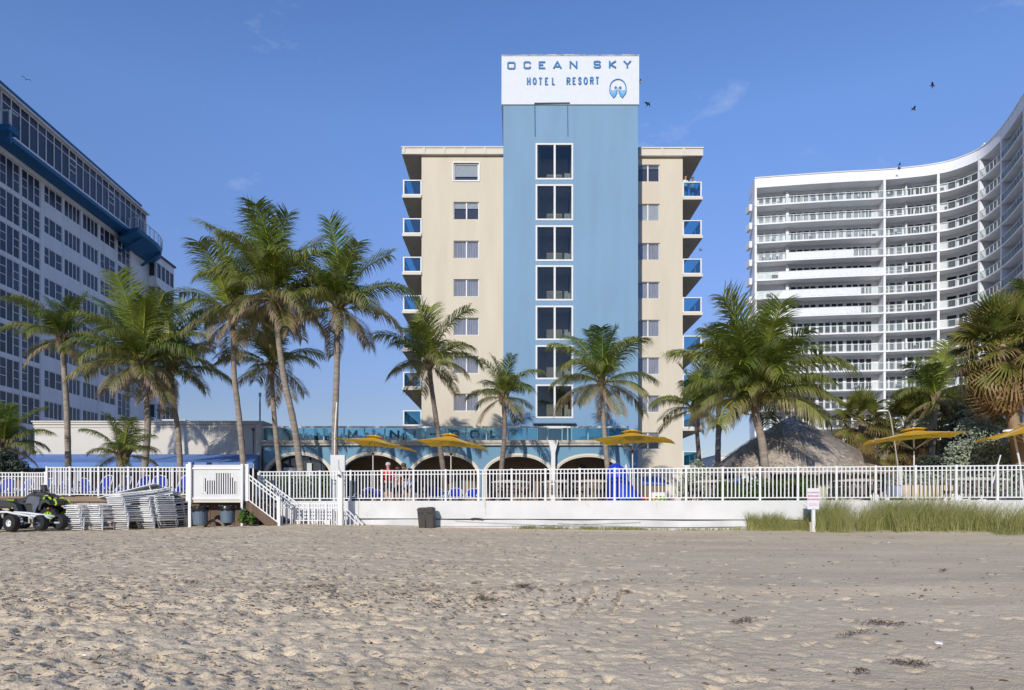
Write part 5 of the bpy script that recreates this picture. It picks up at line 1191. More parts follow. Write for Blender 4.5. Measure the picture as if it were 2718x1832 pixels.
# dry weed scattered on the sand
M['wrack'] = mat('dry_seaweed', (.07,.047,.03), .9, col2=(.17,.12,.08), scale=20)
def wrack(label, px, py, wpx, n, seed, sz=1.0, hpx=3.2):
    n = int(n*.6)
    rs = np.random.RandomState(seed); b = MB()
    D = F*(EYE)/(py-HY)/(1+.0346*F/(py-HY)*1.0) if False else None
    D = EYE/((py-HY)/F+.0346); c = (X_(px,D), D)
    base = (c[0], c[1], float(base_h(np.array(c[0]),np.array(c[1]))))
    for i in range(n):
        x = c[0]+rs.randn()*wpx/F*D*.4; y = c[1]+rs.randn()*hpx/F*D*1.6+(x-c[0])*(-.35 if seed%2 else .5); z = float(base_h(np.array(x),np.array(y)))+.012; a = rs.rand()*6.28; l = (.015+.055*rs.rand())*sz
        p = Vector((x,y,z+.01+rs.rand()*.03*sz)); q = p+Vector((math.cos(a)*l,math.sin(a)*l,rs.randn()*.012)); b.tube([p,(p+q)/2+Vector((0,0,rs.rand()*.025*sz)),q], [.0022*sz,.0034*sz,.0015*sz], 3)
    o = b.build('seaweed_clump', M['wrack'], None); tag(o, label, 'seaweed', 'dry seaweed clumps on the sand'); return o
for i,(a,c,w_,n_,lab) in enumerate([(1388,1573,30,170,'roundish dark seaweed clump in the middle of the beach'),(1660,1580,26,70,'thin dark seaweed strand right of the beach centre'),(1975,1655,50,120,'dark seaweed strand on the open sand right of centre'),(2345,1662,75,170,'longest dark seaweed strand on the right part of the sand'),(2268,1690,80,80,'sparse twiggy seaweed in front of the longest strand'),(2420,1772,62,130,'reddish brown seaweed strand near the bottom right corner'),(2285,1793,36,60,'small seaweed bits just left of the strand at the bottom right'),(1285,1600,30,120,'dark seaweed clump left of the roundish one'),(850,1567,70,150,'flat seaweed line in the trampled sand left of centre'),(505,1553,60,110,'flat seaweed patch on the left part of the trampled sand'),(2504,1519,16,50,'small reddish weed clump on the upper right sand'),(1150,1568,60,80,'scattered seaweed crumbs before the beach centre'),(1600,1560,200,90,'scattered seaweed crumbs across the sand right of the roundish clump'),(1610,1410,10,20,'tiny dark twig on the sand below the wall weeds'),(1262,1557,22,70,'small dark seaweed tuft behind the roundish clump')]):
    wrack(lab, a, c, w_, n_, 300+i, 1.0 if c > 1500 else .8)

# dry weed crumbs, their dark colour also imitating footprint shadows: far too many to count
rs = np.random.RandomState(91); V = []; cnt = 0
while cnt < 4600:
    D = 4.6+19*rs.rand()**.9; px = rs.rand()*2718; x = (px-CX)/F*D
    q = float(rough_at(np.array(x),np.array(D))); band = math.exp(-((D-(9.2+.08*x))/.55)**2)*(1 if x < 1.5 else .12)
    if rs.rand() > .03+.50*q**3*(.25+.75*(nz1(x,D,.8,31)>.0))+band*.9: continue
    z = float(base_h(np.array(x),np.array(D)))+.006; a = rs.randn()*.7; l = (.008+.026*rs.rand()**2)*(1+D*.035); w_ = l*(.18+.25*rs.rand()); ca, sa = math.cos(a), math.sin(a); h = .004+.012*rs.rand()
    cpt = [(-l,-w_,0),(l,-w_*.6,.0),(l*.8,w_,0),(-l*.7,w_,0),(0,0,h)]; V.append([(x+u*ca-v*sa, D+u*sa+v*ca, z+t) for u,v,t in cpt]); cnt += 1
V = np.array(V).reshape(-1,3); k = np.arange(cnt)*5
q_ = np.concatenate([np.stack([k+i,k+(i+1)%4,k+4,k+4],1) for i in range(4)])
me = bpy.data.meshes.new('weed_and_shade_crumbs'); me.from_pydata(V.tolist(), [], [tuple(r[:3]) for r in q_.tolist()]); me.materials.append(M['wrack'])
o = stuff(put('weed_and_shade_crumbs', me)); tag(o, 'fine dark crumbs on the trampled sand, dry seaweed and imitated footprint shadows', 'seaweed')
# ================================================================ thatched hut
HD = 27.5
hut = thing('thatched_hut', 'thatched palm-leaf hut with a steep pointed roof behind the white railing', 'hut', (X_(2113,HD),HD,1.7))
pk = Vector((X_(2113,HD),HD+.6,Z_(1100,HD))); ez = Z_(1262,HD)
rx_ = (X_(2334,HD)-X_(1888,HD))/2; xm_ = (X_(2334,HD)+X_(1888,HD))/2; ry_ = 3.4
M['thatch'] = mat('thatch_strips', (.40,.345,.285), .95, scale=7, col2=(.72,.63,.53), detail=6)
M['thatch_in'] = mat('thatch_underlay', (.30,.255,.21), .95, var=.2)
def roof_pt(a, t):          # t: 0 peak, 1 eave ; superellipse plan
    ca, sa = math.cos(a), math.sin(a); k = (abs(ca)**3+abs(sa)**3)**(-1/3)
    ex = xm_+rx_*ca*k; ey = HD+.6+ry_*sa*k; tt = t
    drop = (t**.93); z = pk.z+(ez-pk.z)*drop - .0 + .16*math.sin(math.pi*t)
    return Vector((pk.x+(ex-pk.x)*tt, pk.y+(ey-pk.y)*tt, z))
b = MB(); na, nt_ = 48, 10; vs = [roof_pt(2*math.pi*i/na, (j+.02)/nt_) for j in range(nt_+1) for i in range(na)]
b.add(vs, [(j*na+i, j*na+(i+1)%na, (j+1)*na+(i+1)%na, (j+1)*na+i) for j in range(nt_) for i in range(na)])
rf_ = b.build('roof', M['thatch_in'], hut)
rs = np.random.RandomState(77); V = []; 
for k in range(15000):
    a = math.pi*(1+rs.rand()) if rs.rand() < .82 else rs.rand()*2*math.pi
    t = math.sqrt(rs.rand())*1.0; p = roof_pt(a,t); q = roof_pt(a+rs.randn()*.02, min(1.06,t+.07)); d = (q-p).normalized(); sd = Vector((-math.sin(a),math.cos(a),0)); nn = d.cross(sd); 
    if nn.z < 0: nn = -nn
    L_ = .10+.22*rs.rand(); w_ = .012+.016*rs.rand(); d = (d+sd*rs.randn()*.28+nn*rs.rand()*.25).normalized(); p = p+nn*.03
    V += [p-sd*w_, p+sd*w_, p+d*L_+sd*w_*.7, p+d*L_-sd*w_*.7]
V = np.array([tuple(Vector(v)-Vector((pk.x,HD,1.7))) for v in V])+np.array([pk.x-X_(2113,HD),0,0]); q = np.arange(len(V)).reshape(-1,4)
me = npmesh('thatch', [(V,q)], M['thatch']); me.polygons.foreach_set('use_smooth', np.zeros(len(me.polygons),dtype=bool)); stuff(put('thatch', me, rf_))
b = MB()
for k in range(14): a = k*.45; b.tube([pk+Vector((0,0,-.1)), pk+Vector((math.cos(a)*.08,math.sin(a)*.08,.10)), pk+Vector((math.cos(a)*.2,math.sin(a)*.2,.13+.03*(k%3)))], [.05,.03,.01], 4)
b.build('roof_tip', M['thatch'], rf_)
M['canvascream'] = mat('cream_canvas', (.52,.50,.40), .85, var=.06, scale=2, bump=.4, bscale=3, stretch=(1.5,1,.1))
b = MB(); n = 30; y_ = HD-1.9; xa_, xb_ = X_(2075,y_), X_(2300,y_); xs_ = [xa_+(xb_-xa_)*i/n for i in range(n+1)]
b.add([(x,y_+.04*math.sin(i*1.7),z) for i,x in enumerate(xs_) for z in (1.72,ez+.1)], [(2*i,2*i+2,2*i+3,2*i+1) for i in range(n)]); b.build('canvas_wall', M['canvascream'], hut)
b = MB(); b.box(X_(1925,HD+1.5),X_(2300,HD+1.5),HD+1.5,HD+1.6,1.7,ez); b.build('back_wall', M['interior'], hut)
for px in (1912,1955,2045,2068,2305): f = MB(); x = X_(px,HD-2); f.tube([(x,HD-2,1.7),(x,HD-2,ez+.3)], .07, 7); f.build('pole', M['bark_dark'], hut)
for (pa,pb,ya,yb,mm,nm) in ((1918,1942,1272,1290,'awningblue','banner'),(1945,1966,1270,1290,'awningblue','banner'),(1969,1987,1256,1292,'signwhite','poster'),(1994,2012,1258,1295,'signwhite','poster')):
    if 'awningblue' not in M: M['awningblue'] = mat('bright_blue_cloth', (.07,.16,.55), .7)
    f = MB(); f.box(X_(pa,HD-2.1),X_(pb,HD-2.1),HD-2.12,HD-2.09,Z_(yb,HD-2.1),Z_(ya,HD-2.1)); f.build(nm, M[mm], hut)
# ================================================================ umbrellas
M['yellow'] = mat('yellow_canvas', (.95,.56,.045), .75, var=.07, scale=2, bump=.15, bscale=4)
_y = M['yellow'].node_tree; _b = _y.nodes['Principled BSDF']; _tl = N(_y,'ShaderNodeBsdfTranslucent'); _tl.inputs[0].default_value = (.95,.55,.03,1); _ms = N(_y,'ShaderNodeMixShader'); _ms.inputs[0].default_value = .42
_y.links.new(_b.outputs[0],_ms.inputs[1]); _y.links.new(_tl.outputs[0],_ms.inputs[2]); _y.links.new(_ms.outputs[0], _y.nodes['Material Output'].inputs[0])
M['alu'] = mat('pale_metal_pole', (.62,.60,.57), .35, metal=.2)
def umbrella(label, px_pole, D, px0, px1, y_ap, y_l, y_r, yaw, seed):
    base = Vector((X_(px_pole,D), D, 1.70)); t = thing('patio_umbrella', label, 'umbrella', tuple(base), 0, 'yellow patio umbrellas behind the railing')
    half = (px1-px0)/2/F*D; zc = Z_((y_l+y_r)/2,D)-1.70; za = Z_(y_ap,D)-1.70-.04; roll = math.atan2((y_l-y_r)/F*D, 2*half)*-1
    cxo = X_((px0+px1)/2,D)-base.x; tilt = Matrix.Rotation(-math.atan2((y_l-y_r), (px1-px0))*-1*-1, 4, 'Y')
    # half diagonal such that the widest corners reach the measured width
    yaw = R(yaw); ext = max(abs(math.cos(yaw+k*math.pi/2)) for k in range(4)); Rr = half/ext; top = za-zc
    def cn(a, f, drop): 
        v = Vector((math.cos(a)*Rr*f, math.sin(a)*Rr*f, drop)); return v
    b = MB(); rings = [(0.10,0),(.3,.0),(.55,.0),(.8,.0),(1.0,0)]
    P_ = []
    for f,_ in rings:
        row = []
        for k in range(16):
            a = yaw+k*math.pi/8; q = k%4; ph = (k%4)*math.pi/8; sq = math.cos(math.pi/4)/math.cos(abs(ph-math.pi/4)) if ph else 1.0
            sq = 1/(abs(math.cos(ph))+abs(math.sin(ph)))
            sag = -.035*math.sin(math.pi*f)-(.03*f if q in (2,) else 0)
            row.append(Vector((math.cos(a)*Rr*f*sq, math.sin(a)*Rr*f*sq, top*(1-f*sq)**1.12+sag)))
        P_.append(row)
    shear = (Z_(y_r,D)-Z_(y_l,D))/(2*half)
    def place(v): return Vector((v.x+cxo, v.y, v.z+zc+shear*v.x))
    vs = [place(v) for row in P_ for v in row]; nf_ = [(j*16+k, j*16+(k+1)%16, (j+1)*16+(k+1)%16, (j+1)*16+k) for j in range(4) for k in range(16)]
    b.add(vs, nf_); m_ = b.mesh('canopy', M['yellow']); put('canopy', m_, t)
    b = MB(); r0 = [place(Vector((math.cos(yaw+k*math.pi/4)*Rr*.26*(1 if k%2==0 else .72), math.sin(yaw+k*math.pi/4)*Rr*.26*(1 if k%2==0 else .72), top*.80+.05+(.03 if k%2 else 0)))) for k in range(8)]
    ap = place(Vector((0,0,top*1.02+.05))); mid = [ap.lerp(r0[k], .5)+Vector((0,0,.035)) for k in range(8)]
    b.add(r0+mid+[ap], [(k,(k+1)%8,8+(k+1)%8,8+k) for k in range(8)]+[(8+k,8+(k+1)%8,16) for k in range(8)]); b.build('vent_cap', M['yellow'], t, local=True)
    hub = Vector((0,0,zc-.38)); apx = ap
    b = MB(); b.tube([(0,0,0),(0,0,zc-.3),tuple(apx-Vector((0,0,.03)))], [.026,.026,.022], 8); b.build('pole', M['alu'], t, local=True)
    b = MB(); b.cyl(apx-Vector((0,0,.02)), .035, .06, 8); b.build('finial', M['white'], t, local=True)
    b = MB(); b.cyl(hub-Vector((0,0,.05)), .05, .11, 8); b.build('hub', M['cable'], t, local=True)
    for k in range(4):
        a = yaw+k*math.pi/2; ft = place(Vector((math.cos(a)*Rr*.52, math.sin(a)*Rr*.52, top*.46-.04))); b = MB(); b.bar(hub, ft, .018); b.build('strut', M['alu'], t, local=True)
        e = place(Vector((math.cos(a)*Rr*.99, math.sin(a)*Rr*.99, -.005))); b = MB(); b.bar(ap-Vector((0,0,.10)), e-Vector((0,0,.025)), .016); b.build('rib', M['alu'], t, local=True)
    b = MB(); e = place(Vector((math.cos(yaw+3*math.pi/2)*Rr*.6,math.sin(yaw+3*math.pi/2)*Rr*.6,top*.4))); b.bar(e, e-Vector((-.02,0,.22)), .02,.006); b.build('tie_strap', M['yellow'], t, local=True)
    b = MB(); b.lathe([(.28,0),(.28,.06),(.07,.12),(.05,.35)], n=12); b.build('base', M['stone'], t, local=True)
    return t
umbrella('leftmost yellow umbrella, tilted down to the right, by the white shower post', 990, 30, 892, 1102, 1158, 1169, 1196, 28, 1)
umbrella('yellow umbrella with a raised vent before the third arch', 1197, 30, 1097, 1294, 1153, 1175, 1191, 33, 2)
umbrella('level yellow umbrella in front of the right end of the arcade', 1679, 27, 1551, 1804, 1144, 1172, 1173, 20, 3)
umbrella('yellow umbrella right of the thatched hut, tilted down to the left', 2426, 24.5, 2281, 2568, 1138, 1176, 1155, 24, 4)
umbrella('yellow umbrella cut off by the right edge', 2748, 24, 2596, 2880, 1118, 1173, 1140, 22, 5)

# ================================================================ deck furniture
M['blueweave'] = mat('royal_blue_sling', (.008,.02,.32), .6, var=.25, scale=5)
def chaise_proto():
    t = thing('lounge_chair', '', 'lounge chair')
    b = MB(); P_ = [(-.27,0,.42),(-.27,.18,.62),(-.25,.30,.90),(-.17,.37,1.03),(0,.39,1.07),(.17,.37,1.03),(.25,.30,.90),(.27,.18,.62),(.27,0,.42)]; b.tube(P_, .022, 6); b.build('back_frame', M['white'], t, local=True)
    b = MB(); b.add([(-.245,.02,.44),(.245,.02,.44),(.245,.19,.64),(-.245,.19,.64),(.225,.305,.90),(-.225,.305,.90),(.15,.365,1.01),(-.15,.365,1.01)], [(0,1,2,3),(3,2,4,5),(5,4,6,7)]); b.build('backrest', M['blueweave'], t, local=True)
    b = MB(); b.add([(-.25,-1.05,.40),(.25,-1.05,.40),(.25,-.5,.37),(-.25,-.5,.37),(.25,0,.42),(-.25,0,.42)], [(0,1,2,3),(3,2,4,5)]); b.build('seat', M['blueweave'], t, local=True)
    b = MB()
    for s in (-1,1): b.tube([(s*.28,-1.1,.41),(s*.28,-.5,.38),(s*.28,.1,.42)], .022, 6)
    b.tube([(-.28,-1.1,.41),(.28,-1.1,.41)], .022, 6); b.build('seat_frame', M['white'], t, local=True)
    for s in (-1,1):
        for y_ in (-.9,.05): b = MB(); b.tube([(s*.28,y_,.40),(s*.30,y_-.05,0)], .02, 6); b.build('leg', M['white'], t, local=True)
        b = MB(); b.tube([(s*.30,.12,.50),(s*.31,-.15,.62),(s*.31,-.40,.60),(s*.30,-.46,.42)], .022, 6); b.build('armrest', M['white'], t, local=True)
    return t
proto = chaise_proto(); used = False
spec = [(12,1268,26.6,'blue lounge chair at the left picture edge behind the lower railing',.2),(58,1268,26.8,'second blue lounge chair from the left edge',-.35),(108,1268,26.6,'blue lounge chair behind the corner post where the railing steps up',-.45),(158,1272,27.4,'blue lounge chair hidden behind wrapped parasols',-.3),(218,1268,27.2,'blue lounge chair turned right, behind the tallest lounger stack',.5),(268,1260,26.4,'blue lounge chair behind the leftmost part of the tall railing stacks',-.3),(318,1262,26.4,'blue lounge chair second in the row of five behind the railing',-.35),(368,1260,26.3,'blue lounge chair in the middle of the row of five behind the railing',-.3),(421,1261,26.4,'blue lounge chair fourth in the row of five behind the railing',.3),(476,1260,26.3,'blue lounge chair rightmost in the row of five, beside the screen panel',-.35),
 (972,1294,24.6,'blue lounge chair under the leftmost umbrella',-.2),(1004,1300,25.2,'low blue lounge chair behind the umbrella pole, left of the people',.3),(1157,1294,25.1,'blue lounge chair right of the standing people',.15),(1182,1304,25.8,'low blue lounge chair back between the umbrella pole and its neighbour',.1),(1206,1295,25.0,'blue lounge chair behind the second umbrella pole',-.1),(1252,1296,24.9,'blue lounge chair right of the second umbrella pole',-.2)]
for i,(px,yt,D,lab,rz) in enumerate(spec):
    o = proto if i == 0 else copy_tree(proto)
    if px > 600: D += 1.5
    o.location = (X_(px,D), D, 1.70); o.rotation_euler[2] = rz; tag(o, lab, 'lounge chair', 'blue lounge chairs on the pool deck')
    o.scale = (1,1,(Z_(yt,D)-1.70)/1.07)
# white patio tables with brown slatted benches and chairs
M['slatbrown'] = mat('brown_slats', (.16,.12,.10), .7)
def patio_set(px, D, label, w_=1.5):
    t = thing('patio_table', label, 'table', (X_(px,D),D,1.70)); zt_ = .72
    b = MB(); n = 12; b.poly([(w_/2*math.cos(math.pi*k/n), zt_+.03+.10*math.sin(math.pi*k/n)) for k in range(n+1)], -.4, .4); b.build('tabletop', M['stone'], t, local=True)
    for s in (-1,1):
        for y_ in (-.35,.35): b = MB(); b.tube([(s*w_*.38,y_,zt_+.03),(s*w_*.46,y_,0)], .025, 6); b.build('leg', M['cable'], t, local=True)
    for k in range(6):
        b = MB(); x = -w_*.36+k*w_*.144; b.box(x-.06,x+.06,-.47,-.44,.28,.66); b.build('slat', M['slatbrown'], t, local=True)
    return t
for px, D, lab, w_ in ((1355,25.8,'grey-topped patio table with dark legs under the second trunk from the tower',1.5),(1490,25.6,'grey-topped patio table left of the blue covered slide, behind the downspout',1.6),(1570,25.4,'grey-topped patio table with a curved top just left of the blue cover',1.5),(1895,25.6,'grey-topped patio table behind the railing before the round silvery shrub',1.7),(2270,24.6,'grey-topped patio table under the right eave of the thatched hut',1.6),(2580,23.4,'wide grey-topped patio table below the tall silvery shrub',2.2)):
    patio_set(px, D, lab, w_)
M['blackwicker'] = mat('black_wicker', (.02,.02,.02), .8)
def wicker(px, D, rz, label):
    t = thing('patio_chair', label, 'chair', (X_(px,D),D,1.70), rz, 'black patio chairs behind the railing')
    b = MB(); b.box(-.24,.24,-.24,.24,.38,.44); b.build('seat', M['blackwicker'], t, local=True)
    b = MB(); b.add([(-.24,.20,.44),(.24,.20,.44),(.24,.25,.44),(-.24,.25,.44),(-.22,.28,.90),(.22,.28,.90),(.22,.33,.90),(-.22,.33,.90)], [(0,1,5,4),(1,2,6,5),(2,3,7,6),(3,0,4,7),(4,5,6,7)]); b.build('backrest', M['blackwicker'], t, local=True)
    for sx in (-1,1):
        for sy in (-1,1): b = MB(); b.tube([(sx*.21,sy*.21,.38),(sx*.23,sy*.23,0)], .018, 5); b.build('leg', M['blackwicker'], t, local=True)
        b = MB(); b.tube([(sx*.24,.22,.62),(sx*.25,-.2,.62),(sx*.24,-.22,.42)], .02, 5); b.build('armrest', M['blackwicker'], t, local=True)
for px, D, rz, lab in ((1100,25.6,.4,'black patio chair right behind the standing people'),(1130,26,-.6,'black patio chair between the people and the blue lounge chairs'),(1318,25.2,1.2,'black patio chair on the left of the first grey-topped table'),(1392,25.2,-1.3,'black patio chair on the right of the first grey-topped table'),(1532,25.0,1.0,'black patio chair between the two tables right of the downspout'),(1600,25.0,-1.0,'black patio chair touching the blue slide cover'),(1842,25,1.1,'black patio chair left of the table by the round shrub'),(1955,25.4,-1.1,'black patio chair left of the clipped hedge before the hut'),(2232,24.2,1.1,'black patio chair below the cream canvas of the hut'),(2320,24.2,-1.1,'black patio chair left of the tan covered stack'),(960,25.6,2.6,'black patio chair behind the hedge end, left of the first umbrella')):
    wicker(px, D, rz, lab)
# blue covered slide, blue stall roof and coloured floats
M['bluecover'] = mat('blue_vinyl_cover', (.015,.05,.48), .45, var=.2, scale=2, bump=.5, bscale=2.5)
D = 24.3; cvr = thing('covered_slide', 'tall royal blue vinyl cover draped over pool equipment, left of the umbrella pole', 'cover', (X_(1640,D),D,1.7))
prof = [(1614,1697,1335),(1612,1706,1322),(1611,1690,1303),(1611,1678,1288),(1611,1668,1276),(1612,1668,1262),(1612,1664,1252),(1613,1657,1244),(1618,1647,1236),(1626,1638,1231)]
b = MB(); n = 16; vs = []
rr = random.Random(3)
for (pa,pb,py) in prof:
    xa_, xb_ = X_(pa,D), X_(pb,D); z = Z_(py,D); c_ = (xa_+xb_)/2; hw = (xb_-xa_)/2
    for k in range(n): a = 2*math.pi*k/n; q = 1+.05*math.sin(k*2.6+py*.05); vs.append((c_+hw*math.cos(a)*(1 if abs(math.cos(a))>.9 else q), D+.45*min(1,hw/.25)*math.sin(a)*q, z+rr.uniform(-.01,.01)))
b.add(vs, [(j*n+k, j*n+(k+1)%n, (j+1)*n+(k+1)%n, (j+1)*n+k) for j in range(len(prof)-1) for k in range(n)]+[tuple(range((len(prof)-1)*n, len(prof)*n))]); b.build('cover', M['bluecover'], cvr, smooth=True)
b = MB(); b.add([(X_(1652,D),D-.3,Z_(1242,D)),(X_(1668,D),D-.2,Z_(1262,D)),(X_(1660,D),D-.1,Z_(1232,D)+.0)],[(0,1,2)]); b.add([(X_(1654,D),D-.2,Z_(1246,D)),(X_(1662,D),D-.2,Z_(1246,D)),(X_(1660,D),D-.2,Z_(1231,D))],[(0,1,2)]); b.build('white_flap', M['white'], cvr)
D = 29; sta = thing('drink_stall', 'small stall with a bright blue pitched roof right of the yellow umbrella pole', 'stall', (X_(1745,D),D,1.7))
b = MB(); b.add([(X_(1708,D),D,Z_(1282,D)),(X_(1776,D),D,Z_(1282,D)),(X_(1768,D),D+1.2,Z_(1262,D)),(X_(1708,D),D+1.2,Z_(1262,D)),(X_(1708,D),D,Z_(1286,D)),(X_(1776,D),D,Z_(1286,D))],[(0,1,2,3),(4,5,1,0)]); b.build('roof', M['awningblue'], sta)
b = MB(); b.box(X_(1712,D),X_(1770,D),D+.1,D+1.1,1.7,Z_(1286,D)); b.build('counter', M['interior'], sta)
b = MB(); b.box(X_(1730,D-2),X_(1765,D-2),D-2,D-1.4,1.7,2.12); o = b.build('storage_box', M['white'], None); tag(o, 'white box standing in front of the blue-roofed stall', 'box')
for k,(cn_,col) in enumerate((('pink',(.7,.05,.25)),('orange',(.8,.22,.02)),('yellow',(.75,.6,.03)),('lime green',(.35,.6,.03)))):
    D = 24.6; px = 1709+k*13+ (8 if k > 1 else 0); b = MB(); b.tube([(X_(px-9,D),D,1.80),(X_(px-3,D),D-.02,1.88),(X_(px+5,D),D+.02,1.86),(X_(px+12,D),D,1.80)], [.05,.07,.07,.05], 8)
    o = b.build('pool_float', mat(cn_.replace(' ','_')+'_foam', col, .6), None, smooth=True); tag(o, f'{cn_} pool float lying on the deck right of the blue cover', 'float')
# tan tarp over stacked furniture
M['tan'] = mat('tan_tarp', (.62,.47,.28), .85, var=.06, bump=.5, bscale=2)
D = 22.6; tp = thing('covered_furniture', 'tan tarpaulin over stacked furniture behind the beach grass at the right', 'cover', (X_(2455,D),D,1.7))
b = MB(); n = 24; vs = []
for i in range(n+1):
    x = X_(2382,D)+(X_(2528,D)-X_(2382,D))*i/n; zt_ = Z_(1289,D)+.01*math.sin(i*1.1); zb_ = Z_(1327,D) if i < 17 else Z_(1303,D)
    vs += [(x,D-.35+.03*math.sin(i*1.9),zb_),(x,D-.32,zt_),(x,D+.45,zt_+.02),(x,D+.47,1.72)]
b.add(vs, [(4*i+j,4*i+4+j,4*i+5+j,4*i+1+j) for i in range(n) for j in range(3)]); b.build('cover', M['tan'], tp)
b = MB(); b.box(X_(2366,D),X_(2382,D),D-.3,D+.3,Z_(1322,D),Z_(1290,D)); b.build('folded_sheet', mat('pale_blue_sheet',(.45,.50,.66),.8), tp)
for px in (2400,2450,2515): b = MB(); b.box(X_(px,D)-.03,X_(px,D)+.03,D-.1,D-.04,1.7,Z_(1303,D)); b.build('leg', M['oldwood'], tp)
# wrapped white parasols behind the left railing
for k,px in enumerate((145,160,175,200,212)):
    D = 25.8; t = thing('closed_parasol', ['closed pale parasol nearest the corner post of the left railing','closed pale parasol second from the railing corner post','closed pale parasol in the middle of the left railing bay','closed pale parasol fourth in the left railing bay','closed pale parasol rightmost, before the turned blue lounge chair'][k], 'umbrella', (X_(px,D),D,1.72), 0, 'closed pale parasols leaning behind the railing')
    b = MB(); b.lathe([(.03,.25),(.085,.35),(.075,.8),(.05,1.1),(.02,1.22)], n=8, sy=.8); b.build('canopy', M['parasol'] if 'parasol' in M else M.setdefault('parasol', mat('pale_parasol_cloth', (.55,.53,.52), .8, var=.25, scale=6, stretch=(4,4,.3))), t, local=True)
    b = MB(); b.cyl((0,0,0), .02, 1.28, 6); b.build('pole', M['white'], t, local=True)
# leaning poles and street lamps on the right
def pole(name, label, cat, pts, r=.03, arm=None, head=None, m='alu'):
    t = thing(name, label, cat, tuple(pts[0])); b = MB(); b.tube(pts, r, 7); b.build('pole', M[m], t)
    if arm: b = MB(); b.tube(arm, r*.8, 6); b.build('arm', M[m], t)
    if head: c_ = Vector(head); b = MB(); b.lathe([(.05,.06),(.14,.03),(.16,-.03),(.10,-.06)], c=tuple(c_), n=10, sx=1.6); b.build('lamp_head', M['white'], t)
    return t
D = 30; pole('street_lamp', 'thin pale street lamp with a curved arm rising between the fan palms', 'lamp', [W(2384,1245,D), W(2374,1170,D), W(2363,1105,D)], .028, [W(2363,1105,D), W(2359,1093,D), W(2352,1089,D), W(2345,1090,D)], W(2343,1091,D), 'stone')
D = 24.2; pole('white_pole', 'white pole leaning left beside the shaggy fan palm trunk at the right', 'pole', [W(2718,1330,D), W(2706,1225,D), W(2694,1168,D), W(2690,1146,D)], .035, [W(2690,1150,D),W(2684,1143,D)], W(2680,1144,D), 'white')
D = 23; pole('thin_pole', 'thin white stick leaning right in front of the silvery shrub', 'pole', [W(2634,1285,D), W(2648,1236,D), W(2656,1208,D)], .022, m='white')
D = 23.4; pole('gate_post', 'round-topped white post just above the railing left of the tan tarpaulin', 'post', [W(2391,1330,D), W(2390,1280,D), W(2389,1237,D)], .06, m='white')
b = MB(); D = 21.4; b.add([(X_(2228,D),D,Z_(1317,D)),(X_(2222,D),D,Z_(1332,D)),(X_(2202,D),D,Z_(1362,D)),(X_(2210,D),D,Z_(1345,D))]+[(X_(2228,D)+.02,D+.04,Z_(1317,D)),(X_(2222,D),D+.04,Z_(1332,D)),(X_(2202,D),D+.04,Z_(1362,D)),(X_(2210,D),D+.04,Z_(1345,D))],[(0,1,2,3),(7,6,5,4),(0,4,5,1),(1,5,6,2),(2,6,7,3),(3,7,4,0)])
o = b.build('driftwood', M['palewood'], None); tag(o, 'pale leaning piece of driftwood in the grass right of the warning sign', 'driftwood')

# ================================================================ stacked strap loungers on the sand
M['strap'] = mat('white_vinyl_strap', (.80,.79,.74), .5, var=.05); M['sling'] = mat('grey_white_sling', (.50,.50,.52), .6)
def strap_lounger():
    """lies along +y, foot end (legs) towards the viewer at y=0; 0.62 wide, 1.9 long"""
    t = thing('strap_lounger', '', 'lounger'); w_ = .36
    b = MB()
    for s in (-1,1): b.tube([(s*w_,0,.30),(s*w_,.05,.33),(s*w_,1.2,.33),(s*w_,1.95,.40)], .017, 6)
    b.tube([(-w_,0,.30),(-w_+.03,-.03,.31),(w_-.03,-.03,.31),(w_,0,.30)], .017, 6); b.tube([(-w_,1.95,.40),(w_,1.95,.40)], .017, 6); b.build('frame', M['white'], t, local=True)
    for y_ in (.08,1.45):
        b = MB(); b.tube([(-w_,y_,.32),(-w_-.03+.10,y_-.05,.0),(w_-.07+.03+.10,y_-.05,.0),(w_,y_,.32)] if y_ < 1 else [(-w_,y_,.33),(-w_+.07,y_+.03,0),(w_-.07,y_+.03,0),(w_,y_,.33)], .016, 6); b.build('leg', M['white'], t, local=True)
    b = MB()
    for k in range(13): y_ = .06+k*.145; z = .325+(max(0,y_-1.2)*.09); b.box(-w_,w_,y_,y_+.055,z-.012,z+.012)
    stuff(b.build('strap', M['strap'], t, local=True))
    return t
lp = strap_lounger(); first = True
stacks = [ # px of the foot end centre, depth, count, yaw, spacing, first z, label words
 (197,22.3,9,-.5,.066,'leftmost low stack'),(250,22.4,9,-.48,.066,'second low stack from the left'),(317,22.6,15,-.42,.062,'tall middle stack'),(381,23.0,12,-.35,.068,'stack just right of the tallest'),(448,23.4,12,1.15,.072,'rightmost stack')]
for si,(px,D,n_,yw,dz,lab) in enumerate(stacks):
    for k in range(n_):
        o = lp if first else copy_tree(lp); first = False
        rr = random.Random(si*50+k); topm = k == n_-1
        g_ = float(base_h(np.array(X_(px,D)),np.array(D)))
        o.location = (X_(px,D)+k*-.012+rr.uniform(-.03,.03), D+rr.uniform(-.04,.04), g_-.02+k*dz); o.rotation_euler = (R(rr.uniform(-1,1)+(5.5 if si == 2 and k > 8 else 0)), R(rr.uniform(-1,1)), yw+rr.uniform(-.02,.02))
        on = ['first','second','third','fourth','fifth','sixth','seventh','eighth','ninth','tenth']; up, dn = k, n_-1-k
        tag(o, f'topmost white strap lounger of the {lab}' if topm else (f'bottom white strap lounger of the {lab}' if k == 0 else (f'white strap lounger {on[up]} from the bottom of the {lab}' if up <= dn else f'white strap lounger {on[dn]} from the top of the {lab}')), 'lounger', f'white strap loungers in the {lab}')
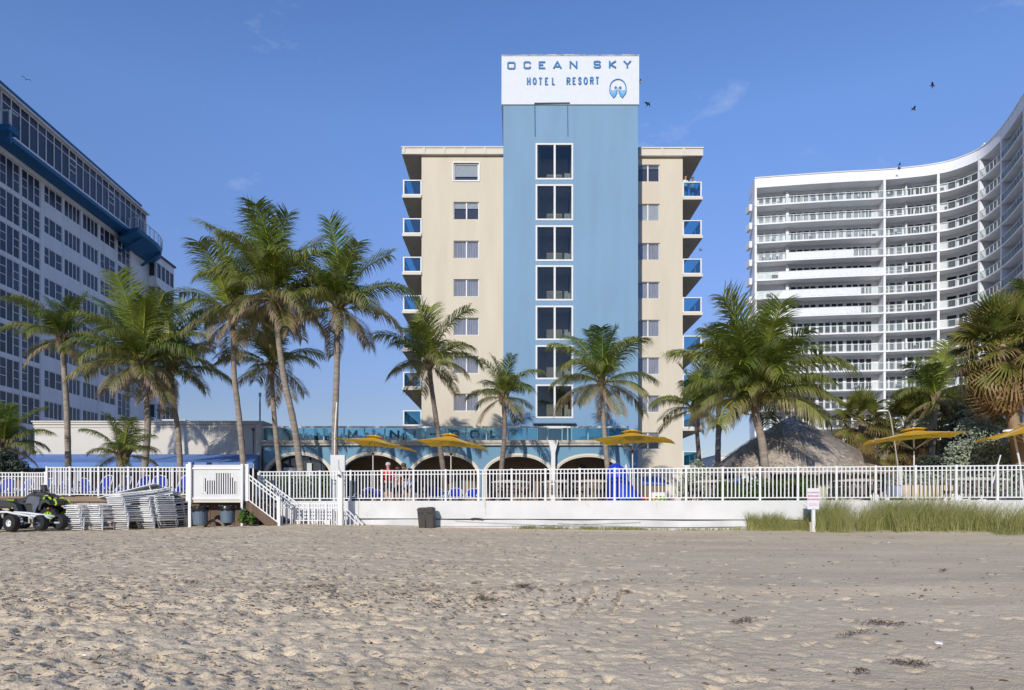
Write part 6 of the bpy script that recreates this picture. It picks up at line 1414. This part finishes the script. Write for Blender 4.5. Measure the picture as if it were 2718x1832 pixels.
for (px,py,D,l_,rz,el,lab) in ((345,1306,24.0,1.9,.55,.25,'grey-white sling lounger lying aslant on top of the tall middle stack'),(420,1322,24.1,1.2,.45,.16,'pale sling lounger lying aslant on top of the rightmost stack')):
    t = thing('sling_lounger', lab, 'lounger', tuple(W(px,py,D))); b = MB(); b.add([(-l_/2,-.3,-.02),(l_/2,-.3,.02),(l_/2,.3,.02),(-l_/2,.3,-.02)],[(0,1,2,3)]); b.build('sling', M['sling'], t, local=True)
    b = MB()
    for s in (-1,1): b.tube([(-l_/2,s*.31,-.02),(l_/2,s*.31,.02)], .018, 6)
    b.tube([(l_/2,-.31,.02),(l_/2,.31,.02)], .018, 6); b.build('frame', M['white'], t, local=True)
    for s in (-1,1): b = MB(); b.tube([(l_*.4,s*.3,0),(l_*.42,s*.3,-.28)], .016, 6); b.build('leg', M['white'], t, local=True)
    t.rotation_euler = (R(-8), -el, rz*.3)

# ================================================================ quad bike and trailer
M['rubber'] = mat('black_rubber', (.018,.018,.018), .75, bump=.4, bscale=30); M['quadblack'] = mat('black_plastic', (.02,.021,.023), .4, spec=.5); M['quadgrey'] = mat('metallic_grey_plastic', (.09,.105,.125), .35, spec=.5); M['lime'] = mat('lime_paint', (.50,.72,.03), .4); M['orange'] = mat('orange_reflector', (.8,.22,.01), .4)
def wheel(par, c, r, w_, rimr, rim_m, treads=0, name='wheel', yawr=0):
    t_ = MB(); ax = 'y'; t_.lathe([(rimr,-w_/2*.9),(r*.82,-w_/2),(r*.96,-w_/2*.8),(r,-w_/2*.4),(r,w_/2*.4),(r*.96,w_/2*.8),(r*.82,w_/2),(rimr,w_/2*.9)], n=24, axis='y', cap=False)
    for k in range(treads):
        a = 2*math.pi*k/treads; t_.bar((r*math.cos(a),-w_/2*.8,r*math.sin(a)),(r*math.cos(a+.12),w_/2*.0,r*math.sin(a+.12)),.05,.04); t_.bar((r*math.cos(a+.14),w_/2*.8,r*math.sin(a+.14)),(r*math.cos(a+.26),0,r*math.sin(a+.26)),.05,.04)
    o = t_.build(name, M['rubber'], par, local=True); o.location = Vector(c)-wloc(par); o.rotation_euler[2] = yawr
    b = MB(); b.lathe([(rimr*1.0,-w_/2*.86),(rimr*.92,-w_/2*.80),(rimr*.80,-w_/2*.45),(rimr*.35,-w_/2*.40),(rimr*.25,-w_/2*.62),(.02,-w_/2*.62)], n=20, axis='y', cap=False); 
    if treads:
        for k in range(8): a = 2*math.pi*k/8; b.bar((rimr*.2*math.cos(a),-w_/2*.66,rimr*.2*math.sin(a)),(rimr*.95*math.cos(a),-w_/2*.84,rimr*.95*math.sin(a)),.035,.03)
    b.build('rim', M[rim_m], o, local=True); return o
QD = 22.9
qx = lambda px: X_(px,QD); qz = lambda py: Z_(py,QD)
quad = thing('quad_bike', 'black and grey quad bike with lime green rims and bumper at the left edge', 'quad bike', (qx(80),QD,gz(0,QD)))
def shell(px_pts, y0, y1, name, m, par, inset=.0, bevel=True):
    """side outline extruded across the vehicle, rounded towards both sides"""
    pts = [(qx(a),qz(c)) for a,c in px_pts]; n = len(pts); cxm = sum(p[0] for p in pts)/n; czm = sum(p[1] for p in pts)/n
    b = MB(); vs = []; prof_ = ((y0,.86),(y0+(y1-y0)*.12,1.0),(y0+(y1-y0)*.88,1.0),(y1,.86)) if bevel else ((y0,1),(y1,1))
    for yy,sc in prof_: vs += [(cxm+(x-cxm)*sc,yy,czm+(z-czm)*sc) for x,z in pts]
    m_ = len(prof_); b.add(vs, [tuple(range(n)), tuple(range((m_-1)*n,m_*n))[::-1]]+[(j*n+i,(j+1)*n+i,(j+1)*n+(i+1)%n,j*n+(i+1)%n) for j in range(m_-1) for i in range(n)]); return b.build(name, M[m], par)
wheel(quad, (qx(152),QD-.38,qz(1371)), .30, .22, .165, 'lime', 16); wheel(quad, (qx(155),QD+.42,qz(1371)+.02), .30, .22, .165, 'lime', 16)
wheel(quad, (qx(15),QD-.38,qz(1375)), .30, .26, .165, 'lime', 16); wheel(quad, (qx(18),QD+.42,qz(1375)+.02), .30, .26, .165, 'lime', 16)
shell([(60,1362),(50,1340),(62,1333),(78,1334),(90,1318),(103,1312),(120,1314),(132,1322),(138,1336),(130,1350),(118,1364)], QD-.25, QD+.25, 'engine_body', 'quadblack', quad)
shell([(80,1338),(90,1318),(106,1315),(122,1320),(134,1326),(122,1336),(112,1348),(98,1338)], QD-.32, QD+.32, 'side_panel', 'quadgrey', quad)
shell([(112,1346),(118,1328),(132,1324),(133,1334),(124,1350),(120,1364),(114,1364)], QD-.50, QD-.28, 'front_mudguard', 'quadgrey', quad)
shell([(130,1338),(136,1326),(150,1324),(160,1330),(164,1342),(158,1338),(148,1333),(138,1338),(133,1356),(127,1356)], QD-.52, QD+.5, 'front_fender', 'quadblack', quad)
shell([(-22,1350),(-18,1334),(0,1328),(30,1328),(60,1331),(76,1338),(84,1358),(78,1362),(66,1348),(40,1346),(5,1342),(-10,1350)], QD-.5, QD+.5, 'rear_fender', 'quadblack', quad)
shell([(38,1334),(46,1325),(72,1322),(90,1310),(98,1304),(104,1306),(98,1318),(84,1330),(60,1336)], QD-.18, QD+.18, 'seat', 'quadblack', quad)
shell([(94,1312),(104,1305),(122,1307),(140,1312),(146,1320),(130,1322),(104,1318)], QD-.22, QD+.22, 'tank', 'quadblack', quad)
shell([(112,1306),(112,1292),(108,1288),(121,1287),(123,1306)], QD-.07, QD+.07, 'display', 'quadblack', quad, bevel=False)
b = MB(); b.tube([(qx(98),QD-.42,qz(1306)),(qx(106),QD-.3,qz(1303)),(qx(116),QD-.05,qz(1302)),(qx(118),QD+.05,qz(1302)),(qx(112),QD+.3,qz(1301)),(qx(105),QD+.42,qz(1303))], .018, 6); b.build('handlebar', M['quadblack'], quad)
for pp in ([(134,1326),(139,1317),(144,1316),(153,1324),(153,1327)],[(161,1328),(163,1326),(166,1330),(168,1338),(165,1341)]):
    b = MB(); b.tube([(qx(a),QD-.34,qz(c)) for a,c in pp], .028, 6); b.tube([(qx(a),QD+.34,qz(c)) for a,c in pp], .028, 6); b.build('bumper', M['lime'], quad)
b = MB(); b.tube([(qx(40),QD-.36,qz(1327)),(qx(58),QD-.36,qz(1328))], .02, 6); b.tube([(qx(38),QD-.3,qz(1340)),(qx(44),QD-.3,qz(1350))], .045, 8); b.build('lime_trim', M['lime'], quad)
for z_,pa,pb in ((1326,-25,52),(1318,128,178)):
    b = MB()
    for yy in (-.38,-.13,.13,.38): b.bar((qx(pa),QD+yy,qz(z_)),(qx(pb),QD+yy,qz(z_)+.01),.02)
    for t_ in (0,.5,1): b.bar((qx(pa+(pb-pa)*t_),QD-.4,qz(z_)),(qx(pa+(pb-pa)*t_),QD+.4,qz(z_)),.02)
    b.build('luggage_rack', M['quadblack'], quad)
b = MB(); b.lathe([(.02,-.03),(.035,0),(.02,.02)], c=(qx(157),QD-.53,qz(1350)), n=8, axis='y'); b.build('reflector', M['orange'], quad)
b = MB(); b.bar((qx(165),QD,qz(1338)),(qx(203),QD,qz(1337)),.03,.02); b.build('winch_bar', M['quadblack'], quad)
for px, s in ((20,1),(152,1)): b = MB(); b.bar((qx(px),QD-.3,qz(1371)),(qx(px),QD+.34,qz(1371)),.06); b.bar((qx(px),QD-.2,qz(1371)),(qx(80),QD-.1,qz(1362)),.06); b.build('axle', M['quadblack'], quad)
TD_ = 21.9
tx = lambda px: X_(px,TD_); tz = lambda py: Z_(py,TD_)
trl = thing('boat_trailer', 'white tubular beach trailer on fat black balloon tyres in front of the quad bike', 'trailer', (tx(70),TD_,gz(0,TD_)))
wheel(trl, (tx(48),TD_-.28,tz(1388)), .275, .24, .115, 'white', yawr=-.3); wheel(trl, (tx(2),TD_-.28,tz(1388)), .275, .24, .115, 'white', yawr=-.3)
wheel(trl, (tx(106),TD_+.05,tz(1388)), .255, .24, .12, 'quadgrey', yawr=-.3); wheel(trl, (tx(140),TD_+.35,tz(1386)), .25, .24, .115, 'quadgrey', yawr=-.3)
wheel(trl, (tx(30),TD_+.55,tz(1384)), .25, .24, .12, 'white', yawr=-.3)
for pp,yo in (([(-20,1374),(0,1366),(20,1359),(36,1359),(52,1363),(90,1369),(100,1378)],-.3),([(34,1360),(70,1362),(105,1367),(138,1371)],.05),([(60,1367),(95,1371),(118,1372),(132,1377)],.0),([(8,1370),(40,1372)],.2)):
    b = MB(); b.tube([(tx(a),TD_+yo+.1*(i/len(pp)),tz(c)) for i,(a,c) in enumerate(pp)], .036, 7); b.build('frame_tube', M['white'], trl, smooth=True)
b = MB(); b.tube([(tx(133),TD_+.2,tz(1388)),(tx(160),TD_+.5,tz(1390)),(tx(190),TD_+.8,tz(1392))], .035, 7); b.build('tow_bar', M['white'], trl)
for a_,c_ in ((90,1370),(62,1366),(20,1362)): b = MB(); b.bar((tx(a_),TD_-.2,tz(c_)),(tx(a_),TD_-.2,tz(1388)),.05); b.build('strut', M['stone'], trl)
b = MB(); b.bar((tx(0),TD_-.2,tz(1388)),(tx(48),TD_-.2,tz(1388)),.05); b.bar((tx(48),TD_-.3,tz(1388)),(tx(106),TD_+.05,tz(1388)),.05); b.bar((tx(106),TD_,tz(1388)),(tx(140),TD_+.4,tz(1387)),.05); b.build('axle', M['quadgrey'], trl)

# ================================================================ people
M['skin'] = mat('skin', (.50,.29,.20), .5, var=.04); M['redshirt'] = mat('red_shirt', (.55,.03,.03), .8, var=.3, scale=14); M['blackshirt'] = mat('black_shirt', (.012,.012,.014), .8); M['whiterobe'] = mat('white_robe', (.72,.71,.69), .8); M['darkshorts'] = mat('dark_shorts', (.05,.05,.055), .8); M['blueshorts'] = mat('pale_blue_shorts', (.30,.36,.50), .8)
M['hair_white'] = mat('grey_white_hair', (.50,.47,.43), .8, bump=.5, bscale=60); M['hair_brown'] = mat('brown_hair', (.10,.06,.035), .7, bump=.5, bscale=60); M['hair_blond'] = mat('blond_hair', (.38,.24,.12), .7); M['eye'] = mat('eye', (.02,.02,.02), .3); M['floral'] = mat('orange_patterned_shirt', (.50,.10,.03), .8, col2=(.70,.45,.25), scale=12)
def skin_mesh(name, verts, edges, radii, m, sub=1, root=0):
    me = bpy.data.meshes.new(name+'_src'); me.from_pydata(verts, edges, []); o = bpy.data.objects.new(name+'_src', me); C.objects.link(o)
    md = o.modifiers.new('s','SKIN'); md.use_smooth_shade = True
    for i,r in enumerate(radii): v = me.skin_vertices[0].data[i]; v.radius = (r,r) if not hasattr(r,'__len__') else r; v.use_root = i == root
    sd = o.modifiers.new('d','SUBSURF'); sd.levels = sub; sd.render_levels = sub
    bpy.context.view_layer.update(); r = bpy.data.meshes.new_from_object(o.evaluated_get(bpy.context.evaluated_depsgraph_get())); bpy.data.objects.remove(o)
    r.name = name; r.materials.clear(); r.materials.append(m); return r
def person(label, loc, rz, J, shirt, shorts, hair, robe=False, group=None, sc=1.0):
    """J: joints in metres, facing -y. keys: pelvis chest neck head, l/r: sh el wr hip kn an"""
    t = thing('person', label, 'person', loc, rz, group)
    V = []; E_ = []; Rd = []
    def v(p, r): V.append(tuple(p)); Rd.append(r); return len(V)-1
    def e(a, b_): E_.append((a,b_))
    pel = v(J['pelvis'], (.15,.11)); mid = v((Vector(J['pelvis'])+Vector(J['chest']))/2, (.135,.10)); ch = v(J['chest'], (.17,.115)); nk = v(J['neck'], .055); hb = v(Vector(J['neck'])*.35+Vector(J['head'])*.65, (.07,.08)); hd = v(J['head'], (.078,.095)); ht = v(Vector(J['head'])*1.6-Vector(J['neck'])*.6, (.055,.065))
    for a,b_ in ((pel,mid),(mid,ch),(ch,nk),(nk,hb),(hb,hd),(hd,ht)): e(a,b_)
    for s in 'lr':
        sh = v(J[s+'sh'], .062); el = v(J[s+'el'], .043); wr = v(J[s+'wr'], .028); e(ch,sh); e(sh,el); e(el,wr)
        d = (Vector(J[s+'wr'])-Vector(J[s+'el'])).normalized(); pm = v(Vector(J[s+'wr'])+d*.06, (.036,.018)); e(wr,pm); sd_ = d.cross(Vector((0,1,0))); sd_ = sd_.normalized() if sd_.length > .1 else Vector((1,0,0))
        for k,(o_,l_) in enumerate(((-.03,.055),(-.01,.07),(.012,.066),(.032,.05))):
            b0 = Vector(J[s+'wr'])+d*.085+sd_*o_; f1 = v(b0+d*l_*.4, .0095); f2 = v(b0+d*l_+Vector((0,-.015,-.005)), .008); e(pm,f1); e(f1,f2)
        th = v(Vector(J[s+'wr'])+d*.05+sd_*-.045+Vector((0,-.02,0)), .010); th2 = v(Vector(J[s+'wr'])+d*.085+sd_*-.06+Vector((0,-.03,0)), .008); e(pm,th); e(th,th2)
        hp = v(J[s+'hip'], .088); kn = v(J[s+'kn'], .056); cf = v(Vector(J[s+'kn'])*.65+Vector(J[s+'an'])*.35, .056); an = v(J[s+'an'], .037); to = v(Vector(J[s+'an'])+Vector((0,-.16,-.05)), (.045,.028)); 
        for a,b_ in ((pel,hp),(hp,kn),(kn,cf),(cf,an),(an,to)): e(a,b_)
    put('body', skin_mesh('body', V, E_, Rd, M['skin'], 1), t)
    def cloth(name, chain, m):
        Vc = [tuple(p) for p,_ in chain['v']]; put(name, skin_mesh(name, Vc, chain['e'], [r for _,r in chain['v']], m, 1), t)
    P_, Cc = Vector(J['pelvis']), Vector(J['chest'])
    lo = P_ + (Vector((0,0,-.02)))
    cv_ = [(lo,(.175,.135)),((P_+Cc)/2,(.155,.125)),(Cc,(.19,.14)),(Cc+(Vector(J['neck'])-Cc)*.72,(.09,.08))]; ce = [(0,1),(1,2),(2,3)]
    for s in 'lr':
        a = Vector(J[s+'sh']); b_ = a.lerp(Vector(J[s+'el']), .98 if robe else .62); k = len(cv_); cv_ += [(a,.082),(b_,.062 if not robe else .07)]; ce += [(2,k),(k,k+1)]
    cloth('robe' if robe else 'shirt', {'v':cv_,'e':ce}, M[shirt])
    sv = [(P_+Vector((0,0,.02)),(.165,.13))]; se = []
    for s in 'lr':
        a = Vector(J[s+'hip']); b_ = a.lerp(Vector(J[s+'kn']), .75); k = len(sv); sv += [(a,.108),(b_,.092)]; se += [(0,k),(k,k+1)]
    cloth('shorts', {'v':sv,'e':se}, M[shorts])
    H = Vector(J['head']); U = (H-Vector(J['neck'])).normalized()
    b = MB(); b.lathe([(.092,-.02),(.098,.03),(.088,.075),(.055,.108),(.0,.118)], n=14, sy=1.12); o = b.build('hair', M[hair], t, smooth=True, local=True); o.location = H+U*.02+Vector((0,.022,0))
    b = MB()
    for s in (-1,1): b.box(s*.03-.012,s*.03+.012,-.098,-.088,-.004,.010)
    b.box(-.022,.022,-.094,-.084,-.058,-.050); o = b.build('face', M['eye'], t, local=True); o.location = H
    b = MB(); b.add([(-.012,-.088,-.03),(.012,-.088,-.03),(0,-.088,.012),(0,-.118,-.028)],[(0,1,3),(1,2,3),(2,0,3)]); o = b.build('nose', M['skin'], t, local=True); o.location = H
    t.scale = (sc,)*3; return t
stand = dict(pelvis=(0,0,.95), chest=(0,.0,1.30), neck=(0,-.01,1.47), head=(0,-.04,1.60), lsh=(.19,0,1.40), rsh=(-.19,0,1.40), lel=(.27,.02,1.12), rel=(-.26,.03,1.12), lwr=(.24,-.12,.90), rwr=(-.27,-.10,.89), lhip=(.10,0,.88), rhip=(-.10,0,.88), lkn=(.12,-.03,.50), rkn=(-.13,.02,.50), lan=(.13,.02,.09), ran=(-.15,.05,.09))
bend = dict(pelvis=(0,.12,.92), chest=(.0,-.08,1.20), neck=(0,-.20,1.33), head=(0,-.31,1.40), lsh=(.19,-.10,1.27), rsh=(-.19,-.10,1.27), lel=(.27,-.26,1.02), rel=(-.27,-.26,1.02), lwr=(.16,-.40,.86), rwr=(-.16,-.40,.86), lhip=(.10,.12,.86), rhip=(-.10,.12,.86), lkn=(.14,-.04,.48), rkn=(-.16,.0,.48), lan=(.20,.10,.09), ran=(-.22,.12,.09))
Pz = 1.70
person('white-haired person in a red shirt and dark shorts standing behind the railing', (X_(1030,25.0),25.0,Pz-.22), .35, stand, 'redshirt', 'darkshorts', 'hair_white', sc=.985)
person('person in an orange patterned shirt mostly hidden between the other two behind the railing', (X_(1056,25.7),25.7,Pz-.25), -.2, stand, 'floral', 'darkshorts', 'hair_brown', sc=.93)
person('brown-haired person in a black shirt and pale shorts leaning forward behind the railing', (X_(1082,24.9),24.9,Pz-.12), -.35, bend, 'blackshirt', 'blueshorts', 'hair_brown', sc=1.02)
lean = dict(pelvis=(0,.18,.95), chest=(0,-.02,1.24), neck=(0,-.12,1.39), head=(0,-.20,1.50), lsh=(.18,-.05,1.32), rsh=(-.18,-.05,1.32), lel=(.28,-.22,1.14), rel=(-.28,-.22,1.14), lwr=(.12,-.36,1.10), rwr=(-.12,-.36,1.10), lhip=(.10,.18,.88), rhip=(-.10,.18,.88), lkn=(.12,.10,.50), rkn=(-.12,.10,.50), lan=(.12,.16,.09), ran=(-.12,.18,.09))
zb_ = Z_(526,WD)-.16+.20
person('long-haired person in a white robe on the top right hotel balcony, nearest the wall', (X_(1824,WD),WD+.50,zb_), .3, stand, 'whiterobe', 'darkshorts', 'hair_blond', robe=True)
person('dark-haired person in a white robe leaning on the rail of the top right hotel balcony', (X_(1844,WD),WD+.55,zb_), -.3, lean, 'whiterobe', 'darkshorts', 'hair_brown', robe=True)

# ================================================================ birds and litter
M['bird'] = mat('dark_bird', (.03,.03,.03), .8); M['birdgrey'] = mat('grey_bird', (.25,.25,.26), .8)
def bird(px, py, D, sp_, rz, roll, lab, m='bird', cat='bird'):
    t = thing('bird', lab, cat, tuple(W(px,py,D)), rz, 'birds in flight'); t.rotation_euler = (roll, .15, rz)
    b = MB(); b.tube([(0,-.22,0),(0,-.12,.02),(0,.03,.0),(0,.16,-.01),(0,.24,0)], [.012,.04,.05,.03,.015], 6); b.build('body', M[m], t, local=True)
    for s in (-1,1):
        b = MB(); b.add([(s*.03,-.10,.02),(s*.03,.12,.02),(s*sp_*.5,-.02,.16),(s*sp_*.5,.10,.15),(s*sp_,.16,.02),(s*.03,0,.045),(s*sp_*.5,.03,.18)],[(0,5,6,2),(5,1,3,6),(2,6,4),(6,3,4)]); b.build('wing', M[m], t, local=True)
for a_ in ((69,211,60,.75,.8,.2,'bird flying high above the shadowed block at the left','birdgrey'),(1699,219,55,.55,1.3,.6,'small bird just right of the hotel sign','birdgrey'),(1720,277,55,.60,.5,-.3,'bird right of the tower below the sign','bird'),(2475,228,60,.8,.9,.4,'dark bird highest over the curved white tower block','bird'),(2425,290,60,.55,1.5,.7,'dark bird between the highest bird and the curved roof','bird'),(2388,438,95,.8,1.2,.2,'bird gliding close above the curved white roof','bird'),(2388,447,96.5,.6,.6,-.2,'bird just over the parapet of the curved white roof','bird'),(1860,665,60,.4,.4,.2,'tiny bird near the right balconies of the hotel','birdgrey')):
    bird(*a_[:3], a_[3]*.65, *a_[4:])
M['litter'] = mat('white_plastic', (.7,.72,.74), .3)
for i,(px,py,s_,lab) in enumerate(((2359,1443,.05,'crumpled clear plastic litter on the pale dune'),(2493,1713,.06,'strip of white plastic on the lower right sand'),(1928,1500,.03,'tiny white shell fragment left of the sand centre right'),(2123,1537,.035,'small white shell on the right part of the beach'),(1809,1685,.02,'tiny white speck of shell right of the beach centre'),(225,1742,.035,'white pebble on the trampled sand at lower left'),(1338,1632,.05,'pale plastic scrap just left of the roundish seaweed'))):
    D = EYE/((py-HY)/F+.0346); p = (X_(px,D),D); z = float(base_h(np.array(p[0]),np.array(p[1]))); b = MB(); rr = random.Random(i)
    s_ *= .5; b.lathe([(s_*.4,0),(s_,s_*.3),(s_*.7,s_*.8),(s_*.2,s_*.9)], c=(0,0,0), n=7, sx=1.5); b.v = [(x+rr.uniform(-.2,.2)*s_, y_+rr.uniform(-.2,.2)*s_, zz+rr.uniform(-.1,.1)*s_) for x,y_,zz in b.v]
    o = b.build('litter', M['litter'], None); o.location = (p[0],p[1],z+.005); tag(o, lab, 'litter')
